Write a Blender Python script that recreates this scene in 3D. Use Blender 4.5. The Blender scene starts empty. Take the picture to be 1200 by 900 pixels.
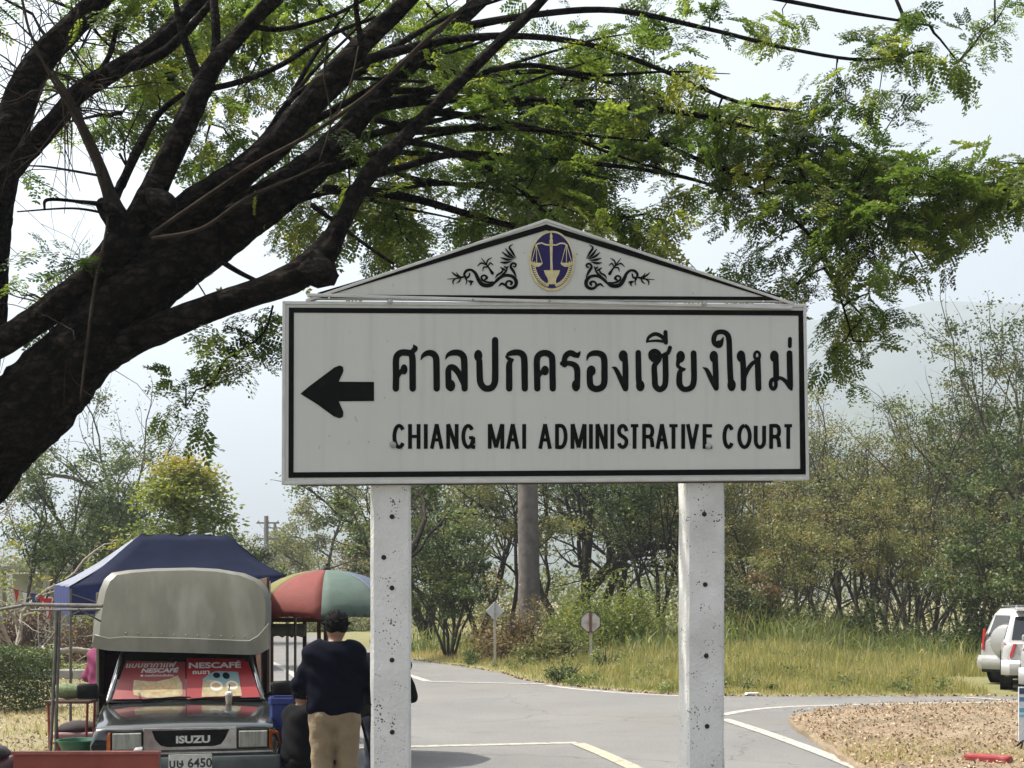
import bpy, math, random
import numpy as np
from mathutils import Vector, Matrix, Euler

R = math.radians
scene = bpy.context.scene
col = scene.collection
PI = math.pi

# ------------------------------------------------------------------ camera
F, HZ, CH = 1600.0, 700.0, 1.95          # focal length (px of a 1200 px wide frame), horizon row, eye height
cam_data = bpy.data.cameras.new('camera')
cam = bpy.data.objects.new('camera', cam_data)
col.objects.link(cam)
cam.location = (0, 0, CH)
cam.rotation_euler = (R(90), 0, 0)
cam_data.sensor_width = 36.0
cam_data.lens = 36.0 * F / 1200.0
cam_data.shift_y = (HZ - 450.0) / 1200.0
cam_data.clip_start = 0.1
cam_data.clip_end = 20000
scene.camera = cam

# ------------------------------------------------------------------ sky and sun
SUN_EL, SUN_AZ = R(60), R(-80)           # azimuth measured from +Y towards +X (negative: to the left)
world = bpy.data.worlds.new('World')
scene.world = world
world.use_nodes = True
wn, wl = world.node_tree.nodes, world.node_tree.links
wn.clear()
w_out = wn.new('ShaderNodeOutputWorld')
w_bg = wn.new('ShaderNodeBackground')
w_sky = wn.new('ShaderNodeTexSky')
w_sky.sky_type = 'NISHITA'
w_sky.sun_disc = False
w_sky.sun_elevation = SUN_EL
w_sky.sun_rotation = SUN_AZ
w_sky.air_density = 1.0
w_sky.dust_density = 6.0
w_sky.ozone_density = 1.0
w_hsv = wn.new('ShaderNodeHueSaturation')
w_hsv.inputs['Saturation'].default_value = 0.45
w_bg.inputs['Strength'].default_value = 0.10
wl.new(w_sky.outputs[0], w_hsv.inputs['Color'])
# thin cloud veil: the same soft unevenness all over the sky
w_tc = wn.new('ShaderNodeTexCoord'); w_mp = wn.new('ShaderNodeMapping'); w_mp.inputs['Scale'].default_value = (1.0, 1.0, 2.6)
w_ns = wn.new('ShaderNodeTexNoise'); w_ns.inputs['Scale'].default_value = 2.4; w_ns.inputs['Detail'].default_value = 5
w_mr = wn.new('ShaderNodeMapRange'); w_mr.inputs[1].default_value = 0.3; w_mr.inputs[2].default_value = 0.7; w_mr.inputs[3].default_value = 0.90; w_mr.inputs[4].default_value = 1.06
w_mx = wn.new('ShaderNodeMix'); w_mx.data_type = 'RGBA'; w_mx.blend_type = 'MULTIPLY'; w_mx.inputs[0].default_value = 1.0
wl.new(w_tc.outputs['Generated'], w_mp.inputs['Vector']); wl.new(w_mp.outputs[0], w_ns.inputs['Vector']); wl.new(w_ns.outputs[0], w_mr.inputs[0])
wl.new(w_hsv.outputs[0], w_mx.inputs[6]); wl.new(w_mr.outputs[0], w_mx.inputs[7]); wl.new(w_mx.outputs[2], w_bg.inputs['Color'])
wl.new(w_bg.outputs[0], w_out.inputs['Surface'])

sun_data = bpy.data.lights.new('sun', 'SUN')
sun_data.energy = 4.2
sun_data.angle = R(0.6)
sun_data.color = (1.0, 0.94, 0.84)
sun = bpy.data.objects.new('sun', sun_data)
col.objects.link(sun)
S = Vector((math.sin(SUN_AZ) * math.cos(SUN_EL), math.cos(SUN_AZ) * math.cos(SUN_EL), math.sin(SUN_EL)))
sun.rotation_euler = S.to_track_quat('Z', 'Y').to_euler()

scene.view_settings.view_transform = 'Standard'
scene.view_settings.look = 'None'
scene.view_settings.gamma = 1.0
scene.view_settings.use_curve_mapping = False
scene.view_settings.exposure = 1.5
scene.render.engine = 'CYCLES'
scene.cycles.use_denoising = True
scene.cycles.max_bounces = 6
scene.cycles.diffuse_bounces = 3
scene.cycles.transparent_max_bounces = 8
scene.cycles.volume_bounces = 0

# ------------------------------------------------------------------ measuring helpers
def P(px, py, Y):
    """a point of the photograph at distance Y"""
    return Vector(((px - 600.0) / F * Y, Y, CH + (HZ - py) / F * Y))
def G(px, py, z=0.0):
    """a point of the photograph on the ground"""
    Y = F * (CH - z) / (py - HZ)
    return Vector(((px - 600.0) / F * Y, Y, z))

# ------------------------------------------------------------------ materials
MATS = {}
def new_mat(name):
    m = bpy.data.materials.new(name)
    m.use_nodes = True
    m.node_tree.nodes.clear()
    return m, m.node_tree.nodes, m.node_tree.links
def mat(name, c, rough=0.6, c2=None, scale=8.0, detail=4.0, bump=0.0, bscale=None, metal=0.0, spec=0.5,
        stretch=(1, 1, 1), lo=0.35, hi=0.65, specks=None, coat=0.0, c3=None, scale3=1.0, trans=0.0):
    if name in MATS: return MATS[name]
    m, n, l = new_mat(name)
    out = n.new('ShaderNodeOutputMaterial')
    b = n.new('ShaderNodeBsdfPrincipled')
    b.inputs['Roughness'].default_value = rough
    b.inputs['Metallic'].default_value = metal
    b.inputs['Specular IOR Level'].default_value = spec
    b.inputs['Coat Weight'].default_value = coat
    b.inputs['Base Color'].default_value = (*c, 1)
    tc = n.new('ShaderNodeTexCoord')
    mp = n.new('ShaderNodeMapping')
    mp.inputs['Scale'].default_value = stretch
    l.new(tc.outputs['Object'], mp.inputs['Vector'])
    cur = None
    if c2 is not None:
        t = n.new('ShaderNodeTexNoise'); t.inputs['Scale'].default_value = scale; t.inputs['Detail'].default_value = detail
        t.inputs['Roughness'].default_value = 0.6
        l.new(mp.outputs[0], t.inputs['Vector'])
        r = n.new('ShaderNodeMapRange'); r.inputs[1].default_value = lo; r.inputs[2].default_value = hi
        l.new(t.outputs[0], r.inputs[0])
        x = n.new('ShaderNodeMix'); x.data_type = 'RGBA'
        x.inputs[6].default_value = (*c, 1); x.inputs[7].default_value = (*c2, 1)
        l.new(r.outputs[0], x.inputs[0]); cur = x.outputs[2]
    if c3 is not None:
        t = n.new('ShaderNodeTexNoise'); t.inputs['Scale'].default_value = scale3; t.inputs['Detail'].default_value = 5
        l.new(mp.outputs[0], t.inputs['Vector'])
        r = n.new('ShaderNodeMapRange'); r.inputs[1].default_value = 0.5; r.inputs[2].default_value = 0.68
        l.new(t.outputs[0], r.inputs[0])
        x = n.new('ShaderNodeMix'); x.data_type = 'RGBA'
        if cur is not None: l.new(cur, x.inputs[6])
        else: x.inputs[6].default_value = (*c, 1)
        x.inputs[7].default_value = (*c3, 1)
        l.new(r.outputs[0], x.inputs[0]); cur = x.outputs[2]
    if specks is not None:
        sc, thr, sc_col = specks
        v = n.new('ShaderNodeTexVoronoi'); v.inputs['Scale'].default_value = sc
        l.new(mp.outputs[0], v.inputs['Vector'])
        t = n.new('ShaderNodeTexNoise'); t.inputs['Scale'].default_value = sc * 0.22
        l.new(mp.outputs[0], t.inputs['Vector'])
        ad = n.new('ShaderNodeMath'); ad.operation = 'MULTIPLY_ADD'
        ad.inputs[1].default_value = -1.2; l.new(t.outputs[0], ad.inputs[0]); l.new(v.outputs['Distance'], ad.inputs[2])
        r = n.new('ShaderNodeMapRange'); r.inputs[1].default_value = thr; r.inputs[2].default_value = thr + 0.04
        r.inputs[3].default_value = 1; r.inputs[4].default_value = 0
        l.new(ad.outputs[0], r.inputs[0])
        x = n.new('ShaderNodeMix'); x.data_type = 'RGBA'
        if cur is not None: l.new(cur, x.inputs[6])
        else: x.inputs[6].default_value = (*c, 1)
        x.inputs[7].default_value = (*sc_col, 1)
        l.new(r.outputs[0], x.inputs[0]); cur = x.outputs[2]
    if cur is not None: l.new(cur, b.inputs['Base Color'])
    if bump:
        t = n.new('ShaderNodeTexNoise'); t.inputs['Scale'].default_value = bscale or scale * 3; t.inputs['Detail'].default_value = 6
        l.new(mp.outputs[0], t.inputs['Vector'])
        bp = n.new('ShaderNodeBump'); bp.inputs['Strength'].default_value = bump; bp.inputs['Distance'].default_value = 0.02
        l.new(t.outputs[0], bp.inputs['Height']); l.new(bp.outputs[0], b.inputs['Normal'])
    sh = b.outputs[0]
    if trans:
        tr = n.new('ShaderNodeBsdfTranslucent')
        if cur is not None: l.new(cur, tr.inputs['Color'])
        else: tr.inputs['Color'].default_value = (*c, 1)
        mx = n.new('ShaderNodeMixShader'); mx.inputs[0].default_value = trans
        l.new(sh, mx.inputs[1]); l.new(tr.outputs[0], mx.inputs[2]); sh = mx.outputs[0]
    l.new(sh, out.inputs[0])
    MATS[name] = m
    return m
def leaf_mat(name, stops, trans=0.35, rough=0.55, boost=1.5):
    """leaf colour picked per leaf through the point attribute 'tint'"""
    m, n, l = new_mat(name)
    out = n.new('ShaderNodeOutputMaterial')
    a = n.new('ShaderNodeAttribute'); a.attribute_name = 'tint'
    r = n.new('ShaderNodeValToRGB')
    cr = r.color_ramp
    while len(cr.elements) < len(stops): cr.elements.new(0.5)
    for i, (p, c) in enumerate(stops):
        cr.elements[i].position = p; cr.elements[i].color = (*c, 1)
    l.new(a.outputs['Fac'], r.inputs[0])
    b = n.new('ShaderNodeBsdfPrincipled'); b.inputs['Roughness'].default_value = rough
    b.inputs['Specular IOR Level'].default_value = 0.35
    l.new(r.outputs[0], b.inputs['Base Color'])
    t = n.new('ShaderNodeBsdfTranslucent')
    g = n.new('ShaderNodeMix'); g.data_type = 'RGBA'; g.blend_type = 'MULTIPLY'; g.inputs[0].default_value = 1
    g.inputs[7].default_value = (boost * 1.08, boost * 1.02, boost * 0.62, 1)
    l.new(r.outputs[0], g.inputs[6]); l.new(g.outputs[2], t.inputs['Color'])
    mx = n.new('ShaderNodeMixShader'); mx.inputs[0].default_value = trans
    l.new(b.outputs[0], mx.inputs[1]); l.new(t.outputs[0], mx.inputs[2])
    l.new(mx.outputs[0], out.inputs[0])
    return m

# ------------------------------------------------------------------ mesh helpers
def frame_of(d):
    d = Vector(d).normalized()
    a = Vector((0, 0, 1)) if abs(d.z) < 0.9 else Vector((1, 0, 0))
    u = d.cross(a).normalized()
    return u, d.cross(u).normalized()
class MB:
    def __init__(s): s.v, s.f, s.m = [], [], []
    def add(s, v, f, m=0, M=None):
        o = len(s.v)
        for p in v:
            p = Vector(p)
            s.v.append(tuple(M @ p) if M is not None else tuple(p))
        for q in f:
            s.f.append([i + o for i in q]); s.m.append(m)
        return s
    def box(s, c, d, m=0, M=None, rz=0.0, rx=0.0, taper=1.0):
        x, y, z = d[0] / 2, d[1] / 2, d[2] / 2
        t = taper
        v = [(-x, -y, -z), (x, -y, -z), (x, y, -z), (-x, y, -z), (-x * t, -y * t, z), (x * t, -y * t, z), (x * t, y * t, z), (-x * t, y * t, z)]
        L = Matrix.Translation(c) @ Matrix.Rotation(rz, 4, 'Z') @ Matrix.Rotation(rx, 4, 'X')
        if M is not None: L = M @ L
        return s.add(v, [(0, 3, 2, 1), (4, 5, 6, 7), (0, 1, 5, 4), (1, 2, 6, 5), (2, 3, 7, 6), (3, 0, 4, 7)], m, L)
    def tube(s, pts, rad, n=8, m=0, cap=True, M=None, jit=None):
        pts = [Vector(p) for p in pts]
        if not hasattr(rad, '__len__'): rad = [rad] * len(pts)
        v, f = [], []
        u = None
        for i, p in enumerate(pts):
            d = (pts[min(i + 1, len(pts) - 1)] - pts[max(i - 1, 0)])
            if d.length < 1e-9: d = Vector((0, 0, 1))
            d.normalize()
            if u is None: u, w = frame_of(d)
            else:
                u = (u - d * u.dot(d))
                if u.length < 1e-6: u, w = frame_of(d)
                u.normalize(); w = d.cross(u)
            for k in range(n):
                a = 2 * PI * k / n
                r = rad[i]
                if jit: r *= 1 + jit(i, k)
                v.append(p + u * (math.cos(a) * r) + w * (math.sin(a) * r))
        for i in range(len(pts) - 1):
            for k in range(n):
                f.append((i * n + k, i * n + (k + 1) % n, (i + 1) * n + (k + 1) % n, (i + 1) * n + k))
        if cap:
            f.append(tuple(range(n))[::-1]); f.append(tuple(range((len(pts) - 1) * n, len(pts) * n)))
        return s.add(v, f, m, M)
    def lathe(s, prof, n=24, m=0, M=None):
        v, f = [], []
        for r, z in prof:
            for k in range(n):
                a = 2 * PI * k / n
                v.append((r * math.cos(a), r * math.sin(a), z))
        for i in range(len(prof) - 1):
            for k in range(n):
                f.append((i * n + k, i * n + (k + 1) % n, (i + 1) * n + (k + 1) % n, (i + 1) * n + k))
        f.append(tuple(range(n))[::-1]); f.append(tuple(range((len(prof) - 1) * n, len(prof) * n)))
        return s.add(v, f, m, M)
    def loft(s, rings, m=0, M=None, closed=True, caps=True):
        n = len(rings[0]); v = [p for r in rings for p in r]; f = []
        for i in range(len(rings) - 1):
            for k in range(n if closed else n - 1):
                f.append((i * n + k, i * n + (k + 1) % n, (i + 1) * n + (k + 1) % n, (i + 1) * n + k))
        if caps and closed:
            f.append(tuple(range(n))[::-1]); f.append(tuple(range((len(rings) - 1) * n, len(rings) * n)))
        return s.add(v, f, m, M)
    def prism(s, poly, off, m=0, M=None):
        """poly: list of 3-D points in a plane; off: extrusion vector"""
        off = Vector(off); n = len(poly)
        v = [Vector(p) for p in poly] + [Vector(p) + off for p in poly]
        f = [tuple(range(n)), tuple(range(2 * n - 1, n - 1, -1))]
        for k in range(n): f.append((k, n + k, n + (k + 1) % n, (k + 1) % n))
        return s.add(v, f, m, M)
    def build(s, name, mats, parent=None, smooth=False, bevel=0.0, fixn=True, subsurf=0, angle=None):
        me = bpy.data.meshes.new(name)
        me.from_pydata(s.v, [], s.f)
        if not isinstance(mats, (list, tuple)): mats = [mats]
        for x in mats: me.materials.append(x)
        if len(mats) > 1: me.polygons.foreach_set('material_index', s.m)
        if fixn:
            import bmesh
            bm = bmesh.new(); bm.from_mesh(me)
            bmesh.ops.recalc_face_normals(bm, faces=bm.faces)
            bm.to_mesh(me); bm.free()
        if smooth:
            me.polygons.foreach_set('use_smooth', [True] * len(me.polygons))
            if angle: me.set_sharp_from_angle(angle=R(angle))
        me.update()
        o = bpy.data.objects.new(name, me); col.objects.link(o)
        if parent: o.parent = parent
        if bevel:
            b = o.modifiers.new('bevel', 'BEVEL'); b.width = bevel; b.segments = 2; b.limit_method = 'ANGLE'; b.angle_limit = R(35)
        if subsurf:
            b = o.modifiers.new('sub', 'SUBSURF'); b.levels = subsurf; b.render_levels = subsurf
        return o
def np_mesh(name, verts, faces, mat_, parent=None, tint=None, smooth=False):
    """verts (N,3), faces (M,k) arrays with k the same for all"""
    me = bpy.data.meshes.new(name)
    nv, (nf, k) = len(verts), faces.shape
    me.vertices.add(nv); me.vertices.foreach_set('co', np.ascontiguousarray(verts, dtype=np.float32).ravel())
    me.loops.add(nf * k); me.loops.foreach_set('vertex_index', np.ascontiguousarray(faces, dtype=np.int32).ravel())
    me.polygons.add(nf)
    me.polygons.foreach_set('loop_start', np.arange(0, nf * k, k, dtype=np.int32))
    me.polygons.foreach_set('loop_total', np.full(nf, k, dtype=np.int32))
    if smooth: me.polygons.foreach_set('use_smooth', np.ones(nf, dtype=bool))
    me.update(calc_edges=True)
    if tint is not None:
        at = me.attributes.new('tint', 'FLOAT', 'POINT')
        at.data.foreach_set('value', np.ascontiguousarray(tint, dtype=np.float32))
    for mm in (mat_ if isinstance(mat_, (list, tuple)) else [mat_]): me.materials.append(mm)
    o = bpy.data.objects.new(name, me); col.objects.link(o)
    if parent: o.parent = parent
    return o
def tag(o, label=None, cat=None, group=None, kind=None):
    if label: o['label'] = label
    if cat: o['category'] = cat
    if group: o['group'] = group
    if kind: o['kind'] = kind
    return o
def empty(name, loc=(0, 0, 0), rz=0.0, label=None, cat=None, group=None):
    o = bpy.data.objects.new(name, None); col.objects.link(o)
    o.location = loc; o.rotation_euler = (0, 0, rz); o.empty_display_size = 0.2
    return tag(o, label, cat, group)
def copy_tree(o, parent=None):
    c = o.copy(); col.objects.link(c); c.parent = parent
    for ch in list(o.children): copy_tree(ch, c)
    return c
def text_obj(name, body, size, mat_, M, parent=None, bold=0.0, sx=1.0, shear=0.0, align='CENTER'):
    cu = bpy.data.curves.new(name, 'FONT')
    cu.body = body; cu.size = size; cu.align_x = align; cu.align_y = 'CENTER'; cu.offset = bold; cu.shear = shear
    cu.resolution_u = 3
    t = bpy.data.objects.new(name + '_tmp', cu); col.objects.link(t)
    dg = bpy.context.evaluated_depsgraph_get()
    me = bpy.data.meshes.new_from_object(t.evaluated_get(dg))
    bpy.data.objects.remove(t); bpy.data.curves.remove(cu)
    me.transform(M @ Matrix.Diagonal((sx, 1, 1, 1)))
    me.materials.clear(); me.materials.append(mat_)
    me.name = name
    o = bpy.data.objects.new(name, me); col.objects.link(o)
    if parent: o.parent = parent
    return o
def smooth_path(pts, sub=6):
    """Catmull-Rom through tuples of numbers"""
    a = np.array(pts, dtype=float)
    if len(a) < 3: return [tuple(x) for x in a]
    p = np.vstack([2 * a[0] - a[1], a, 2 * a[-1] - a[-2]])
    out = []
    for i in range(1, len(p) - 2):
        for k in range(sub):
            t = k / sub
            out.append(0.5 * ((2 * p[i]) + (-p[i - 1] + p[i + 1]) * t + (2 * p[i - 1] - 5 * p[i] + 4 * p[i + 1] - p[i + 2]) * t * t
                              + (-p[i - 1] + 3 * p[i] - 3 * p[i + 1] + p[i + 2]) * t ** 3))
    out.append(a[-1])
    return [tuple(x) for x in out]
def ribbon2d(pts, round_caps=True, nc=6):
    """pts: (x, y, width); one 2-D outline polygon strip -> (verts2d, faces)"""
    n = len(pts); L, Rr = [], []
    for i in range(n):
        a = pts[max(i - 1, 0)]; b = pts[min(i + 1, n - 1)]
        dx, dy = b[0] - a[0], b[1] - a[1]
        q = math.hypot(dx, dy) or 1.0
        nx, ny = -dy / q, dx / q
        h = max(pts[i][2], 0.2) / 2
        L.append((pts[i][0] + nx * h, pts[i][1] + ny * h)); Rr.append((pts[i][0] - nx * h, pts[i][1] - ny * h))
    v = L + Rr
    f = [(i, i + 1, n + i + 1, n + i) for i in range(n - 1)]
    if round_caps:
        for e, (i, j) in enumerate(((0, 1), (n - 1, n - 2))):
            dx, dy = pts[i][0] - pts[j][0], pts[i][1] - pts[j][1]
            q = math.hypot(dx, dy) or 1; dx /= q; dy /= q
            h = max(pts[i][2], 0.2) / 2
            k0 = len(v); ring = [i]
            s = 1 if e == 1 else -1
            for k in range(1, nc):
                t = PI * k / nc
                c_, s_ = math.cos(t), math.sin(t)
                # from the left edge round the end to the right edge
                lx, ly = (v[i][0] - pts[i][0]), (v[i][1] - pts[i][1])
                v.append((pts[i][0] + lx * c_ + dx * h * s_, pts[i][1] + ly * c_ + dy * h * s_)); ring.append(len(v) - 1)
            ring.append(n + i)
            f.append(tuple(ring) if e == 1 else tuple(ring[::-1]))
    return v, f
def disc2d(cx, cy, rx, ry=None, n=20):
    ry = ry or rx
    return [(cx + rx * math.cos(2 * PI * k / n), cy + ry * math.sin(2 * PI * k / n)) for k in range(n)], [tuple(range(n))]

rng = np.random.default_rng(11)
random.seed(5)
# ================================================================== THE SETTING
def vnoise(x, y, s=1.0, seed=0.0):
    return (np.sin(x * s * 1.7 + seed) * np.cos(y * s * 1.3 - seed * 2) + 0.6 * np.sin(x * s * 3.1 + y * s * 2.3 + seed * 3)
            + 0.35 * np.sin(x * s * 6.3 - y * s * 5.1 + seed)) / 1.95
# wide ground sheet to the foot of the hills
m_ground = mat('dry_earth', (0.20, 0.165, 0.10), 0.95, (0.13, 0.13, 0.055), 0.6, 6, bump=0.4, bscale=14, c3=(0.24, 0.19, 0.11), scale3=0.15)
g = MB(); g.add([(-4400, -60, -0.03), (4400, -60, -0.03), (4400, 4000, -0.03), (-4400, 4000, -0.03)], [(0, 1, 2, 3)])
tag(g.build('ground', m_ground), kind='structure')

# asphalt: the road coming from the left back and the side road to the right
def asphalt_mat():
    m, n, l = new_mat('asphalt')
    out = n.new('ShaderNodeOutputMaterial'); b = n.new('ShaderNodeBsdfPrincipled')
    b.inputs['Roughness'].default_value = 0.85
    tc = n.new('ShaderNodeTexCoord')
    def noise(s, d=5, r=0.6):
        t = n.new('ShaderNodeTexNoise'); t.inputs['Scale'].default_value = s; t.inputs['Detail'].default_value = d
        t.inputs['Roughness'].default_value = r; l.new(tc.outputs['Object'], t.inputs['Vector']); return t.outputs[0]
    def mix(f, a, c, lo, hi):
        r = n.new('ShaderNodeMapRange'); r.inputs[1].default_value = lo; r.inputs[2].default_value = hi; l.new(f, r.inputs[0])
        x = n.new('ShaderNodeMix'); x.data_type = 'RGBA'; l.new(r.outputs[0], x.inputs[0])
        if isinstance(a, tuple): x.inputs[6].default_value = (*a, 1)
        else: l.new(a, x.inputs[6])
        x.inputs[7].default_value = (*c, 1); return x.outputs[2]
    c = mix(noise(0.35, 6), (0.118, 0.116, 0.112), (0.150, 0.147, 0.140), 0.35, 0.65)
    c = mix(noise(1.6, 5), c, (0.100, 0.099, 0.096), 0.55, 0.8)
    c = mix(noise(28, 3), c, (0.190, 0.185, 0.172), 0.52, 0.72)
    c = mix(noise(60, 2), c, (0.065, 0.064, 0.062), 0.60, 0.74)
    c = mix(noise(0.13, 6), c, (0.140, 0.127, 0.105), 0.50, 0.72)      # dust blown over
    c = mix(noise(0.55, 7, 0.75), c, (0.080, 0.079, 0.077), 0.60, 0.74)   # oil and patch stains
    # cracks
    v = n.new('ShaderNodeTexVoronoi'); v.feature = 'DISTANCE_TO_EDGE'; v.inputs['Scale'].default_value = 0.22
    t = n.new('ShaderNodeTexNoise'); t.inputs['Scale'].default_value = 0.9; t.inputs['Detail'].default_value = 6
    l.new(tc.outputs['Object'], t.inputs['Vector'])
    ml = n.new('ShaderNodeVectorMath'); ml.operation = 'MULTIPLY_ADD'; ml.inputs[1].default_value = (1.6, 1.6, 0)
    l.new(t.outputs['Color'], ml.inputs[0]); l.new(tc.outputs['Object'], ml.inputs[2]); l.new(ml.outputs[0], v.inputs['Vector'])
    r = n.new('ShaderNodeMapRange'); r.inputs[1].default_value = 0.001; r.inputs[2].default_value = 0.006
    r.inputs[3].default_value = 0.75; r.inputs[4].default_value = 0; l.new(v.outputs['Distance'], r.inputs[0])
    x = n.new('ShaderNodeMix'); x.data_type = 'RGBA'; l.new(r.outputs[0], x.inputs[0]); l.new(c, x.inputs[6]); x.inputs[7].default_value = (0.06, 0.058, 0.055, 1)
    l.new(x.outputs[2], b.inputs['Base Color'])
    bp = n.new('ShaderNodeBump'); bp.inputs['Strength'].default_value = 0.5; bp.inputs['Distance'].default_value = 0.01
    l.new(noise(45, 4), bp.inputs['Height']); l.new(bp.outputs[0], b.inputs['Normal'])
    l.new(b.outputs[0], out.inputs[0]); return m
m_asph = asphalt_mat()
grass_edge = [G(360, 741.5), G(420, 757), G(484, 772.5), G(540, 780.5), G(590, 789), G(612, 796), G(660, 803), G(740, 810.5), G(800, 814), G(900, 815.5), G(1060, 815.5), G(1200, 815.5), G(1500, 815.5)]
ge = [Vector(p[:3]) for p in smooth_path([tuple(p) for p in grass_edge], 5)]
left_edge = [(-3.9, -20, 0), (-4.1, 8, 0), (-4.6, 16, 0), (-5.4, 25, 0), (-7.4, 36, 0), (-11.6, 54, 0), (-17.5, 78, 0), (-30, 120, 0)]
le = smooth_path(left_edge, 5)
far = [(-23.5, 120, 0)]
poly = list(le) + far + [tuple(p) for p in ge] + [(16, 24, 0), (16, 10, 0), (16, -20, 0)]
g = MB(); g.add(poly, [tuple(range(len(poly)))])
tag(g.build('road', m_asph), kind='structure')
import bmesh
def triangulate(o):
    bm = bmesh.new(); bm.from_mesh(o.data); bmesh.ops.triangulate(bm, faces=bm.faces); bm.to_mesh(bm and o.data); bm.free()
triangulate(bpy.data.objects['road'])

# painted lines: each a sheet of its own, 5 mm above the asphalt
m_paint = mat('road_paint', (0.36, 0.345, 0.30), 0.8, (0.15, 0.145, 0.14), 9.0, 9, lo=0.46, hi=0.68, bump=0.15, bscale=60)
m_ypaint = mat('road_paint_yellow', (0.37, 0.325, 0.235), 0.8, (0.16, 0.15, 0.135), 9.0, 9, lo=0.46, hi=0.68, bump=0.15, bscale=60)
def gline(name, pix, w, sub=4, z=0.005, m_paint=m_paint):
    pts = [G(*p) for p in pix]
    w *= 0.68
    sp = smooth_path([(p.x, p.y, w) for p in pts], sub) if sub > 1 else [(p.x, p.y, w) for p in pts]
    v, f = ribbon2d(sp, False)
    g = MB(); g.add([(x, y, z) for x, y in v], f)
    return tag(g.build(name, m_paint, fixn=False), kind='structure')
road_mark = 'road_marking'
gline(road_mark, [(300, 881), (484, 875), (676, 870.5)], 0.11, 1)
gline(road_mark, [(677, 871.5), (705, 883), (760, 908), (820, 935)], 0.105, 1, 0.009, m_ypaint)
gline(road_mark, [(440, 781), (470, 788.5), (501, 798.5)], 0.14, 3)
gline(road_mark, [(503, 799), (560, 800.4), (640, 802.0)], 0.12, 1, 0.009)
gline(road_mark, [(640, 803.2), (680, 808), (740, 812.8), (820, 816.5), (850, 817)], 0.11, 4)
gline(road_mark, [(300, 771), (322, 778), (345, 791), (362, 805)], 0.14, 5)
gline(road_mark, [(848, 843), (900, 860), (960, 882), (1010, 902), (1080, 930)], 0.125, 3, 0.009)
gline(road_mark, [(846, 838), (880, 832), (930, 828), (1000, 826), (1100, 824), (1250, 822)], 0.11, 4)
gline(road_mark, [(1128, 817.3), (1160, 819.5), (1196, 822.3)], 0.28, 1, 0.009)

# the island of earth and fallen leaves, with its low broken edge
m_litter = mat('leaf_littered_earth', (0.175, 0.128, 0.080), 0.95, (0.24, 0.185, 0.12), 5.0, 8, bump=0.8, bscale=45, c3=(0.14, 0.11, 0.065), scale3=0.9)
isl = [(924, 846), (940, 840), (970, 835.5), (1015, 832), (1080, 830), (1180, 828), (1320, 827), (1420, 840), (1500, 900), (1500, 960), (1090, 960), (1040, 925), (1005, 903), (975, 885), (950, 868), (930, 855)]
ip = [G(*p) for p in isl]
ip = [Vector((a[0], a[1], 0)) for a in smooth_path([(p.x, p.y) for p in ip] + [(ip[0].x, ip[0].y)], 5)[:-1]]
ic = sum(ip, Vector()) / len(ip)
g = MB()
rings = []
rr = np.random.default_rng(3)
for sc_, z in ((1.0, -0.01), (0.995, 0.06), (0.965, 0.085), (0.75, 0.10), (0.4, 0.11)):
    ring = []
    for i, p in enumerate(ip):
        q = ic + (p - ic) * sc_
        j = 0.05 * math.sin(i * 1.9) + 0.04 * math.sin(i * 4.3)
        q = q + (p - ic).normalized() * j
        ring.append((q.x, q.y, z + (0.012 * rr.normal() if z > 0 else 0)))
    rings.append(ring)
g.loft(rings, caps=True)
tag(g.build('earth_island', m_litter, smooth=True, angle=50), kind='structure')
ISL = [(p.x, p.y) for p in ip]
def inside(poly, x, y):
    x = np.asarray(x); y = np.asarray(y); r = np.zeros(x.shape, bool); n = len(poly)
    for i in range(n):
        (x1, y1), (x2, y2) = poly[i], poly[(i + 1) % n]
        if abs(y2 - y1) < 1e-9: continue
        c = ((y1 > y) != (y2 > y)) & (x < (x2 - x1) * (y - y1) / (y2 - y1) + x1)
        r ^= c
    return r

# grass bank beyond the road: a rising, uneven sheet
GX = np.array([p.x for p in ge]); GY = np.array([p.y for p in ge])
def edge_dist(x, y):
    d = np.full(np.shape(x), 1e9)
    for i in range(len(GX) - 1):
        ax, ay, bx, by = GX[i], GY[i], GX[i + 1], GY[i + 1]
        l2 = (bx - ax) ** 2 + (by - ay) ** 2
        t = np.clip(((x - ax) * (bx - ax) + (y - ay) * (by - ay)) / l2, 0, 1)
        d = np.minimum(d, np.hypot(x - ax - t * (bx - ax), y - ay - t * (by - ay)))
    return d
bank_poly = [(p.x, p.y) for p in ge] + [(GX[-1], 110), (-40, 110), (-22, 92)]
def bank_z(x, y):
    d = edge_dist(x, y) * np.clip((9.0 - x) / 1.2, 0, 1)      # level where the cars park
    s = np.clip(d / 14.0, 0, 1); s = s * s * (3 - 2 * s)
    return 0.02 + 0.55 * s + 0.10 * np.clip(d / 3, 0, 1) * vnoise(x, y, 0.6, 1.3)
nx, ny = 150, 120
xs = np.linspace(-40, 18, nx); ys = np.linspace(26, 108, ny)
XX, YY = np.meshgrid(xs, ys, indexing='ij')
ins = inside(bank_poly, XX, YY)
ZZ = np.where(ins, bank_z(XX, YY), -0.025)
V = np.stack([XX, YY, ZZ], -1).reshape(-1, 3)
idx = np.arange(nx * ny).reshape(nx, ny)
Fq = np.stack([idx[:-1, :-1], idx[1:, :-1], idx[1:, 1:], idx[:-1, 1:]], -1).reshape(-1, 4)
keep = ins.ravel()[Fq].any(1)
m_bank = mat('verge_soil', (0.17, 0.15, 0.06), 0.95, (0.12, 0.125, 0.04), 1.2, 6, bump=0.5, bscale=20)
# drop vertices outside the bank to just under the road
tag(np_mesh('verge', V, Fq[keep], m_bank, smooth=True), kind='structure')

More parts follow.
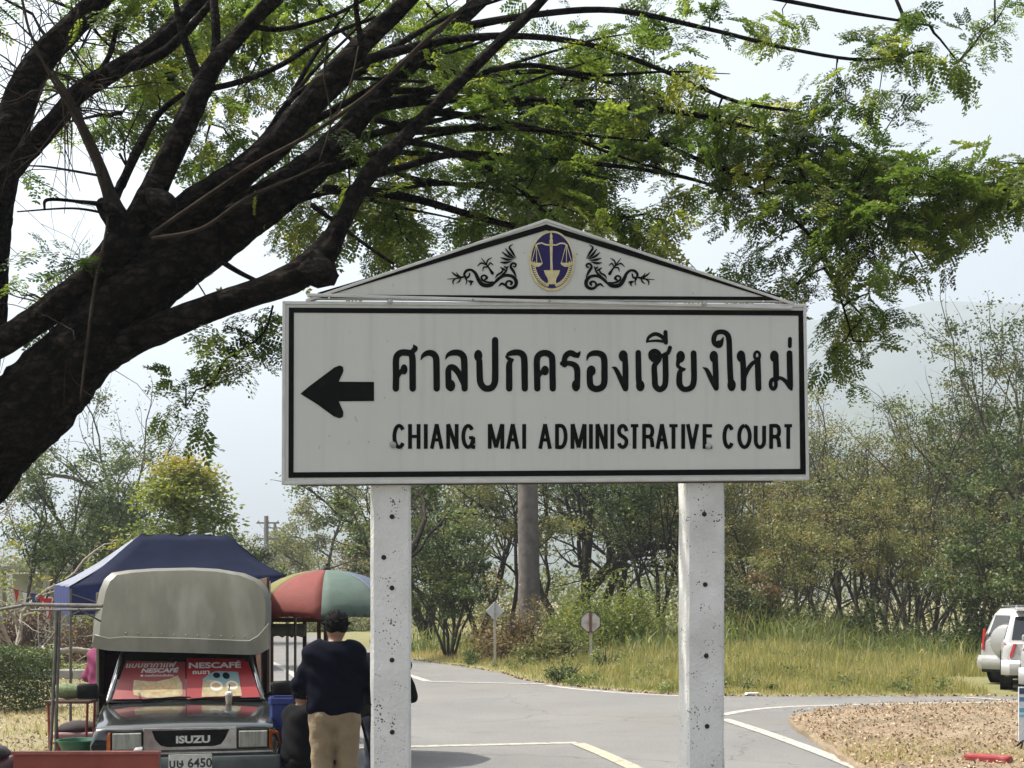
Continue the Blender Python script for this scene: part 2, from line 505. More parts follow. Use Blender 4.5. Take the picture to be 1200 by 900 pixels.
# left verge: lawn, low kerb wall and leaf-strewn earth
m_lawn = mat('lawn', (0.10, 0.14, 0.035), 0.9, (0.17, 0.17, 0.06), 3.0, 6, bump=0.4, bscale=40)
g = MB(); g.add([(-40, 33.5, -0.01), (-9.5, 33.5, -0.01), (-14.5, 60, -0.01), (-50, 60, -0.01)], [(0, 1, 2, 3)])
tag(g.build('lawn', m_lawn), kind='structure')
m_kerb = mat('kerb_concrete', (0.34, 0.33, 0.30), 0.9, (0.22, 0.21, 0.19), 2.5, 6, bump=0.3)
g = MB()
for k in range(14): g.box((-9.9 - k * 1.52, 33.2 + 0.03 * math.sin(k * 3.1), 0.08), (1.5, 0.22, 0.22))
tag(g.build('kerb', m_kerb, bevel=0.02), kind='structure')

# hills far behind
m_hill = mat('hill_forest', (0.045, 0.060, 0.032), 1.0, (0.065, 0.078, 0.042), 0.004, 6)
def ridge(name, Y, pts, depth, seed):
    n = 180; g = MB()
    X0, X1 = (pts[0][0] - 600) / F * Y, (pts[-1][0] - 600) / F * Y
    rows = []
    px = np.linspace(pts[0][0], pts[-1][0], n)
    py = np.interp(px, [p[0] for p in pts], [p[1] for p in pts])
    rs = np.random.default_rng(seed)
    rough = sum(np.interp(np.arange(n), np.linspace(0, n, q), rs.normal(size=q)) * a for q, a in ((12, 9), (30, 5), (80, 2)))
    hz = (HZ - py + rough) / F * Y
    for t in (0, 0.3, 0.65, 1.0, 1.35, 2.0):
        row = []
        for i in range(n):
            h = hz[i] * (1 - abs(t - 1.0)) ** 0.8 if abs(t - 1) < 1 else 0
            row.append(((px[i] - 600) / F * Y, Y - depth + t * depth, h * (1 + 0.06 * rs.normal() * (t < 1)) - 1))
        rows.append(row)
    g.loft(rows, closed=False)
    return tag(g.build(name, m_hill, smooth=True), kind='structure')
ridge('hill', 2600, [(-900, 660), (-300, 640), (100, 632), (260, 622), (420, 590), (600, 520), (760, 430), (900, 385), (1010, 352), (1090, 340), (1180, 352), (1400, 380), (1900, 430), (2400, 560)], 900, 4)
ridge('hill', 1700, [(-900, 680), (-200, 668), (200, 660), (420, 655), (800, 590), (1000, 470), (1200, 440), (1500, 430), (2100, 600)], 500, 9)

# ================================================================== THE SIGN
PL = Vector((-1.029, 6.12, 0)); PR = Vector((1.384, 6.42, 0))
SE = (PR - PL).normalized(); SN = Vector((SE.y, -SE.x, 0))       # along the board, and out of its face
SB = (PL + PR) / 2
def SP(px, py, off=0.0):
    d = Vector(((px - 600) / F, 1.0, (HZ - py) / F))
    o = Vector((0, 0, CH))
    t = ((SB - o).dot(SN)) / d.dot(SN)
    p = o + d * t - SB
    return (p.dot(SE), -off, p.z)
sign = empty('direction_sign', SB, math.atan2(SE.y, SE.x), 'large white roadside court direction sign with gabled top on two concrete posts', 'sign')
def board_mat():
    m, n, l = new_mat('sign_sheet')
    out = n.new('ShaderNodeOutputMaterial'); b = n.new('ShaderNodeBsdfPrincipled'); b.inputs['Roughness'].default_value = 0.42
    b.inputs['Specular IOR Level'].default_value = 0.35
    tc = n.new('ShaderNodeTexCoord')
    def noise(s, st, d=4):
        mp = n.new('ShaderNodeMapping'); mp.inputs['Scale'].default_value = st; l.new(tc.outputs['Object'], mp.inputs['Vector'])
        t = n.new('ShaderNodeTexNoise'); t.inputs['Scale'].default_value = s; t.inputs['Detail'].default_value = d
        l.new(mp.outputs[0], t.inputs['Vector']); return t.outputs[0]
    def mix(f, a, c, lo, hi):
        r = n.new('ShaderNodeMapRange'); r.inputs[1].default_value = lo; r.inputs[2].default_value = hi; l.new(f, r.inputs[0])
        x = n.new('ShaderNodeMix'); x.data_type = 'RGBA'; l.new(r.outputs[0], x.inputs[0])
        if isinstance(a, tuple): x.inputs[6].default_value = (*a, 1)
        else: l.new(a, x.inputs[6])
        x.inputs[7].default_value = (*c, 1); return x.outputs[2]
    c = mix(noise(2.0, (1, 1, 1)), (0.45, 0.455, 0.42), (0.48, 0.485, 0.45), 0.3, 0.7)
    c = mix(noise(7.0, (3, 1, 0.16), 6), c, (0.40, 0.405, 0.37), 0.52, 0.85)      # rain streaks
    c = mix(noise(30.0, (1, 1, 0.5), 2), c, (0.30, 0.295, 0.265), 0.70, 0.80)      # grime spots
    l.new(c, b.inputs['Base Color'])
    bp = n.new('ShaderNodeBump'); bp.inputs['Strength'].default_value = 0.06; bp.inputs['Distance'].default_value = 0.01
    l.new(noise(3.0, (1, 1, 0.4)), bp.inputs['Height']); l.new(bp.outputs[0], b.inputs['Normal'])
    l.new(b.outputs[0], out.inputs[0]); return m
m_board = board_mat()
m_black = mat('sign_black', (0.006, 0.006, 0.006), 0.6, (0.014, 0.014, 0.013), 14, 5, lo=0.55, hi=0.8, spec=0.05)
m_frame = mat('sign_frame_paint', (0.50, 0.50, 0.48), 0.5, (0.40, 0.40, 0.375), 9, 5)
m_steel = mat('galvanised_steel', (0.40, 0.40, 0.39), 0.45, (0.27, 0.26, 0.25), 20, 4, metal=0.7)
def flat(parts, name, m, parent, off, step=0.00015):
    g = MB()
    for i, (v, f) in enumerate(parts):
        g.add([SP(x, y, off + step * i) for x, y in v], f)
    return g.build(name, m, parent, fixn=False)
# board sheet, its folded frame and back
oc = [(332, 354), (943.5, 357.5), (947, 561.5), (331, 566.5)]
g = MB(); g.prism([SP(x, y, 0.0) for x, y in oc], (0, 0.032, 0))
board = g.build('board', m_board, sign, bevel=0.004)
g = MB()
for a, b in zip(oc, oc[1:] + oc[:1]):
    p, q = Vector(SP(*a)), Vector(SP(*b))
    d = (q - p).normalized(); inn = d.cross(Vector((0, 1, 0)))
    c = (Vector(SP(*oc[0])) + Vector(SP(*oc[2]))) / 2
    if inn.dot(c - p) < 0: inn = -inn
    w = 0.0105
    g.prism([p - inn * 0.004 - d * 0.004 + Vector((0, -0.006, 0)), q - inn * 0.004 + d * 0.004 + Vector((0, -0.006, 0)), q + inn * w - d * w + Vector((0, -0.006, 0)), p + inn * w + d * w + Vector((0, -0.006, 0))], (0, 0.05, 0))
g.build('frame', m_frame, board, bevel=0.002)
# black border line
bo = [(338.5, 360.5), (942, 364), (944, 556), (338, 560)]
bi = [(344.5, 366.5), (935.5, 370), (937.5, 549.5), (344, 553.5)]
parts = []
for i in range(4):
    j = (i + 1) % 4
    parts.append(([bo[i], bo[j], bi[j], bi[i]], [(0, 1, 2, 3)]))
flat(parts, 'border_line', m_black, board, 0.002, 0)
# arrow
arrow = [(352, 461.5), (362, 453), (392, 430.5), (398, 428.2), (402, 430), (402.6, 435), (397, 447.3), (438.3, 447.6), (438.3, 470), (397, 470.4), (402.6, 483), (402, 488.5), (398, 490.3), (391, 488), (372, 474)]
flat([(arrow, [tuple(range(len(arrow)))])], 'arrow', m_black, board, 0.002)
# Thai line
def T(ox, oy, s):
    def c(p): return (ox + p[0] / s, oy + p[1] / s) + ((p[2] / s,) if len(p) > 2 else ())
    return c
A1, A2, A3 = T(450, 370, 7.5), T(600, 370, 7.5), T(730, 370, 1200 / 220)
thai = []
def flush():
    if thai: flat(thai, 'letter', m_black, board, 0.002, 0.00005); thai.clear()
def st(t, pts, w=None, sub=5):
    pts = [(p[0], p[1], p[2] if len(p) > 2 else w) for p in pts]
    q = smooth_path([t(p) for p in pts], sub)
    thai.append(ribbon2d([(x_, y_, w_ * 1.05) for x_, y_, w_ in q]))
def bl(t, x, y, rx, ry=None):
    a = t((x, y)); s = t((x + 1, y))[0] - a[0]
    thai.append(disc2d(a[0], a[1], rx * s, (ry or rx) * s))
w = 55
st(A1, [(104, 640), (106, 520), (105, 400), (116, 352), (150, 326), (200, 325), (236, 336), (250, 380), (251, 500), (252, 640)], w)
st(A1, [(112, 545, 40), (135, 508, 40), (165, 480, 46)]); bl(A1, 176, 472, 31, 45)
st(A1, [(232, 325, 40), (258, 308, 44), (272, 285, 48), (262, 262, 16)])
flush(); st(A1, [(324, 388, 8), (345, 350, 34), (385, 328, 48), (428, 334, 54), (456, 370, 55), (461, 450, 55), (463, 640, 54)])
flush(); st(A1, [(541, 382, 8), (562, 345, 32), (605, 326, 48), (660, 328, 54), (697, 360, 56), (706, 430, 55), (708, 640, 53)])
st(A1, [(568, 625, 52), (566, 540, 52), (566, 480, 50), (585, 452, 48), (620, 462, 52), (655, 505, 50), (685, 570, 44), (700, 620, 30)])
bl(A1, 586, 614, 40, 52)
flush(); st(A1, [(838, 400, 52), (841, 520, 54), (848, 590, 54), (878, 632, 54), (910, 641, 54), (948, 630, 54), (972, 590, 55), (977, 520, 55), (976, 215, 54)])
bl(A1, 828, 352, 37, 52)
flush(); st(A2, [(-25, 640, 54), (-25, 540, 54), (-25, 435, 52), (-12, 402, 40), (4, 388, 26)])
st(A2, [(-52, 360, 18), (-30, 378, 30), (0, 388, 22)], sub=3)
st(A2, [(-50, 362, 10), (-30, 338, 36), (15, 325, 50), (65, 326, 53), (98, 350, 55), (108, 400, 55), (110, 500, 55), (112, 640, 53)])
flush(); st(A2, [(222, 640, 53), (220, 520, 53), (218, 400, 53), (232, 352, 53), (268, 330, 53), (310, 331, 53), (345, 355, 54), (354, 400, 53), (356, 520, 53), (358, 640, 53)])
st(A2, [(228, 548, 30), (244, 515, 36), (268, 492, 42)]); bl(A2, 290, 482, 34, 43)
flush(); st(A2, [(462, 432, 46), (461, 385, 46), (478, 346, 48), (515, 328, 50), (555, 345, 48), (582, 342, 34)]); st(A2, [(574, 350, 44), (590, 330, 26), (599, 312, 6)], sub=3)
st(A2, [(442, 420, 42), (500, 418, 42), (545, 432, 48), (570, 465, 52), (574, 540, 50), (572, 620, 48)]); bl(A2, 562, 614, 37, 52)
flush(); st(A2, [(656, 392, 8), (672, 352, 30), (710, 331, 46), (760, 331, 50), (798, 352, 54), (811, 400, 54), (812, 500, 54), (811, 580, 54), (796, 622, 54), (760, 642, 54), (725, 642, 54), (692, 618, 54), (683, 570, 52), (682, 490, 50)])
bl(A2, 696, 484, 39, 47)
flush(); st(A2, [(992, 340, 44), (996, 450, 50), (997, 560, 50), (996, 640, 50)]); bl(A2, 976, 354, 39, 51)
st(A2, [(879, 456, 8), (908, 466, 32), (945, 535, 42), (975, 600, 44), (993, 638, 44)])
flush(); st(A2, [(1109, 326, 48), (1111, 450, 49), (1114, 560, 50), (1122, 620, 50)]); bl(A2, 1127, 616, 38, 50)
flush(); st(A3, [(152, 168, 12), (165, 138, 20), (205, 117, 24), (245, 132, 24), (272, 162, 22)]); st(A3, [(155, 165, 12), (215, 160, 16), (278, 168, 18)], sub=3); st(A3, [(271, 105, 26), (274, 172, 26)], sub=1)
flush(); st(A3, [(178, 268, 28), (178, 240, 30), (202, 226, 30), (228, 242, 30), (232, 275, 30), (215, 302, 28), (200, 325, 34), (203, 400, 36), (206, 445, 37), (225, 468, 36), (245, 469, 36), (266, 448, 36), (272, 405, 36), (272, 330, 36), (270, 262, 36)])
bl(A3, 196, 270, 24, 29); st(A3, [(258, 256, 30), (288, 236, 26), (300, 205, 26)])
flush(); bl(A3, 368, 262, 28, 38); st(A3, [(356, 285, 30), (350, 318, 22), (370, 336, 22), (398, 340, 8)]); st(A3, [(392, 343, 16), (366, 356, 30), (360, 395, 36), (362, 440, 37), (385, 468, 34), (415, 469, 34), (442, 452, 36), (453, 410, 36), (453, 330, 36), (451, 240, 36)])
flush(); st(A3, [(588, 255, 34), (592, 360, 36), (595, 462, 34)]); bl(A3, 580, 262, 27, 38)
st(A3, [(511, 332, 6), (535, 347, 24), (562, 400, 31), (582, 440, 31), (594, 462, 31)])
flush(); st(A3, [(606, 196, 22), (585, 178, 28), (580, 145, 30), (596, 112, 30), (630, 103, 30), (660, 114, 32), (676, 145, 34), (680, 220, 34), (684, 340, 35), (690, 440, 36)]); bl(A3, 614, 182, 23, 25); st(A3, [(622, 180, 36), (636, 152, 16), (640, 138, 6)], sub=3); bl(A3, 694, 444, 27, 39)
flush(); st(A3, [(764, 258, 34), (770, 360, 36), (770, 465, 34)]); bl(A3, 754, 260, 28, 38)
st(A3, [(772, 412, 20), (792, 355, 26), (822, 310, 26), (850, 290, 22)])
ringp = [(857 + 17 * math.cos(a), 256 + 25 * math.sin(a), 18) for a in np.linspace(0.5, 2 * PI + 0.5, 15)]
st(A3, ringp, sub=2); st(A3, [(860, 282, 36), (863, 370, 37), (866, 465, 35)])
flush(); bl(A3, 967, 260, 28, 38); st(A3, [(976, 262, 34), (978, 340, 36), (979, 405, 36)])
ringp = [(960 + 17 * math.cos(a), 437 + 31 * math.sin(a), 24) for a in np.linspace(-0.9, 2 * PI - 0.9, 15)]
st(A3, ringp, sub=2); st(A3, [(972, 408, 26), (1005, 398, 22), (1040, 420, 26), (1062, 448, 30), (1076, 470, 18)])
st(A3, [(1064, 240, 36), (1066, 340, 36), (1069, 455, 34)]); flush(); st(A3, [(1067, 148, 24), (1066, 195, 24)], sub=1)
flush()
# Latin line: strokes drawn in a unit box and fitted to each letter
def arc(cx, cy, rx, ry, a0, a1, n=12): return [(cx + rx * math.cos(R(a0 + (a1 - a0) * k / n)), cy + ry * math.sin(R(a0 + (a1 - a0) * k / n))) for k in range(n + 1)]
GL = {'C': [arc(.5, .5, .5, .5, -38, -322, 16)], 'H': [[(0, 0), (0, 1)], [(1, 0), (1, 1)], [(0, .5), (1, .5)]], 'I': [[(.5, 0), (.5, 1)]],
      'A': [[(-.02, 0), (.5, 1.0)], [(1.02, 0), (.5, 1.0)], [(.2, .34), (.8, .34)]], 'N': [[(0, 0), (0, 1)], [(1, 0), (1, 1)], [(0, 1), (1, 0)]],
      'G': [arc(.5, .5, .5, .5, 38, 352, 16), [(.58, .44), (1.05, .44)], [(1.02, .47), (1.02, 0)]], 'M': [[(0, 0), (0, 1)], [(1, 0), (1, 1)], [(0.02, 1), (.5, .05)], [(.98, 1), (.5, .05)]],
      'D': [[(0, 0), (0, 1)], [(0, 1)] + arc(.45, .5, .55, .5, 90, -90, 12) + [(0, 0)]],
      'S': [[(.97, .74)] + arc(.5, .755, .44, .245, 20, 200, 9) + [(.22, .57), (.5, .5), (.78, .42)] + arc(.5, .25, .47, .25, 25, -165, 9)],
      'T': [[(-.06, 1), (1.06, 1)], [(.5, 0), (.5, 1)]], 'R': [[(0, 0), (0, 1)], [(0, 1)] + arc(.6, .745, .38, .255, 90, -90, 9) + [(0, .49)], [(.62, .49), (.88, .38), (.95, .2), (1.0, 0)]],
      'V': [[(0, 1), (.5, 0)], [(1, 1), (.5, 0)]], 'E': [[(0, 0), (0, 1)], [(0, 1), (1, 1)], [(0, .52), (.9, .52)], [(0, 0), (1, 0)]],
      'O': [arc(.5, .5, .5, .5, 90, 450, 22)], 'U': [[(0, 1), (0, .3)] + arc(.5, .29, .5, .29, 180, 360, 10) + [(1, .3), (1, 1)]]}
lat = []
def latin(ch, x0, x1, y0=497.0, y1=526.0):
    grp = []
    ws, hs = 4.6, 3.9
    ax0, ax1 = x0 + ws / 2, x1 - ws / 2
    for s in GL[ch]:
        diag = ch in 'AVNM' and len(s) == 2 and abs(s[0][0] - s[1][0]) > .3 and abs(s[0][1] - s[1][1]) > .3
        horiz = len(s) == 2 and abs(s[0][1] - s[1][1]) < .01
        wd = hs if horiz else (4.5 if diag else ws)
        ins = 0 if len(s) == 2 and not horiz else hs / 2
        pts = [(ax0 + (ax1 - ax0) * u, (y1 - hs / 2) + ((y0 + hs / 2) - (y1 - hs / 2)) * v, wd) for u, v in s]
        if len(s) == 2 and not horiz: pts = [(ax0 + (ax1 - ax0) * u, y1 + (y0 - y1) * v, wd) for u, v in s]
        if ch in 'DRU' and len(s) > 4 and False: pass
        if horiz: pts = [(pts[0][0] - ws / 2 * (ch in 'EDR'), pts[0][1], wd), (pts[1][0] + ws / 2 * (ch in 'E'), pts[1][1], wd)]
        grp.append(ribbon2d(pts, False))
    flat(grp, 'letter', m_black, board, 0.002, 0.00005)
sx4 = lambda v: 450 + v / 6.316
sx5 = lambda v: 630 + v / 3.871
for ch, a, b in (('C', 62, 162), ('H', 178, 270), ('I', 296, 322), ('A', 340, 440), ('N', 460, 552), ('G', 572, 674), ('M', 768, 890), ('A', 903, 1002), ('I', 1024, 1050)):
    latin(ch, sx4(a), sx4(b))
for ch, a, b in (('A', 3, 64), ('D', 79, 136), ('M', 149, 222), ('I', 233, 250), ('N', 262, 318), ('I', 330, 347), ('S', 358, 413), ('T', 415, 464), ('R', 474, 530), ('A', 535, 592), ('T', 590, 642), ('I', 651, 669), ('V', 672, 733), ('E', 748, 792), ('C', 838, 894), ('O', 905, 971), ('U', 980, 1036), ('R', 1050, 1105), ('T', 1112, 1161)):
    latin(ch, sx5(a), sx5(b))
# gable
go = [(361, 350.5), (640, 258.5), (927, 354.5)]
g = MB(); g.prism([SP(x, y, 0.004) for x, y in go], (0, 0.03, 0))
gable = g.build('gable', m_board, sign, bevel=0.003)
g = MB()
for a, b in (((358, 351), (640, 256.8)), ((640, 256.8), (930, 355))):
    p, q = Vector(SP(*a, 0.009)), Vector(SP(*b, 0.009)); d = (q - p).normalized(); n_ = Vector((-d.z, 0, d.x))
    g.prism([p, q, q + n_ * -0.013, p + n_ * -0.013], (0, 0.046, 0))
g.build('frame', m_frame, gable, bevel=0.002)
tri = []
for s in ([(373, 346.5, 6.5), (640, 266.8, 6.5)], [(640, 266.8, 6.5), (913, 350.3, 6.5)], [(376, 347.6, 4.2), (912, 350.3, 4.2)]): tri.append(ribbon2d(s, False))
tri.append(([(637.5, 264), (640, 263.3), (642.5, 264), (640, 270)], [(0, 1, 2, 3)]))
flat(tri, 'border_line', m_black, gable, 0.0065, 0.0001)
g = MB(); 
p, q = Vector(SP(360, 352.4)), Vector(SP(928, 355.4))
g.box(((p.x + q.x) / 2, 0.0, (p.z + q.z) / 2), (q.x - p.x, 0.03, 0.014)); g.build('cross_rail', m_frame, sign, bevel=0.003)
# scroll ornaments
B6 = T(510, 260, 6.6667)
def orn(mirror):
    out = []
    def c(p):
        x, y, wd = p
        if mirror: X = 605 + (535 + (640 - x) * 0.991) / 6.6667
        else: X = 510 + x / 6.6667
        return (X, 260 + (y + (4 if mirror else 0)) / 6.6667, wd * 1.06 / 6.6667)
    for s in ([(455, 492, 6), (478, 462, 22), (510, 436, 22), (550, 420, 22), (600, 428, 24), (630, 462, 28), (625, 502, 26), (590, 520, 22), (558, 508, 18), (553, 480, 16), (575, 464, 16), (598, 476, 20), (590, 492, 16)],
              [(495, 505, 6), (520, 484, 18), (548, 500, 14), (570, 520, 6)],
              [(470, 470, 10), (440, 492, 28), (400, 500, 30), (362, 488, 30), (335, 450, 28), (312, 402, 22), (280, 378, 18), (245, 384, 20), (226, 412, 18), (240, 438, 18), (262, 428, 14), (268, 406, 12)],
              [(455, 470, 6), (410, 474, 14), (370, 458, 16), (360, 432, 14), (384, 420, 14), (404, 438, 18), (388, 452, 14)],
              [(236, 440, 16), (246, 465, 10), (238, 494, 4)], [(256, 462, 6), (278, 470, 22), (300, 468, 4)], [(276, 468, 20), (280, 485, 14), (270, 500, 4)],
              [(215, 434, 16), (170, 444, 10), (93, 450, 4)], [(186, 440, 10), (152, 415, 14), (128, 394, 4)], [(205, 436, 8), (178, 420, 12), (165, 398, 4)], [(200, 440, 8), (188, 466, 12), (166, 482, 4)], [(160, 446, 8), (138, 466, 12), (142, 494, 4)],
              [(446, 404, 24), (425, 372, 14), (398, 335, 12), (358, 284, 4)], [(400, 340, 8), (408, 304, 12), (440, 282, 4)], [(410, 350, 8), (430, 324, 12), (452, 342, 4)], [(398, 340, 8), (358, 324, 12), (328, 350, 4)], [(412, 356, 8), (378, 358, 12), (370, 388, 4)],
              [(628, 285, 4), (600, 238, 18), (578, 200, 14), (606, 177, 4)], [(620, 288, 4), (580, 254, 18), (548, 212, 6)], [(612, 292, 4), (560, 268, 18), (522, 238, 6)], [(604, 300, 4), (556, 296, 18), (512, 282, 6)], [(594, 312, 4), (548, 322, 18), (508, 318, 6)],
              [(632, 432, 6), (612, 392, 20), (588, 352, 18), (604, 326, 16), (628, 334, 16), (622, 354, 12), (608, 352, 8)],
              [(470, 440, 6), (486, 416, 14), (516, 398, 14), (530, 370, 10)], [(492, 440, 6), (526, 414, 14), (552, 388, 14), (566, 350, 6)], [(508, 358, 6), (530, 372, 16), (556, 384, 4)], [(540, 352, 10), (556, 362, 16), (572, 348, 4)]):
        out.append(ribbon2d(smooth_path([c(p) for p in s], 4), True, 4))
    return out
flat(orn(False), 'scroll_ornament', m_black, gable, 0.0065, 0.00005)
flat(orn(True), 'scroll_ornament', m_black, gable, 0.0065, 0.00005)
# oval crest with scales
m_gold = mat('crest_gold', (0.42, 0.36, 0.17), 0.5, (0.55, 0.50, 0.30), 30, 3)
m_purple = mat('crest_purple', (0.020, 0.015, 0.075), 0.5, spec=0.15)
ex, ey = 646.3, 306.3
e1, f1 = disc2d(ex, ey, 26.6, 35.2, 40)
g = MB(); g.prism([SP(x, y, 0.010) for x, y in e1], (0, 0.005, 0)); crest = g.build('crest', m_gold, gable)
flat([disc2d(ex, ey - .4, 24.3, 32.6, 40)], 'crest_field', m_purple, gable, 0.0112)
def c6(p): return (510 + p[0] / 6.6667, 260 + p[1] / 6.6667, p[2] / 6.6667)
gd = []
for s in ([(902, 92, 8), (903, 120, 22), (903, 135, 14), (903, 150, 26), (903, 200, 22), (904, 300, 16), (906, 380, 20)], [(878, 185, 12), (930, 185, 12)],
          [(780, 188, 8), (800, 176, 12), (830, 170, 11), (862, 184, 11), (900, 186, 12), (942, 186, 11), (975, 172, 11), (1005, 174, 12), (1026, 188, 8)],
          [(784, 190, 5), (750, 325, 5)], [(787, 190, 5), (790, 325, 5)], [(790, 190, 5), (833, 325, 5)], [(1018, 190, 5), (982, 325, 5)], [(1022, 190, 5), (1022, 325, 5)], [(1026, 190, 5), (1064, 325, 5)]):
    gd.append(ribbon2d([c6(p) for p in s], True, 4))
for cx in (790, 1022):
    pan = [(cx - 48, 325), (cx + 48, 325), (cx + 38, 342), (cx + 16, 356), (cx - 16, 356), (cx - 38, 342)]
    gd.append(([(510 + x / 6.6667, 260 + y / 6.6667) for x, y in pan], [tuple(range(6))]))
cup = [(846, 383), (972, 383), (962, 415), (944, 445), (938, 470), (948, 492), (868, 492), (880, 470), (874, 445), (856, 415)]
gd.append(([(510 + x / 6.6667, 260 + y / 6.6667) for x, y in cup], [tuple(range(10))]))
for k in range(15):
    for sgn in (-1, 1):
        a = R(90 + sgn * (10 + k * 5.2))
        x, y = ex + 21.6 * math.cos(a), ey + 29.2 * math.sin(a)
        tx, ty = -math.sin(a) * sgn, math.cos(a) * sgn
        for q in (-1, 1):
            dx, dy = tx * 2.2 + q * math.cos(a) * 1.6, ty * 2.2 + q * math.sin(a) * 1.6
            gd.append(ribbon2d([(x, y, .5), (x + dx * .6, y + dy * .6, 1.7), (x + dx * 1.2, y + dy * 1.2, .4)], False))
flat(gd, 'crest_scales', m_gold, gable, 0.0122, 0.00005)
# bolts
def bolt(px, py, r, off):
    x, y, z = SP(px, py, off)
    M = Matrix.Translation((x, y, z)) @ Matrix.Rotation(R(90), 4, 'X')
    g = MB(); g.lathe([(r * 1.5, 0), (r * 1.5, 0.002), (r, 0.0022), (r, 0.008), (r * .5, 0.010)], 10, M=M)
    g.build('bolt', m_steel, sign)
for px, py, r, o in ((457, 354.6, .009, .016), (824, 357.3, .009, .016), (460.5, 521.5, .010, .003), (830, 523, .010, .003), (386, 351, .004, .016), (472, 351.8, .004, .016), (554, 352.3, .004, .016), (643.5, 353, .004, .016), (731.5, 353.6, .004, .016), (893, 354.7, .004, .016)): bolt(px, py, r, o)
for px, py in ((613.6, 296.4), (676, 298), (812, 344), (386, 511), (432, 518), (556, 521), (648, 521), (738, 521), (818, 520), (898, 521), (454, 400), (451, 466)):
    x, y, z = SP(px, py, 0.0045)
    g = MB(); g.lathe([(0.0035, 0), (0.003, 0.0015)], 8, M=Matrix.Translation((x, y - 0.002, z)) @ Matrix.Rotation(R(90), 4, 'X')); g.build('rivet', m_steel, board)
# a lump of bark fallen on the gable's left slope is the tree's; the posts
m_post = mat('white_post', (0.64, 0.64, 0.62), 0.85, (0.47, 0.465, 0.44), 3.0, 9, bump=0.35, bscale=70, specks=(74, -0.525, (0.10, 0.095, 0.09)), c3=(0.60, 0.60, 0.58), scale3=2.0)
m_hole = mat('hole_shade', (0.012, 0.012, 0.012), 0.9)  # shade inside the bolt holes, painted as dark discs on the post face
def post(px0, px1, holes):
    a, b = SP(px0, 700, 0), SP(px1, 700, 0)
    wd = 0.182; cx = (a[0] + b[0]) / 2
    g = MB()
    n = 26; rings = []
    rr = np.random.default_rng(int(px0))
    for i in range(n):
        z = -0.05 + (SP(600, 352)[2] + 0.02) * i / (n - 1)
        y0 = 0.036; ch = 0.012
        x0, x1 = cx - wd / 2, cx + wd / 2; y1 = y0 + wd * 0.95
        ring = [(x0 + ch, y0), (x1 - ch, y0), (x1, y0 + ch), (x1, y1 - ch), (x1 - ch, y1), (x0 + ch, y1), (x0, y1 - ch), (x0, y0 + ch)]
        rings.append([(x + rr.normal() * .0012, y + abs(rr.normal()) * .0008, z) for x, y in ring])
    g.loft(rings); p = g.build('post', m_post, sign)
    for hx, hy in holes:
        x, y, z = SP(hx, hy, -0.036)
        h = MB(); h.lathe([(0.0115, -0.004), (0.0115, 0.0016), (0.009, 0.0018)], 12, M=Matrix.Translation((x, y, z)) @ Matrix.Rotation(R(90), 4, 'X'))
        h.build('bolt_hole_disc', m_hole, p)
post(434.5, 483, [(459.7, 605), (450, 653), (459.7, 689), (459.7, 774), (460, 859)])
post(808, 851.5, [(827.7, 602), (828.8, 685), (830, 769), (831, 852)])
# under-edge rail that joins the posts behind the board
g = MB(); g.prism([SP(352, 556, -0.0335), SP(908, 552, -0.0335), SP(908, 564.6, -0.0335), SP(352, 568.6, -0.0335)], (0, 0.024, 0)); g.build('back_rail', mat('rail_brown', (0.07, 0.055, 0.045), 0.7), sign)
from mathutils import noise
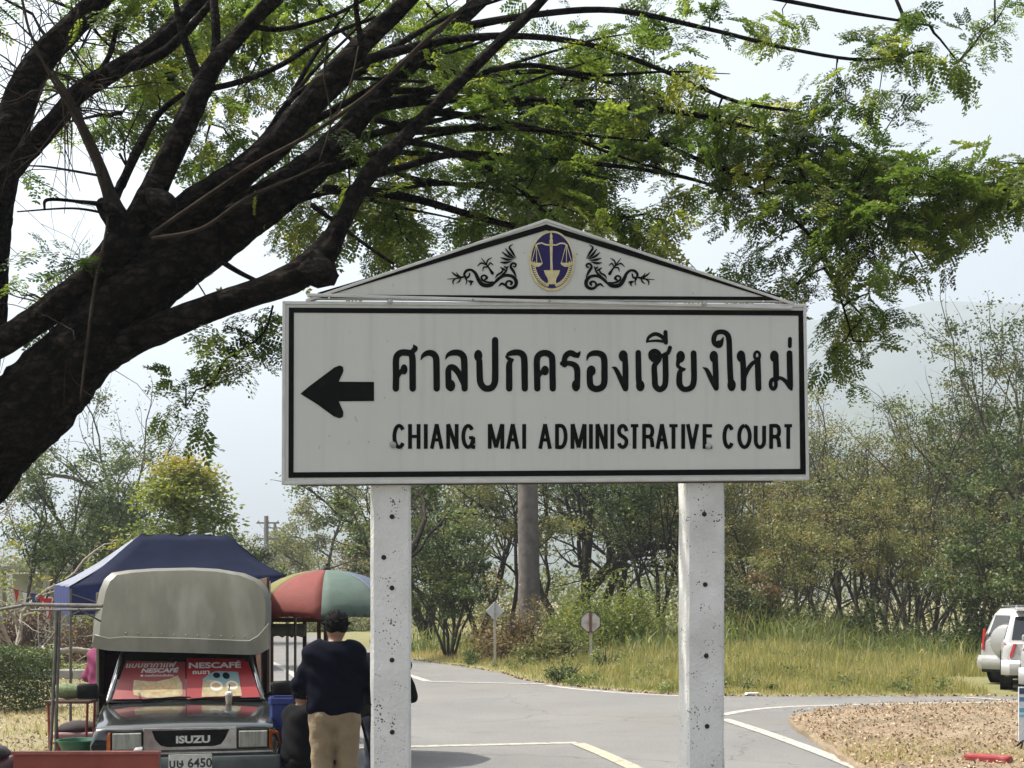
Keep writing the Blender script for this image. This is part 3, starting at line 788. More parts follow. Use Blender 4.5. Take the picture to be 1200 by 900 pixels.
# ================================================================== VEGETATION HELPERS
def unit(a): return a / np.maximum(np.linalg.norm(a, axis=-1, keepdims=True), 1e-9)
def leaf_quads(C, L, W, r, up=0.4, droop=0.0):
    """centres (N,3) -> diamond leaves; returns verts, faces"""
    n = len(C)
    d = unit(r.normal(size=(n, 3)) * [1, 1, 0.7] + [0, 0, -droop])
    q = unit(r.normal(size=(n, 3)) + [0, 0, up])
    s = unit(np.cross(d, q))
    L = (np.ones(n) * L * r.uniform(0.6, 1.3, n))[:, None]; W = (np.ones(n) * W * r.uniform(0.7, 1.25, n))[:, None]
    v = np.stack([C - d * L / 2, C + s * W / 2 - d * L * .05, C + d * L / 2, C - s * W / 2 - d * L * .05], 1).reshape(-1, 3)
    f = np.arange(n * 4).reshape(-1, 4)
    return v, f
def grow(mb, r, p, d, L, rad, lvl, maxl, tips, up, wig, nch, ang, sides=(8, 6, 4, 3, 3), shrink=0.68, seg=5):
    p = Vector(p); d = Vector(d).normalized(); pts = [p.copy()]; dirs = [d.copy()]
    for i in range(seg):
        d = (d + Vector(r.normal(size=3)) * wig + Vector((0, 0, up))).normalized()
        p = p + d * (L / seg); pts.append(p.copy()); dirs.append(d.copy())
    end = 0.62 if lvl < maxl else 0.25
    rads = [rad * (1 - (1 - end) * i / seg) for i in range(seg + 1)]
    mb.tube(pts, rads, sides[min(lvl, len(sides) - 1)], cap=lvl == 0)
    if lvl >= maxl:
        for q in pts[1:]: tips.append(tuple(q))
        return
    if lvl == maxl - 1: tips.append(tuple(pts[-1]))
    for k in range(nch[min(lvl, len(nch) - 1)]):
        t = 0.3 + 0.7 * (k + r.uniform(0.1, 0.9)) / nch[min(lvl, len(nch) - 1)]
        i = min(int(t * seg), seg - 1); fr = t * seg - i
        q = pts[i].lerp(pts[i + 1], fr)
        u, w = frame_of(dirs[i]); a = r.uniform(0, 2 * PI); b = R(ang * r.uniform(0.6, 1.35))
        nd = dirs[i] * math.cos(b) + (u * math.cos(a) + w * math.sin(a)) * math.sin(b)
        grow(mb, r, q, nd, L * shrink * r.uniform(0.7, 1.15), rads[i] * 0.55, lvl + 1, maxl, tips, up, wig * 1.1, nch, ang, sides, shrink, max(3, seg - 1))
    grow(mb, r, pts[-1], dirs[-1], L * shrink, rads[-1] * 0.95, lvl + 1, maxl, tips, up, wig * 1.1, nch, ang, sides, shrink, max(3, seg - 1))

m_bark_dark = mat('bark_dark', (0.018, 0.014, 0.012), 0.95, (0.036, 0.029, 0.023), 5, 8, bump=0.8, bscale=14, spec=0.1)
m_bark_grey = mat('bark_grey', (0.040, 0.034, 0.026), 0.95, (0.080, 0.069, 0.055), 4, 8, bump=0.7, bscale=12, spec=0.15)
m_bark_pale = mat('bark_pale', (0.24, 0.21, 0.17), 0.95, (0.32, 0.28, 0.24), 5, 6, bump=0.3)
lf_olive = leaf_mat('foliage_olive', [(0, (0.050, 0.064, 0.022)), (0.5, (0.135, 0.150, 0.056)), (0.85, (0.205, 0.205, 0.085)), (1, (0.26, 0.21, 0.10))], 0.34)
lf_green = leaf_mat('foliage_green', [(0, (0.022, 0.040, 0.014)), (0.5, (0.060, 0.090, 0.031)), (1, (0.15, 0.185, 0.06))], 0.28)
lf_dark = leaf_mat('foliage_dark', [(0, (0.018, 0.030, 0.011)), (0.6, (0.058, 0.080, 0.027)), (1, (0.125, 0.15, 0.05))], 0.26)
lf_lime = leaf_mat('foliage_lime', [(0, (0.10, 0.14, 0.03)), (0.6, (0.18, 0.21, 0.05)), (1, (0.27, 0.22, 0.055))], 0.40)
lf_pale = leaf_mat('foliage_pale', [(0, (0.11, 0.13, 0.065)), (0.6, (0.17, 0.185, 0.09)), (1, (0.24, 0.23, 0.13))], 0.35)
lf_brown = leaf_mat('foliage_brown', [(0, (0.09, 0.065, 0.035)), (0.6, (0.16, 0.115, 0.06)), (1, (0.21, 0.17, 0.08))], 0.3)
lf_red = leaf_mat('foliage_red', [(0, (0.045, 0.040, 0.028)), (0.5, (0.085, 0.042, 0.040)), (0.8, (0.13, 0.07, 0.06)), (1, (0.16, 0.14, 0.06))], 0.3)
lf_grass = leaf_mat('grass_blades', [(0, (0.15, 0.165, 0.06)), (0.5, (0.265, 0.262, 0.11)), (0.8, (0.40, 0.345, 0.185)), (1, (0.46, 0.385, 0.24))], 0.40)
lf_reed = leaf_mat('reed_blades', [(0, (0.075, 0.110, 0.035)), (0.6, (0.17, 0.205, 0.075)), (1, (0.32, 0.30, 0.14))], 0.35)
lf_dry = leaf_mat('dry_litter', [(0, (0.13, 0.085, 0.05)), (0.5, (0.24, 0.155, 0.09)), (0.8, (0.34, 0.235, 0.14)), (1, (0.44, 0.34, 0.22))], 0.1, boost=1.0)
lf_main = leaf_mat('raintree_leaflets', [(0, (0.022, 0.044, 0.011)), (0.45, (0.050, 0.082, 0.018)), (0.8, (0.10, 0.135, 0.028)), (1, (0.19, 0.205, 0.045))], 0.54, boost=2.2)

# ================================================================== THE BIG TREE IN FRONT
TB = Vector((-4.75, 9.3, 0))
tree = empty('rain_tree', TB, 0, 'big leaning rain tree with dark limbs arching over the court sign', 'tree')
def bark_fore():
    m, n, l = new_mat('bark_rain_tree')
    out = n.new('ShaderNodeOutputMaterial'); b = n.new('ShaderNodeBsdfPrincipled'); b.inputs['Roughness'].default_value = 0.95
    b.inputs['Specular IOR Level'].default_value = 0.08
    tc = n.new('ShaderNodeTexCoord')
    t = n.new('ShaderNodeTexNoise'); t.inputs['Scale'].default_value = 13; t.inputs['Detail'].default_value = 8; t.inputs['Roughness'].default_value = 0.7
    v = n.new('ShaderNodeTexVoronoi'); v.inputs['Scale'].default_value = 10; v.feature = 'DISTANCE_TO_EDGE'
    t2 = n.new('ShaderNodeTexNoise'); t2.inputs['Scale'].default_value = 1.4; t2.inputs['Detail'].default_value = 6
    mp = n.new('ShaderNodeMapping'); mp.inputs['Rotation'].default_value = (0, R(42), 0); mp.inputs['Scale'].default_value = (0.38, 1.3, 1.5)
    l.new(tc.outputs['Object'], mp.inputs['Vector'])
    ad = n.new('ShaderNodeVectorMath'); ad.operation = 'MULTIPLY_ADD'; ad.inputs[1].default_value = (0.12, 0.12, 0.12)
    l.new(tc.outputs['Object'], t.inputs['Vector']); l.new(tc.outputs['Object'], t2.inputs['Vector'])
    l.new(t.outputs['Color'], ad.inputs[0]); l.new(mp.outputs[0], ad.inputs[2]); l.new(ad.outputs[0], v.inputs['Vector'])
    r = n.new('ShaderNodeValToRGB'); e = r.color_ramp.elements
    e[0].position = 0.40; e[0].color = (0.004, 0.003, 0.003, 1); e[1].position = 0.64; e[1].color = (0.056, 0.045, 0.037, 1)
    l.new(t.outputs[0], r.inputs[0])
    x = n.new('ShaderNodeMix'); x.data_type = 'RGBA'; mr = n.new('ShaderNodeMapRange'); mr.inputs[1].default_value = 0.58; mr.inputs[2].default_value = 0.80
    l.new(t2.outputs[0], mr.inputs[0]); l.new(mr.outputs[0], x.inputs[0]); l.new(r.outputs[0], x.inputs[6]); x.inputs[7].default_value = (0.038, 0.030, 0.024, 1)
    fz_ = n.new('ShaderNodeMapRange'); fz_.inputs[1].default_value = 0.0; fz_.inputs[2].default_value = 0.18; fz_.inputs[3].default_value = 0.16; fz_.inputs[4].default_value = 1.0  # fissures darkened in the colour, in place of shade from the relief
    l.new(v.outputs['Distance'], fz_.inputs[0])
    mu = n.new('ShaderNodeMix'); mu.data_type = 'RGBA'; mu.blend_type = 'MULTIPLY'; mu.inputs[0].default_value = 1
    l.new(x.outputs[2], mu.inputs[6]); l.new(fz_.outputs[0], mu.inputs[7]); l.new(mu.outputs[2], b.inputs['Base Color'])
    mm = n.new('ShaderNodeMath'); mm.operation = 'MULTIPLY_ADD'; mm.inputs[1].default_value = 1.6; l.new(v.outputs['Distance'], mm.inputs[0]); l.new(t.outputs[0], mm.inputs[2])
    bp = n.new('ShaderNodeBump'); bp.inputs['Strength'].default_value = 1.0; bp.inputs['Distance'].default_value = 0.10
    l.new(mm.outputs[0], bp.inputs['Height']); l.new(bp.outputs[0], b.inputs['Normal'])
    l.new(b.outputs[0], out.inputs[0]); return m
m_bark_fore = bark_fore()
nodes = []      # (point, radius) where twigs may spring from
def limb(name, pix, n=14, rough=0.09, seed=0, mat_=None, sub=0, keep=True, start=None):
    """pix: (px, py, width px, distance)"""
    n = {30: 84, 20: 44, 18: 40, 16: 34, 14: 26, 12: 20}.get(n, n)
    sp = smooth_path(pix, sub or (12 if n > 30 else 9 if n > 12 else 6))
    pts, rad = [], []
    for (x, y, w, Y) in sp:
        pts.append(P(x, y, Y) - TB); rad.append(max(w, 1.2) * (0.80 if w > 66 else 0.73 if w > 14 else 0.9) / 2 / F * Y)
    if start:
        pts = [Vector(s[:3]) for s in start] + pts; rad = [s[3] for s in start] + rad
    ph = seed * 3.7
    arc_ = [0.0]
    for i in range(1, len(pts)): arc_.append(arc_[-1] + (pts[i] - pts[i - 1]).length)
    def jit(i, k):
        a = 2 * PI * k / n; s = arc_[i]; rr_ = max(rad[i], 0.02)
        lump = noise.noise(Vector((math.cos(a) * 1.2 + ph, math.sin(a) * 1.2, s * 2.2)))
        q = min(max(rad[i] * 24, 1.6), 8.0)
        rid = 0.6 - abs(noise.noise(Vector((math.cos(a) * q, math.sin(a) * q + ph, s * 3.2)))) * 2.6
        fine = noise.noise(Vector((math.cos(a) * q * 2.6, math.sin(a) * q * 2.2, s * 14 + ph)))
        return rough * 1.5 * lump + (0.10 * rid + 0.06 * fine) * (1 if n > 12 else 0.5)
    g = MB(); g.tube(pts, rad, n, jit=jit)
    o = g.build(name, mat_ or m_bark_fore, tree, smooth=True)
    if keep:
        for p, q in list(zip(pts, rad))[len(pts) // 3:]: nodes.append((p.copy(), q))
    return o
trunk = limb('trunk', [(-90, 610, 128, 9.3), (-14, 527, 118, 9.2), (42, 469, 110, 9.1), (92, 416, 100, 9.0), (136, 368, 92, 9.0), (184, 326, 80, 9.0), (245, 284, 70, 9.1), (310, 240, 62, 9.2), (362, 200, 52, 9.4), (402, 158, 40, 9.6), (440, 115, 32, 9.8), (482, 74, 26, 10.0), (530, 34, 22, 10.3), (580, -14, 18, 10.6), (640, -70, 12, 11)], 30, 0.085, 1, sub=16,
             start=[(0, 0, -0.1, 0.56), (0.0, 0, 0.3, 0.45), (0.16, 0, 1.2, 0.37)])
limb('limb', [(150, 318, 64, 9.1), (215, 252, 54, 9.0), (280, 205, 46, 8.9), (332, 160, 46, 8.8), (376, 106, 42, 8.8), (402, 78, 35, 8.8), (432, 44, 30, 8.8), (474, 4, 25, 8.8), (520, -45, 20, 8.8)], 20, 0.10, 2)
limb('limb', [(50, 462, 60, 9.1), (94, 434, 54, 9.0), (152, 402, 47, 8.9), (222, 370, 42, 8.8), (292, 345, 42, 8.75), (342, 325, 46, 8.7), (376, 300, 44, 8.7), (400, 262, 28, 8.7), (430, 208, 25, 8.8), (470, 165, 23, 8.9), (520, 115, 19, 9.0), (570, 65, 17, 9.1), (622, 14, 15, 9.2), (670, -40, 12, 9.3)], 18, 0.11, 3)
g = MB(); g.tube([P(366, 312, 8.68) - TB, P(382, 322, 8.62) - TB, P(391, 326, 8.6) - TB], [0.11, 0.085, 0.05], 14, jit=lambda i, k: 0.18 * math.sin(k * 2.3 + i)); g.build('branch_stub', m_bark_fore, tree, smooth=True)
limb('limb', [(120, 320, 60, 9.0), (158, 262, 46, 8.95), (190, 202, 40, 8.9), (214, 152, 37, 8.9), (236, 106, 33, 8.9), (254, 72, 28, 8.9), (290, 30, 23, 8.9), (330, -12, 19, 8.9), (360, -50, 15, 8.9)], 18, 0.11, 4)
limb('limb', [(-70, 440, 44, 9.0), (0, 402, 44, 8.95), (60, 362, 43, 8.9), (112, 318, 44, 8.9), (150, 285, 52, 8.9)], 18, 0.10, 5)
limb('limb', [(-26, 470, 50, 9.6), (-14, 380, 50, 9.6), (-10, 300, 52, 9.6), (-4, 230, 54, 9.6), (10, 165, 56, 9.6), (26, 112, 48, 9.6), (48, 72, 42, 9.6), (78, 38, 38, 9.6), (112, 4, 35, 9.6), (150, -40, 30, 9.6)], 20, 0.09, 6)
limb('limb', [(0, 215, 34, 9.5), (28, 182, 33, 9.5), (62, 144, 32, 9.4), (96, 106, 31, 9.4), (132, 84, 27, 9.4), (172, 58, 24, 9.4), (210, 24, 23, 9.4), (245, -14, 21, 9.4)], 16, 0.10, 7)
limb('branch', [(120, 92, 15, 9.4), (160, 76, 14, 9.3), (196, 58, 13, 9.2), (232, 22, 11, 9.2), (258, -12, 9, 9.2)], 10, 0.08, 8)
m_bark_bare = mat('bark_bare_branch', (0.018, 0.014, 0.011), 0.95, (0.042, 0.032, 0.025), 8, 6, bump=0.6, spec=0.08)
limb('branch', [(136, 255, 40, 8.9), (128, 228, 22, 8.9), (114, 188, 17, 8.9), (92, 140, 14, 8.9), (76, 108, 9, 8.9), (60, 84, 4, 8.9)], 12, 0.10, 9, m_bark_bare)
limb('branch', [(134, 232, 18, 9.0), (146, 208, 12, 9.0), (160, 178, 13, 9.0), (184, 136, 9, 9.0), (216, 108, 7, 9.0)], 8, 0.08, 10)
limb('branch', [(236, 100, 13, 8.9), (224, 68, 11, 8.9), (212, 32, 9, 8.9), (204, -10, 7, 8.9)], 8, 0.08, 11)
limb('branch', [(252, 74, 13, 8.95), (253, 38, 12, 8.95), (250, -10, 10, 8.95)], 8, 0.08, 12)
limb('burl', [(116, 236, 16, 8.85), (126, 246, 34, 8.85), (138, 264, 42, 8.88), (144, 292, 36, 8.9), (140, 318, 10, 8.9)], 14, 0.22, 13)
limb('burl', [(172, 222, 10, 8.82), (182, 232, 32, 8.82), (196, 242, 34, 8.82), (208, 250, 14, 8.84)], 14, 0.2, 14)
# pale aerial vines lying along the limbs
for pts in ([(176, 276, 6, 8.62), (240, 232, 6, 8.55), (300, 192, 5.5, 8.5), (352, 164, 5.5, 8.5), (402, 132, 5.5, 8.5), (448, 96, 5, 8.6), (505, 42, 6, 8.7), (560, -5, 5, 8.8)],
            [(178, 280, 6, 8.5), (236, 268, 5, 8.5), (290, 232, 5, 8.5), (350, 206, 3, 8.5), (380, 190, 2, 8.5)],
            [(26, 0, 4, 9.0), (36, 40, 4, 8.9), (62, 95, 4, 8.9), (90, 142, 4, 8.85), (118, 210, 4, 8.8), (126, 260, 4, 8.8), (112, 330, 5, 8.6), (104, 390, 5, 8.5), (94, 470, 3, 8.45)],
            [(384, 50, 3, 8.6), (380, 90, 3, 8.6), (388, 140, 3, 8.6), (374, 190, 2, 8.6)], [(420, 55, 2, 8.7), (410, 100, 3, 8.6), (386, 150, 2, 8.6)]):
    limb('vine', pts, 6, 0.06, len(pts), m_bark_bare, keep=False)
# bare twig sprigs
for k, pts in enumerate(([(126, 240, 9, 8.8), (92, 236, 5, 8.8), (56, 234, 5, 8.7), (52, 246, 3, 8.7)], [(118, 206, 4, 8.8), (60, 196, 3, 8.9), (32, 194, 2, 9)], [(126, 250, 4, 8.8), (84, 244, 3, 8.8), (20, 248, 2, 8.8)],
        [(140, 180, 4, 9), (150, 196, 3, 9), (146, 170, 2, 9), (168, 120, 2, 9)], [(250, 300, 9, 8.9), (278, 318, 7, 8.9), (302, 330, 6, 8.9)], [(365, 240, 8, 8.9), (395, 262, 6, 8.9), (430, 288, 5, 8.9), (462, 310, 4, 8.9)],
        [(228, 326, 2, 8.7), (240, 345, 2, 8.7), (245, 356, 1.5, 8.7)], [(320, 358, 3, 8.7), (312, 385, 3, 8.7), (296, 402, 3, 8.7), (266, 420, 3, 8.7), (252, 445, 2, 8.7)])):
    limb('twig', pts, 5, 0.05, k + 40, keep=k in (5, 7))
rt = np.random.default_rng(91)
tw = MB()
NN = [(p, q) for p, q in nodes if p.x < 1.9]
for k in range(150):
    p, q = NN[int(rt.integers(len(NN)))]
    d = Vector(rt.normal(size=3)); d.y *= 0.5; d = d.normalized(); L = rt.uniform(0.25, 1.1); pts_ = [p.copy()]
    for j in range(6):
        d = (d + Vector(rt.normal(size=3)) * 0.28 + Vector((0, 0, -0.05))).normalized(); pts_.append(pts_[-1] + d * L / 6)
    r0_ = rt.uniform(0.003, 0.008)
    tw.tube(pts_, [r0_ * (1 - .12 * j) for j in range(7)], 4, cap=False)
    if rt.uniform() < .6:
        d2 = (d + Vector(rt.normal(size=3)) * .8).normalized(); q2 = pts_[3]
        tw.tube([q2, q2 + d2 * L * .2, q2 + d2 * L * .38 + Vector((0, 0, -.03))], [r0_ * .6, r0_ * .45, r0_ * .25], 4, cap=False)
tw.build('bare_twigs', m_bark_bare, tree, fixn=False)['kind'] = 'stuff'
# long side branches sweeping right
for k, pts in enumerate((
        [(402, 158, 18, 9.6), (440, 128, 15, 9.7), (500, 118, 12, 9.9), (580, 116, 11, 10.1), (680, 122, 10, 10.3), (770, 128, 8, 10.4), (840, 140, 7, 10.4), (910, 160, 5, 10.4), (980, 190, 3, 10.4)],
        [(380, 222, 16, 9.2), (432, 224, 13, 9.4), (490, 234, 11, 9.6), (552, 252, 9, 9.8), (612, 266, 8, 10.0), (690, 262, 5, 10.1), (760, 250, 3, 10.2)],
        [(430, 208, 10, 8.8), (470, 196, 9, 9.1), (540, 180, 8, 9.4), (620, 186, 7, 9.8), (700, 192, 6, 10.1), (790, 205, 5, 10.3), (860, 225, 3, 10.5)],
        [(470, 165, 10, 8.9), (510, 172, 8, 9.0), (560, 190, 7, 9.2), (610, 222, 6, 9.4), (640, 250, 5, 9.6), (700, 285, 3, 9.8)],
        [(402, 78, 14, 8.8), (460, 62, 12, 9.0), (520, 48, 10, 9.2), (600, 42, 9, 9.5), (690, 52, 7, 9.8), (780, 84, 6, 10.0), (860, 118, 5, 10.2), (940, 132, 4, 10.4)],
        [(530, 34, 12, 10.3), (620, 18, 9, 10.3), (720, 12, 8, 10.3), (830, 34, 6, 10.3), (920, 56, 5, 10.3), (1010, 70, 4, 10.3), (1080, 60, 2.5, 10.3)],
        [(580, -14, 10, 10.6), (700, -30, 8, 10.6), (860, -10, 6, 10.6), (980, 12, 5, 10.6), (1090, 30, 3, 10.6)],
        [(680, 122, 7, 10.3), (760, 160, 6, 10.3), (840, 195, 6, 10.2), (930, 215, 6, 10.1), (1020, 225, 5, 10.0), (1110, 228, 4, 9.9), (1210, 220, 3, 9.8)],
        [(840, 195, 5, 10.2), (910, 240, 4, 10.1), (960, 290, 4, 10.0), (985, 350, 3, 9.9), (1000, 400, 2, 9.9)],
        [(930, 215, 4, 10.1), (1000, 250, 4, 10.0), (1060, 285, 3, 9.9), (1080, 310, 2, 9.9)],
        [(300, 190, 9, 8.9), (330, 130, 8, 8.9), (370, 96, 6, 9.0), (420, 92, 5, 9.1), (500, 96, 4, 9.3)],
        [(482, 74, 9, 10.0), (560, 88, 7, 10.1), (640, 84, 6, 10.3), (740, 102, 5, 10.4), (800, 120, 4, 10.5)],
        [(440, 140, 9, 9.4), (500, 152, 8, 9.7), (570, 148, 7, 10.0), (650, 158, 6, 10.2), (740, 180, 4, 10.4)],
        [(375, 205, 10, 9.4), (430, 190, 8, 9.8), (480, 208, 7, 10.2), (540, 216, 6, 10.6), (620, 210, 5, 10.9)],
        [(236, 106, 9, 8.9), (280, 96, 8, 9.0), (330, 76, 7, 9.2), (380, 44, 6, 9.3), (440, 20, 5, 9.5)],
        [(290, 30, 8, 8.9), (330, 34, 7, 9.0), (390, 18, 5, 9.2), (440, -8, 4, 9.4)],
        [(110, 95, 8, 9.4), (130, 60, 7, 9.5), (140, 10, 5, 9.6)])):
    limb('branch', pts, 8, 0.07, 60 + k)

# many thin, nearly straight boughs fanning up and to the right from the fork
rb_ = np.random.default_rng(44)
starts = [(262, 218), (300, 192), (330, 165), (350, 205), (372, 190), (390, 170), (410, 140), (420, 225), (450, 185), (480, 160), (345, 222), (375, 112), (400, 85), (500, 135), (540, 95), (455, 100), (290, 205), (430, 120)]
ends = [(470, -20), (560, -15), (640, 10), (620, 150), (720, 60), (760, 110), (800, 30), (650, 235), (720, 215), (800, 165), (560, 265), (560, 40), (650, -20), (790, 200), (860, 90), (700, 140), (420, -15), (690, 95)]
for k, ((x0, y0), (x1, y1)) in enumerate(zip(starts, ends)):
    Y0 = 9.2 + rb_.uniform(-.2, .5); Y1 = Y0 + rb_.uniform(.2, 1.4); w0 = rb_.uniform(7, 12)
    pts = []
    for t in (0, .25, .5, .75, 1):
        pts.append((x0 + (x1 - x0) * t + rb_.normal(0, 5), y0 + (y1 - y0) * t + rb_.normal(0, 4) - 10 * math.sin(PI * t), w0 * (1 - .88 * t), Y0 + (Y1 - Y0) * t))
    limb('branch', pts, 8, 0.06, 300 + k)
# foliage: (cx, cy, rx, ry, sprays per 10,000 px2, near, far)
blobs = [(30, 20, 60, 40, 2.0, 9, 11), (165, 40, 90, 60, 7, 9.5, 12), (300, 20, 95, 45, 8, 9.5, 12.5), (110, 130, 60, 55, 4, 9.4, 11.5), (225, 110, 60, 50, 5.5, 9.4, 12), (285, 180, 65, 50, 7, 9.3, 11.5),
         (95, 290, 42, 30, 3.5, 8.6, 9.6), (50, 330, 38, 30, 4, 8.6, 9.6), (335, 255, 50, 35, 4, 9.2, 10.5), (400, 250, 55, 45, 8, 9.2, 11), (470, 225, 70, 50, 8, 9.2, 11.5), (450, 285, 55, 25, 6, 9.2, 10.5),
         (430, 130, 70, 60, 4, 9.4, 12), (400, 30, 80, 40, 6, 9.5, 12),
         (520, 120, 110, 60, 6.5, 9.4, 12), (560, 225, 95, 45, 8, 9.2, 12), (645, 215, 100, 45, 7.5, 9.2, 12), (520, 280, 60, 25, 6, 9.2, 11), (590, 50, 120, 50, 7, 9.5, 12.5), (700, 90, 100, 55, 6.5, 9.5, 12), (680, 170, 110, 45, 8.5, 9.4, 12), (760, 150, 100, 50, 8.5, 9.6, 12),
         (745, 225, 60, 40, 6, 9.5, 11.5), (700, 262, 50, 22, 7, 9.3, 11), (840, 180, 75, 55, 8, 9.7, 11.5), (790, 50, 80, 40, 2.5, 9.8, 11.5), (770, 285, 60, 18, 5, 9.3, 11), (850, 318, 40, 16, 5, 9.3, 11),
         (900, 165, 65, 45, 6, 9.8, 11), (960, 200, 65, 40, 13, 9.6, 11), (1015, 225, 65, 45, 15, 9.5, 11), (1085, 228, 65, 38, 16, 9.4, 11), (1150, 220, 65, 38, 16, 9.3, 11), (1215, 212, 50, 40, 14, 9.3, 11), (995, 285, 45, 40, 12, 9.5, 11), (1055, 282, 55, 28, 11, 9.4, 10.8), (1125, 266, 45, 18, 9, 9.4, 10.6),
         (890, 250, 32, 45, 5, 9.6, 11), (925, 235, 40, 30, 5, 9.6, 11), (985, 358, 42, 32, 8, 9.6, 11), (1012, 396, 34, 26, 7, 9.6, 11), (942, 345, 28, 18, 6, 9.6, 10.8), (972, 425, 24, 18, 5, 9.6, 10.8),
         (980, 55, 75, 35, 2.6, 9.8, 11), (1060, 25, 75, 35, 4.5, 9.8, 11), (1118, 75, 34, 45, 3, 9.8, 11), (930, 108, 70, 35, 4, 9.8, 11), (1150, 12, 40, 22, 4, 9.8, 11), (880, 28, 60, 28, 2.4, 9.8, 11), (1010, 125, 60, 30, 2.2, 9.8, 11), (740, 20, 40, 25, 8, 9.8, 11),
         (268, 425, 52, 32, 4.5, 8.6, 9.2), (232, 462, 34, 26, 3.5, 8.6, 9.2), (305, 392, 34, 20, 2.6, 8.6, 9.2), (190, 60, 70, 50, 4, 10, 12), (620, 130, 130, 70, 3, 10, 12.5), (360, 110, 60, 60, 4.5, 9.6, 12), (250, 60, 80, 50, 5, 9.8, 12), (470, 60, 80, 50, 5, 9.8, 12), (440, 190, 50, 40, 5, 9.6, 11.5), (330, 220, 40, 30, 5, 9.4, 11), (600, 240, 80, 30, 6, 9.4, 11.5)]
r = np.random.default_rng(21)
sp_pts = []
for cx, cy, rx, ry, dn, y0, y1 in blobs:
    n = max(2, int(PI * rx * ry * dn / 1e4 * 1.12 + r.uniform()))
    for k in range(n):
        a = r.uniform(0, 2 * PI); q = math.sqrt(r.uniform()) * 1.05
        sp_pts.append(P(cx + rx * q * math.cos(a), cy + ry * q * math.sin(a), r.uniform(y0, y1)) - TB)
# the crown goes on above and beside what the frame shows
for k in range(40):
    px = r.uniform(-250, 1250); py = r.uniform(-330, -10) * (1 - 0.5 * max(0, px - 800) / 450)
    sp_pts.append(P(px, py, r.uniform(8.6, 13)) - TB)
for k in range(26):
    sp_pts.append(P(r.uniform(-420, -20), r.uniform(-250, 330), r.uniform(8.6, 12)) - TB)
for k in range(42):      # near side of the crown, out of view, added to shade the sign posts
    sp_pts.append(Vector((r.uniform(-3.6, -0.2), r.uniform(6.2, 7.7), r.uniform(5.5, 6.4))) - TB)
NP = np.array([tuple(p) for p, q in nodes]); 
SPT = np.array([tuple(p) for p in sp_pts])
d0 = np.min(np.linalg.norm(SPT[:, None, :] - NP[None, ::2, :], axis=2), axis=1)
order = np.argsort(d0)
allp = [p for p in NP]; parent_i = [-1] * len(NP); par = {}
arr = np.zeros((len(NP) + len(SPT), 3)); arr[:len(NP)] = NP; cnt = len(NP)
child_n = np.zeros(len(NP) + len(SPT))
par_idx = np.full(len(NP) + len(SPT), -1)
for o_ in order:
    p = SPT[o_]
    dd = np.linalg.norm(arr[:cnt] - p, axis=1)
    j = int(np.argmin(dd))
    arr[cnt] = p; par_idx[cnt] = j; cnt += 1
for i in range(cnt - 1, len(NP) - 1, -1):
    child_n[i] += 1
    j = par_idx[i]
    if j >= len(NP): child_n[j] += child_n[i]
g = MB()
for i in range(len(NP), cnt):
    a, b = Vector(arr[par_idx[i]]), Vector(arr[i])
    mid = (a + b) / 2 + Vector(r.normal(size=3)) * 0.07 * (b - a).length + Vector((0, 0, 0.05 * (b - a).length))
    rd = min(0.0035 * math.sqrt(child_n[i]) + 0.001, 0.014)
    g.tube([a, a.lerp(mid, .6) + Vector(r.normal(size=3)) * .01, mid, b], [rd * 1.5, rd * 1.2, rd, rd * 0.7], 4, cap=False)
g.build('twigs', m_bark_fore, tree, fixn=False)['kind'] = 'stuff'
# one bipinnate leaf as leaflets in its own plane (x along the rachis, z up)
def leaf_template(r, rach=0.15, pin=4, lp=4, L=0.034, W=0.0200):
    V = []
    for i in range(pin):
        x0 = rach * (0.25 + 0.75 * (i + 1) / pin)
        for s in (-1, 1):
            pl = 0.085 * (0.7 + 0.5 * i / pin)
            ang = R(58 - 22 * i / pin) * s
            d = np.array([math.cos(ang), math.sin(ang), -0.18]); nrm = np.array([-d[1], d[0], 0])
            for k in range(lp):
                c = np.array([x0, 0, -0.02 * i]) + d * pl * (k + 0.8) / lp + np.array([0, 0, -0.012 * (k / lp) ** 2])
                for t in (-1, 1):
                    ax = unit(d * 0.62 + nrm * t * 0.8 + np.array([0, 0, r.normal() * 0.3])); sd = unit(np.cross(ax, [0.1 * r.normal(), 0.1 * r.normal(), 1]))
                    l_ = L * (0.75 + 0.5 * k / lp)
                    b0 = c + ax * 0.001
                    V.append([b0, b0 + ax * l_ * .55 + sd * W / 2, b0 + ax * l_, b0 + ax * l_ * .45 - sd * W / 2])
            ax = unit(d); b0 = np.array([x0, 0, -0.02 * i]) + d * pl
            V.append([b0, b0 + ax * L * .6 + nrm * W / 2, b0 + ax * L * 1.1, b0 + ax * L * .5 - nrm * W / 2])
    return np.array(V).reshape(-1, 3)
temps = [leaf_template(r) for _ in range(3)]
VV, TT = [], []
for i in range(len(NP), cnt):
    p = arr[i]; nl = int(r.integers(8, 15))
    out = unit(p - arr[par_idx[i]] + r.normal(size=3) * 0.05)
    base_t = np.clip(r.normal(0.46, 0.20), 0, 1)
    for k in range(nl):
        d = unit(out * 0.7 + r.normal(size=3) * [0.8, 0.8, 0.32] + [0, 0, -0.22])
        up = unit(np.array([0, 0, 1.0]) + r.normal(size=3) * 0.42)
        y = unit(np.cross(up, d)); z = np.cross(d, y)
        M = np.stack([d, y, z], 1) * r.uniform(0.6, 1.2)
        o = p + out * r.uniform(-0.34, 0.22) * [1, 1, .6] + r.normal(size=3) * [0.10, 0.10, 0.035]
        t = temps[int(r.integers(3))]
        v = t @ M.T + o
        VV.append(v); TT.append(np.repeat(np.clip(base_t + r.normal(0, 0.10) + r.normal(0, 0.10, len(v) // 4), 0, 1), 4))
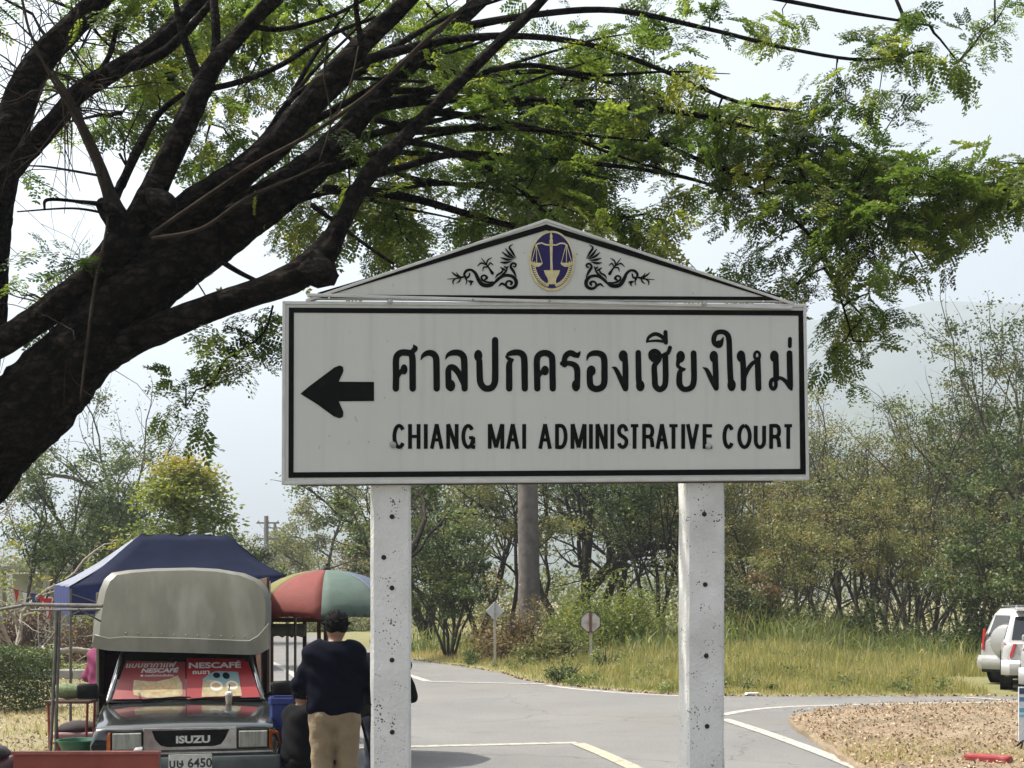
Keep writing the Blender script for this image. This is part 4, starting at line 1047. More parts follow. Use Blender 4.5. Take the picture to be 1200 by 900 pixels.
VV = np.concatenate(VV); TT = np.concatenate(TT)
crown = np_mesh('crown', VV, np.arange(len(VV)).reshape(-1, 4), lf_main, tree, TT)
crown['kind'] = 'stuff'
print('fore crown leaflets', len(VV) // 4, 'sprays', cnt - len(NP))

# ================================================================== TREES BEHIND
def bg_tree(name, label, px, Y, H, seed, leaf, bark=None, stems=1, spread=12, lean=(0, 0), levels=3, nch=(3, 3, 3), ang=38, up=0.10, wig=0.16,
            r0=0.14, trunk_len=0.42, leaves=14, lsize=0.11, sig=0.32, asp=0.5, tint=(0.5, 0.27), group=None, zbase=None, cat='tree', shrink=0.68, droop=0.2, seg=5, maxn=12000, clear=0.8, bole=0.0):
    r = np.random.default_rng(seed)
    X = (px - 600) / F * Y
    zb = float(bank_z(np.array([X]), np.array([Y]))[0]) - 0.05 if zbase is None and bool(inside(bank_poly, np.array([X]), np.array([Y]))[0]) else (zbase if zbase is not None else -0.03)
    root = empty(name, (X, Y, zb), 0, label, cat, group)
    g = MB(); tips = []
    if bole: g.tube([(0, 0, 0), (0.03, 0, bole * .3), (-.02, 0, bole * .65), (0.02, 0, bole)], [r0 * 1.18, r0 * 1.02, r0 * .96, r0 * .9], 14, cap=False)
    for s in range(stems):
        a = 2 * PI * (s + r.uniform(0, .6)) / max(stems, 1); sp = R(spread * r.uniform(0.5, 1.3)) if stems > 1 else 0
        d = Vector((math.sin(sp) * math.cos(a) + lean[0], math.sin(sp) * math.sin(a) + lean[1], math.cos(sp)))
        grow(g, r, (math.cos(a) * 0.12 * (stems > 1), math.sin(a) * 0.12 * (stems > 1), bole), d, H * trunk_len * r.uniform(0.85, 1.1), r0 * r.uniform(.8, 1.15), 0, levels, tips, up, wig, nch, ang, shrink=shrink, seg=seg)
    T_ = np.array(tips)
    # bring the top to the wanted height
    k = H / max(T_[:, 2].max(), 0.1)
    vs = np.array(g.v); vs[:, 2] *= k; T_[:, 2] *= k
    g.v = [tuple(x) for x in vs]
    g.build('trunk', bark or m_bark_grey, root, smooth=True, fixn=False)
    if leaves > 0:
        n = int(min(len(T_) * leaves * 2.4, maxn)); lsize *= 1.0
        ncl = int(min(len(T_), max(24, len(T_) // 6)))
        pick = r.permutation(len(T_))[:ncl]; wgt = r.uniform(.3, 1, ncl) ** 1.5; wgt /= wgt.sum()
        ci = np.where(r.uniform(size=n) < .8, pick[r.choice(ncl, n, p=wgt)], r.integers(0, len(T_), n))
        ct = np.clip(r.normal(tint[0], tint[1], len(T_)), 0, 1)
        C = T_[ci] + unit(r.normal(size=(n, 3))) * r.uniform(0, 1, (n, 1)) ** 0.5 * sig * 1.45 * r.uniform(.5, 1.1, (n, 1)) * [1.15, 1.15, 0.62]
        low = (C[:, 2] < 0.38 * H) & (r.uniform(size=n) < clear); C = C[~low]; ci = ci[~low]; n = len(C)
        C[:, 2] = np.maximum(C[:, 2], 0.15)
        v, f = leaf_quads(C, lsize, lsize * asp, r, droop=droop)
        tt = np.repeat(np.clip(ct[ci] + r.normal(0, 0.12, n), 0, 1), 4)
        c = np_mesh('crown', v, f, leaf, root, tt); c['kind'] = 'stuff'
    return root
# centre, seen under the sign
bg_tree('tall_tree', 'tall tree with thick straight grey trunk behind the sign between the posts', 619, 46, 17, 101, lf_olive, mat('bark_pale_bole', (0.10, 0.088, 0.080), 0.95, (0.165, 0.148, 0.135), 3, 8, bump=0.8, bscale=9, spec=0.1), r0=0.36, bole=7.5, trunk_len=0.25, levels=3, nch=(4, 4, 3), ang=48, up=0.06, wig=0.05, leaves=26, lsize=0.16, sig=0.6, shrink=0.5)
bg_tree('small_tree', 'bushy green many-stemmed small tree just right of the left sign post', 527, 43, 4.6, 102, lf_green, m_bark_grey, stems=7, spread=24, levels=2, nch=(4, 4), ang=40, r0=0.05, leaves=30, clear=0.1, lsize=0.12, sig=0.30, maxn=12000)
bg_tree('spreading_tree', 'dark limbed spreading tree just right of the thick trunk', 664, 58, 11, 103, lf_dark, m_bark_dark, stems=3, spread=30, levels=3, nch=(3, 4, 3), ang=45, r0=0.22, wig=0.22, leaves=12, lsize=0.15, sig=0.5)
bg_tree('spreading_tree', 'dark limbed spreading tree leaning right behind the octagonal sign', 702, 61, 11, 104, lf_olive, m_bark_dark, stems=3, spread=34, lean=(0.25, 0), levels=3, nch=(3, 4, 3), ang=45, r0=0.2, wig=0.22, leaves=12, lsize=0.15, sig=0.5)
bg_tree('slender_tree', 'slender forked tree just left of the right sign post', 772, 47, 9, 105, lf_green, m_bark_dark, stems=3, spread=10, levels=3, nch=(3, 3, 3), ang=38, r0=0.085, leaves=10, lsize=0.13, sig=0.42)
bg_tree('slender_tree', 'slender dark tree leaning left beside the thick grey trunk', 596, 50, 9, 106, lf_olive, m_bark_dark, stems=1, lean=(-0.35, 0), levels=3, nch=(4, 3, 3), ang=40, r0=0.11, leaves=12, lsize=0.13, sig=0.45)
bg_tree('shade_tree', 'broad green tree behind the left sign post', 506, 54, 9, 107, lf_green, m_bark_dark, stems=2, spread=10, levels=3, nch=(4, 4, 3), ang=50, up=0.02, r0=0.2, leaves=12, lsize=0.16, sig=0.5)
bg_tree('shade_tree', 'leafy olive tree behind the right sign post', 815, 56, 10.5, 108, lf_olive, m_bark_dark, stems=2, spread=22, levels=3, nch=(4, 4, 3), ang=44, r0=0.16, leaves=12, lsize=0.15, sig=0.5)
bg_tree('shade_tree', 'green tree behind the sign with foliage over the diamond sign', 560, 60, 11, 109, lf_olive, m_bark_dark, stems=2, spread=25, levels=3, nch=(4, 4, 3), ang=46, r0=0.16, leaves=12, lsize=0.15, sig=0.55)
bg_tree('shade_tree', 'green tree between the thick trunk and the right post', 735, 66, 11.5, 110, lf_green, m_bark_dark, stems=2, spread=25, levels=3, nch=(4, 4, 3), ang=46, r0=0.16, leaves=12, lsize=0.16, sig=0.6)
# right: scrubby wood
SCR = dict(levels=3, ang=44, up=0.07)
bg_tree('scrub_tree', 'vine covered olive scrub tree just right of the right sign post', 872, 47, 7.6, 111, lf_olive, stems=4, spread=20, nch=(4, 4, 3), r0=0.08, leaves=14, clear=0.1, lsize=0.12, sig=0.42, **SCR)
bg_tree('scrub_tree', 'brown topped scrub tree beside the right edge of the sign board', 940, 52, 9.8, 112, lf_brown, stems=4, spread=16, nch=(3, 3, 3), r0=0.08, leaves=8, lsize=0.10, sig=0.45, **SCR)
bg_tree('scrub_tree', 'grey green scrub tree under the hanging branch right of the sign', 992, 51, 10.3, 113, lf_olive, stems=4, spread=15, nch=(3, 3, 3), r0=0.085, leaves=8, lsize=0.11, sig=0.45, tint=(0.4, 0.2), **SCR)
bg_tree('scrub_tree', 'dark stemmed scrub tree midway between sign and parked cars', 1040, 55, 10.5, 114, lf_dark, stems=5, spread=16, nch=(3, 3, 3), r0=0.085, leaves=8, lsize=0.12, sig=0.45, **SCR)
bg_tree('scrub_tree', 'tall thin scrub tree with bare twigs rising above the others', 1092, 50, 11.2, 115, lf_olive, stems=3, spread=10, nch=(3, 3, 2), r0=0.09, leaves=6, lsize=0.12, sig=0.40, tint=(0.4, 0.2), **SCR)
bg_tree('scrub_tree', 'grey leafless scrub tree in front of the tall thin one', 1068, 48, 8.8, 116, lf_pale, m_bark_grey, stems=5, spread=14, nch=(3, 3, 3), r0=0.06, leaves=1, lsize=0.08, sig=0.3, **SCR)
bg_tree('scrub_tree', 'green scrub tree straight above the parked silver car', 1148, 52, 11.2, 117, lf_dark, stems=4, spread=15, nch=(3, 4, 3), r0=0.09, leaves=9, lsize=0.13, sig=0.45, **SCR)
bg_tree('tall_tree', 'tallest green tree at the right edge of the picture', 1212, 46, 13.6, 118, lf_green, stems=2, spread=9, nch=(4, 4, 3), levels=3, ang=36, up=0.12, r0=0.14, leaves=11, lsize=0.14, sig=0.42, tint=(0.45, 0.2))
bg_tree('leaning_tree', 'bare dark trunk leaning right among the scrub beside the parked cars', 1100, 45, 6.2, 119, lf_dark, m_bark_dark, stems=1, lean=(0.7, 0), levels=2, nch=(3, 3), ang=35, r0=0.10, leaves=5, lsize=0.12, sig=0.4, trunk_len=0.7, up=0.08)
bg_tree('scrub_tree', 'dense green scrub tree behind the white parked car', 1186, 40, 5.4, 120, lf_green, stems=5, spread=22, nch=(4, 4, 3), r0=0.06, leaves=10, clear=0.1, lsize=0.13, sig=0.36, **SCR)
bg_tree('scrub_tree', 'reddish brown tangle of dead climbers low beside the right sign post', 862, 42, 2.6, 121, lf_brown, m_bark_grey, stems=7, spread=38, nch=(3, 3, 3), levels=2, ang=45, up=0.0, r0=0.03, leaves=16, clear=0.1, lsize=0.11, sig=0.30)
ORD = ['first', 'second', 'third', 'fourth', 'fifth', 'sixth', 'seventh', 'eighth']
for k, (px, Y, H) in enumerate(((845, 70, 11.0), (905, 66, 10.4), (965, 68, 10.6), (1020, 70, 10.8), (1075, 67, 10.6), (1125, 69, 11.6), (1180, 66, 12.4), (1245, 62, 13))):
    bg_tree('wood_tree', ORD[k] + ' tree deep in the wood counted rightwards from the right sign post', px, Y, H, 130 + k, lf_olive if k % 2 else lf_dark, stems=3, spread=18, nch=(4, 4, 3), levels=3, ang=40, r0=0.10, leaves=8, lsize=0.17, sig=0.6, group='trees deep in the wood on the right', tint=(0.5, 0.25))
for k, (px, H) in enumerate(((900, 5), (925, 5.5), (955, 6), (1010, 6.5), (1060, 6), (1105, 6.5), (1130, 5.5), (1165, 6))):
    bg_tree('sapling', ORD[k] + ' thin sapling along the wood edge counted rightwards from the right sign post', px, 42.5 + (k * 1.7) % 3, H, 150 + k, lf_olive, stems=3, spread=9, nch=(3, 3), levels=2, ang=30, r0=0.03, leaves=9, lsize=0.10, sig=0.30, up=0.10, group='saplings along the edge of the wood', tint=(0.6, 0.25))
# left, beyond the truck
bg_tree('bare_tree', 'pale leafless tree at the left edge behind the hedge', 18, 33, 5.6, 170, lf_lime, m_bark_pale, stems=4, spread=30, levels=3, nch=(4, 3, 3), ang=50, up=0.0, wig=0.22, r0=0.07, leaves=1, lsize=0.12, sig=0.2, zbase=-0.02)
bg_tree('bare_tree', 'tall sparse tree with bare crooked limbs above the blue tent', 158, 60, 12.2, 171, lf_dark, m_bark_grey, stems=1, lean=(0.05, 0), levels=3, nch=(4, 4, 3), ang=46, up=0.05, wig=0.2, r0=0.17, trunk_len=0.45, leaves=4, lsize=0.14, sig=0.45)
bg_tree('leafy_tree', 'dense green tree left of the sparse bare-limbed tree', 92, 56, 9.2, 172, lf_green, m_bark_dark, stems=2, spread=18, levels=3, nch=(4, 4, 3), ang=44, r0=0.15, leaves=12, lsize=0.15, sig=0.5)
bg_tree('leafy_tree', 'yellow green tree at the far left under the big trunk', 30, 45, 7.4, 173, lf_green, m_bark_grey, stems=2, spread=22, levels=3, nch=(4, 3, 3), ang=44, r0=0.09, leaves=7, lsize=0.15, sig=0.45)
bg_tree('leafy_tree', 'leafy tree behind the tent corner at left', 125, 70, 8.0, 174, lf_dark, m_bark_dark, stems=3, spread=24, levels=3, nch=(4, 4, 3), ang=44, r0=0.12, leaves=10, lsize=0.18, sig=0.6)
bg_tree('leafy_tree', 'low green tree directly behind the blue tent', 265, 58, 4.6, 175, lf_dark, m_bark_dark, stems=3, spread=24, levels=2, nch=(4, 4), ang=44, r0=0.09, leaves=22, lsize=0.15, sig=0.5)
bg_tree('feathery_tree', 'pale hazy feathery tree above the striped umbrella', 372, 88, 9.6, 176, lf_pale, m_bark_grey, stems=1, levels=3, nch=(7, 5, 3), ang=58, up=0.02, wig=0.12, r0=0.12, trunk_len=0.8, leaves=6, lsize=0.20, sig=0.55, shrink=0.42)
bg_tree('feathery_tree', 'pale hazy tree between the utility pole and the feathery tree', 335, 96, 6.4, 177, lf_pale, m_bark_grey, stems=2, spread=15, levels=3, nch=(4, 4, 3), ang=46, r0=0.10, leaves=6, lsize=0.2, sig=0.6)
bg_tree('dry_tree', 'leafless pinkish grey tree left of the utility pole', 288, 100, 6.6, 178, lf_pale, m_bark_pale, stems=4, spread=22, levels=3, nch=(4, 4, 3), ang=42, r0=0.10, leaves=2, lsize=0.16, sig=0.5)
bg_tree('dry_tree', 'brownish dry tree behind the umbrella beside the left post', 424, 92, 6.0, 179, lf_brown, m_bark_grey, stems=3, spread=24, levels=3, nch=(4, 4, 3), ang=46, r0=0.10, leaves=6, lsize=0.2, sig=0.6)
bg_tree('overhanging_tree', 'dark green tree with a bough hanging left of the left post', 452, 41, 6.4, 180, lf_green, m_bark_dark, stems=1, lean=(-0.12, 0), levels=3, nch=(3, 3, 3), ang=62, up=-0.06, wig=0.2, r0=0.12, trunk_len=0.62, leaves=12, lsize=0.13, sig=0.35, shrink=0.48)
# conical yellow-green tree
r = np.random.default_rng(77)
ct = empty('conical_tree', ((216 - 600) / F * 38, 38, -0.03), 0, 'yellow green cone shaped tree with orange tinged top behind the tent', 'tree')
g = MB(); g.tube([(0, 0, 0), (0.03, 0, 2), (0, 0.02, 4.5), (0, 0, 6.4)], [0.12, 0.09, 0.05, 0.015], 8)
for k in range(90):
    z = r.uniform(1.0, 6.0); a = r.uniform(0, 2 * PI); q = 1.45 * (1 - z / 6.9) ** 0.7
    g.tube([(0, 0, z), (math.cos(a) * q * .6, math.sin(a) * q * .6, z + .25), (math.cos(a) * q, math.sin(a) * q, z + .3)], [0.02, 0.012, 0.004], 4, cap=False)
g.build('trunk', m_bark_grey, ct, smooth=True)
n = 15000; nb = 300
bz = r.uniform(0.7, 6.7, nb); ba = r.uniform(0, 2 * PI, nb); bq = 1.75 * np.clip(1 - bz / 7.3, 0.02, 1) ** 0.5 * r.uniform(0.35, 1.05, nb)
ci = r.integers(0, nb, n)
C = np.stack([np.cos(ba) * bq, np.sin(ba) * bq, bz], 1)[ci] + r.normal(size=(n, 3)) * [0.2, 0.2, 0.16]
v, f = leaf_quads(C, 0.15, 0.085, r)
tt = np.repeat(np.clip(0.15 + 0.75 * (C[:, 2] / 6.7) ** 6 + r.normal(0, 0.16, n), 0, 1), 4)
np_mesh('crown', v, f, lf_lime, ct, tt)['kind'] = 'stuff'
ct.scale = (1.18, 1.18, .86)

# shrubs, hedges
def shrub(name, label, px, Y, w, h, dpt, leaf, n, ls, seed, cat='bush', group=None, zb=None, box=False, tint=(0.5, 0.2), core=True, wob=0.25):
    r = np.random.default_rng(seed)
    X = (px - 600) / F * Y
    z0 = zb if zb is not None else (float(bank_z(np.array([X]), np.array([Y]))[0]) - 0.03 if bool(inside(bank_poly, np.array([X]), np.array([Y]))[0]) else -0.03)
    root = empty(name, (X, Y, z0), 0, label, cat, group)
    g = MB()
    for k in range(18):
        a = r.uniform(0, 2 * PI); q = r.uniform(0.2, 0.9)
        e = Vector((math.cos(a) * w / 2 * q, math.sin(a) * dpt / 2 * q, h * r.uniform(0.55, 0.92)))
        g.tube([(e.x * .15, e.y * .15, 0), (e.x * .55, e.y * .55, e.z * .55), e], [0.018, 0.012, 0.005], 4, cap=False)
    g.build('stems', m_bark_grey, root, fixn=False)
    if box:
        # leaves close to the faces of a clipped block
        u = r.uniform(-0.5, 0.5, (n, 3)); side = r.integers(0, 5, n)
        u[side == 0, 2] = 0.5; u[side == 1, 1] = -0.5; u[side == 2, 0] = 0.5; u[side == 3, 0] = -0.5; u[side == 4, 1] = -0.5
        C = u * [w, dpt, h] + [0, 0, h / 2] + r.normal(size=(n, 3)) * 0.035
        C[:, 2] += 0.03 * np.sin(C[:, 0] * 5) + 0.02 * np.sin(C[:, 1] * 7)
        inner = r.uniform(-0.47, 0.47, (n // 2, 3)) * [w, dpt, h] + [0, 0, h / 2]
        C = np.concatenate([C, inner])
    else:
        nb = max(10, int(w * h * 14))
        q = unit(r.normal(size=(nb, 3))) * (r.uniform(0.35, 1, (nb, 1)) ** 0.6)
        q[:, 2] = np.abs(q[:, 2]) * 1.0
        B = q * [w / 2, dpt / 2, h * .9] * (1 + wob * r.normal(size=(nb, 1)))
        C = B[r.integers(0, nb, n)] + r.normal(size=(n, 3)) * min(w, h, 1.6) * 0.13
    C[:, 2] = np.maximum(C[:, 2], 0.03)
    v, f = leaf_quads(C, ls, ls * .55, r)
    tt = np.repeat(np.clip(r.normal(tint[0], tint[1], len(C)) + 0.15 * np.sin(C[:, 0] * 3 + C[:, 2] * 4), 0, 1), 4)
    np_mesh('foliage', v, f, leaf, root, tt)['kind'] = 'stuff'
    return root
shrub('hedge', 'clipped green box hedge at the left edge beside the steel pole', -22, 24, 2.1, 1.02, 1.5, lf_green, 13000, 0.055, 201, 'hedge', zb=0, box=True, tint=(0.45, 0.25))
shrub('hedge', 'low clipped hedge on the lawn behind the box hedge', 8, 33.8, 2.3, 0.62, 0.8, lf_green, 8000, 0.06, 202, 'hedge', zb=0, box=True, tint=(0.6, 0.25))
shrub('red_shrub', 'dark reddish leaved shrub above the low hedge at left', 22, 38, 2.6, 1.75, 1.4, lf_red, 7000, 0.09, 203, zb=0)
shrub('red_shrub', 'dark shrub behind the awning pole left of the truck', 95, 41, 1.9, 1.2, 1.2, lf_red, 5000, 0.09, 204, zb=0)
shrub('weed', 'small dark green weed clump at the verge corner in front of the octagonal sign', 664, 31.2, 0.9, 0.55, 0.7, lf_green, 1800, 0.07, 205, 'plant')
shrub('weed', 'small bright weed at the verge under the diamond sign', 552, 39.6, 0.55, 0.5, 0.5, lf_green, 700, 0.08, 206, 'plant', tint=(0.9, .1))
shrub('weed', 'bright green weed just right of the octagonal sign', 712, 34, 1.1, 0.75, 0.7, lf_green, 1200, 0.08, 207, 'plant', tint=(0.95, .1))
shrub('bramble', 'brown dry bramble mound at the foot of the thick trunk', 604, 41, 2.6, 1.75, 1.6, lf_brown, 8000, 0.10, 208, 'bush')
shrub('bramble', 'olive bramble mound right of the thick trunk foot', 655, 38.2, 2.0, 1.1, 1.6, lf_olive, 6000, 0.10, 209, 'bush')
shrub('bramble', 'yellow green creeper mound between the octagonal sign and right post', 714, 41.5, 3.6, 2.2, 2.0, lf_lime, 9000, 0.11, 210, 'bush', tint=(0.25, .2))
shrub('bramble', 'dark undergrowth mound at the edge of the wood right of the post', 885, 41, 3.0, 1.9, 2.0, lf_dark, 9000, 0.12, 211, 'bush')
shrub('bramble', 'dark undergrowth mound beside the parked silver car', 1145, 41, 2.6, 1.35, 1.6, lf_green, 6000, 0.11, 212, 'bush')
shrub('bramble', 'green undergrowth below the scrub right of the sign', 1020, 42, 3.4, 1.5, 1.8, lf_dark, 8000, 0.12, 213, 'bush')
shrub('bramble', 'low bush behind the vendor umbrella', 400, 76, 6.0, 1.6, 2.0, lf_pale, 5000, 0.16, 214, 'bush')
shrub('bramble', 'low bush left of the bare-limbed tree behind the tent', 130, 50, 3.6, 2.2, 2.0, lf_olive, 7000, 0.13, 215, 'bush')

# undergrowth that closes the view deep in the woods
r = np.random.default_rng(31)
n = 42000
px = r.uniform(470, 1290, n); Y = r.uniform(72, 95, n)
X = (px - 600) / F * Y
top = 3.2 + 1.4 * vnoise(X, Y, 0.35, 2.0) + np.where(px > 830, 3.0, 0)
Z = r.uniform(0, 1, n) ** 1.2 * top + 0.3
dens = vnoise(X * 1.3, Z * 2.2, 0.5, 5.0) + r.normal(0, .5, n)
k = dens > -0.25
v, f = leaf_quads(np.stack([X, Y, Z], 1)[k], 0.26, 0.15, r)
tag(np_mesh('far_undergrowth', v, f, lf_olive, None, np.repeat(np.clip(0.42 + 0.2 * vnoise(X[k], Z[k], 1.1, 1.) + r.normal(0, .14, k.sum()), 0, 1), 4)), 'mass of undergrowth deep in the wood behind sign and parked cars', 'undergrowth', kind='stuff')
n = 26000
px = r.uniform(-60, 480, n); Y = r.uniform(100, 125, n); X = (px - 600) / F * Y
top = 2.6 + 1.2 * vnoise(X, Y, 0.3, 3.0) + np.where(px < 260, 2.5, 0); Z = r.uniform(0, 1, n) * top
v, f = leaf_quads(np.stack([X, Y, Z], 1), 0.32, 0.18, r)
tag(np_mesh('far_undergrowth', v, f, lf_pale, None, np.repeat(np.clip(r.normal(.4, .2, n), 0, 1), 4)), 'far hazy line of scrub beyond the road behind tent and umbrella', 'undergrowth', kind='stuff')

# grass ----------------------------------------------------------------
def blades(X, Y, Z, h, w, r, lean=0.35):
    n = len(X); a = r.uniform(0, 2 * PI, n); l = np.abs(r.normal(0, lean, n)) * h
    B = np.stack([X, Y, Z], 1); o = np.stack([np.cos(a), np.sin(a), np.zeros(n)], 1)
    b = r.uniform(0, PI, n); s = np.stack([np.cos(b), np.sin(b) * .4, np.zeros(n)], 1) * (w / 2)[:, None]
    M = B + o * (l * 0.35)[:, None] + np.stack([np.zeros(n), np.zeros(n), h * .62], 1)
    T_ = B + o * l[:, None] + np.stack([np.zeros(n), np.zeros(n), h * np.clip(1 - 0.35 * (l / h) ** 2, .3, 1)], 1)
    v = np.stack([B - s, B + s, M + s * .8, M - s * .8, T_ + s * .1, T_ - s * .1], 1).reshape(-1, 3)
    i = np.arange(n)[:, None] * 6
    f = np.concatenate([i + [0, 1, 2, 3], i + [3, 2, 4, 5]], 0)
    return v, f
n = 115000
X = r.uniform(-14, 12, n); Y = 27 + (r.uniform(0, 1, n) ** 1.5) * 22
k = inside(bank_poly, X, Y); X, Y = X[k], Y[k]
d = edge_dist(X, Y)
k = (r.uniform(size=len(X)) < np.clip(d / 0.5, 0.15, 1)) & ~((X > 9.6) & (Y < 33)) & (vnoise(X, Y, 1.7, 7.7) + r.normal(0, .25, len(X)) > -0.62) & (np.abs(X) < 0.42 * Y + 1)
X, Y, d = X[k], Y[k], d[k]
h = 0.78 * (0.10 + 0.26 * np.clip(d / 2.5, 0, 1) + 0.14 * np.clip((d - 3) / 4, 0, 1)) * r.uniform(0.5, 1.5, len(X)) * (1 + 0.35 * vnoise(X, Y, 1.0, .4) + 0.3 * vnoise(X, Y, 3.1, 1.4))
v, f = blades(X, Y, bank_z(X, Y) - 0.01, h, np.full(len(X), 0.022), r)
tn = np.clip(0.46 + 0.24 * vnoise(X, Y, 0.9, 2.2) + 0.14 * vnoise(X, Y, 2.7, 3.2) + r.normal(0, .15, len(X)) + 0.35 * np.clip((2.2 - X) / 6, 0, .8) * (Y > 33), 0, 1)
tag(np_mesh('verge_grass', v, f, lf_grass, None, np.repeat(tn, 6)), 'sunlit yellow green grass growing on the verge beyond the road', 'grass', kind='stuff')
# low weeds among the grass
wc = 190; wx = r.uniform(-7, 9.2, wc); wy = 27.6 + r.uniform(0, 1, wc) ** 1.4 * 13
k = inside(bank_poly, wx, wy); wx, wy = wx[k], wy[k]; wn_ = r.integers(30, 150, len(wx)); wi = np.repeat(np.arange(len(wx)), wn_)
ws_ = r.uniform(.10, .38, len(wx)); off = unit(r.normal(size=(len(wi), 3))) * r.uniform(.2, 1, (len(wi), 1)); off[:, 2] = np.abs(off[:, 2]) * 1.1
C = np.stack([wx[wi], wy[wi], bank_z(wx, wy)[wi] + .03], 1) + off * ws_[wi][:, None]
v, f = leaf_quads(C, 0.075, 0.042, r)
tag(np_mesh('verge_weeds', v, f, lf_green, None, np.repeat(np.clip(np.repeat(r.uniform(.3, 1, len(wx)), wn_) + r.normal(0, .1, len(wi)), 0, 1), 4)), 'low green weeds dotted through the verge grass', 'weeds', kind='stuff')
# tall reed grass in clumps along the edge of the wood
CX, CY, CH_, CN = [], [], [], []
for px, Yc, hh, spread_, nb in ((648, 41, 1.5, 0.8, 500), (700, 42, 1.9, 1.0, 800), (740, 41, 1.7, 1.0, 700), (775, 39, 1.1, .9, 500), (865, 39, 1.6, 0.9, 700), (905, 40, 1.9, 1.0, 900), (950, 38, 1.6, 1.0, 800), (985, 40, 1.8, .9, 700), (1030, 39, 1.3, 1, 600), (1075, 38.5, 1.3, 1, 600), (1120, 38, 1.1, 1, 500), (500, 46, 1.2, 1.2, 600), (545, 45, 1.0, .9, 400), (930, 42, 2.2, 1, 700), (1000, 43, 2.0, 1, 700), (680, 45, 2.2, 1.2, 600)):
    xc = (px - 600) / F * Yc; nb = int(nb * .6); Yc += 1.5; spread_ *= .75
    CX.append(xc + r.normal(0, spread_, nb)); CY.append(Yc + r.normal(0, spread_, nb)); CH_.append(hh * .82 * r.uniform(0.35, 1.1, nb))
X, Y, h = map(np.concatenate, (CX, CY, CH_))
k = inside(bank_poly, X, Y); X, Y, h = X[k], Y[k], h[k]
v, f = blades(X, Y, bank_z(X, Y) - 0.02, h, np.full(len(X), 0.045), r, 0.6)
tag(np_mesh('reed_grass', v, f, lf_reed, None, np.repeat(np.clip(r.normal(.5, .25, len(X)), 0, 1), 6)), 'tall green reed grass in clumps along the edge of the wood', 'grass', kind='stuff')
# leaf litter and dry tufts on the island
n = 26000
X = r.uniform(3.0, 12.5, n); Y = r.uniform(12.5, 26, n); k = inside(ISL, X, Y); X, Y = X[k], Y[k]
v, f = leaf_quads(np.stack([X, Y, np.full(len(X), 0.115) + r.uniform(0, .02, len(X))], 1), 0.052, 0.034, r, up=7.0)
tag(np_mesh('leaf_litter', v, f, lf_dry, None, np.repeat(r.uniform(0, 1, len(X)), 4)), 'dry brown leaves scattered over the earth island', 'leaves', kind='stuff')
n = 9000
X = r.uniform(3.0, 11, n); Y = 15.2 + np.abs(r.normal(0, 1.3, n)); k = inside(ISL, X, Y) & (vnoise(X, Y, 1.5, 1) > -0.45); X, Y = X[k], Y[k]
v, f = blades(X, Y, np.full(len(X), 0.09), r.uniform(0.03, 0.10, len(X)), np.full(len(X), 0.008), r, .8)
tag(np_mesh('dry_grass', v, f, lf_grass, None, np.repeat(r.uniform(.3, 1, len(X)), 6)), 'short dry grass on the near part of the earth island', 'grass', kind='stuff')
# left verge: dry grass and litter
n = 22000
Y = 15 + 19 * r.uniform(0, 1, n) ** 1.3; X = -4.6 - 0.12 * (Y - 16) - r.uniform(0, 1, n) * (0.2 + 0.30 * Y)
k = vnoise(X, Y, 1.1, 4) + r.normal(0, .35, n) > -0.1; X, Y = X[k], Y[k]
v, f = blades(X, Y, np.full(len(X), -0.03), r.uniform(0.03, 0.12, len(X)), np.full(len(X), 0.012), r, .8)
tag(np_mesh('dry_grass', v, f, lf_grass, None, np.repeat(np.clip(r.normal(.7, .25, len(X)), 0, 1), 6)), 'short dry grass on the bare ground left of the truck', 'grass', kind='stuff')
n = 7000
Y = 15 + 19 * r.uniform(0, 1, n); X = -4.4 - 0.12 * (Y - 16) - r.uniform(0, 1, n) * (0.2 + 0.30 * Y)
v, f = leaf_quads(np.stack([X, Y, np.full(n, -0.015)], 1), 0.07, 0.04, r, up=3.0)
tag(np_mesh('leaf_litter', v, f, lf_dry, None, np.repeat(r.uniform(0, 1, n), 4)), 'dry brown leaves scattered on the ground left of the truck', 'leaves', kind='stuff')
n = 9000
Y = r.uniform(33.5, 48, n); X = -9.6 - 0.19 * (Y - 33.5) - r.uniform(0, 1, n) * 9
v, f = blades(X, Y, np.full(n, -0.01), r.uniform(0.05, 0.14, n), np.full(n, 0.02), r, .5)
tag(np_mesh('lawn_grass', v, f, lf_reed, None, np.repeat(np.clip(r.normal(.7, .2, n), 0, 1), 6)), 'short green lawn grass behind the clipped hedge at left', 'grass', kind='stuff')
# fallen leaves along the verge edge
n = 900
t = r.uniform(0, 1, n); i = np.clip((8 + t * (len(GX) - 10)).astype(int), 0, len(GX) - 2); fr = r.uniform(0, 1, n)
X = GX[i] + (GX[i + 1] - GX[i]) * fr; Y = GY[i] + (GY[i + 1] - GY[i]) * fr - np.abs(r.normal(0, .12, n))
v, f = leaf_quads(np.stack([X, Y, np.full(n, 0.016)], 1), 0.09, 0.05, r, up=4)
tag(np_mesh('leaf_litter', v, f, lf_dry, None, np.repeat(r.uniform(0, .7, n), 4)), 'thin line of dry leaves along the road edge below the grass', 'leaves', kind='stuff')
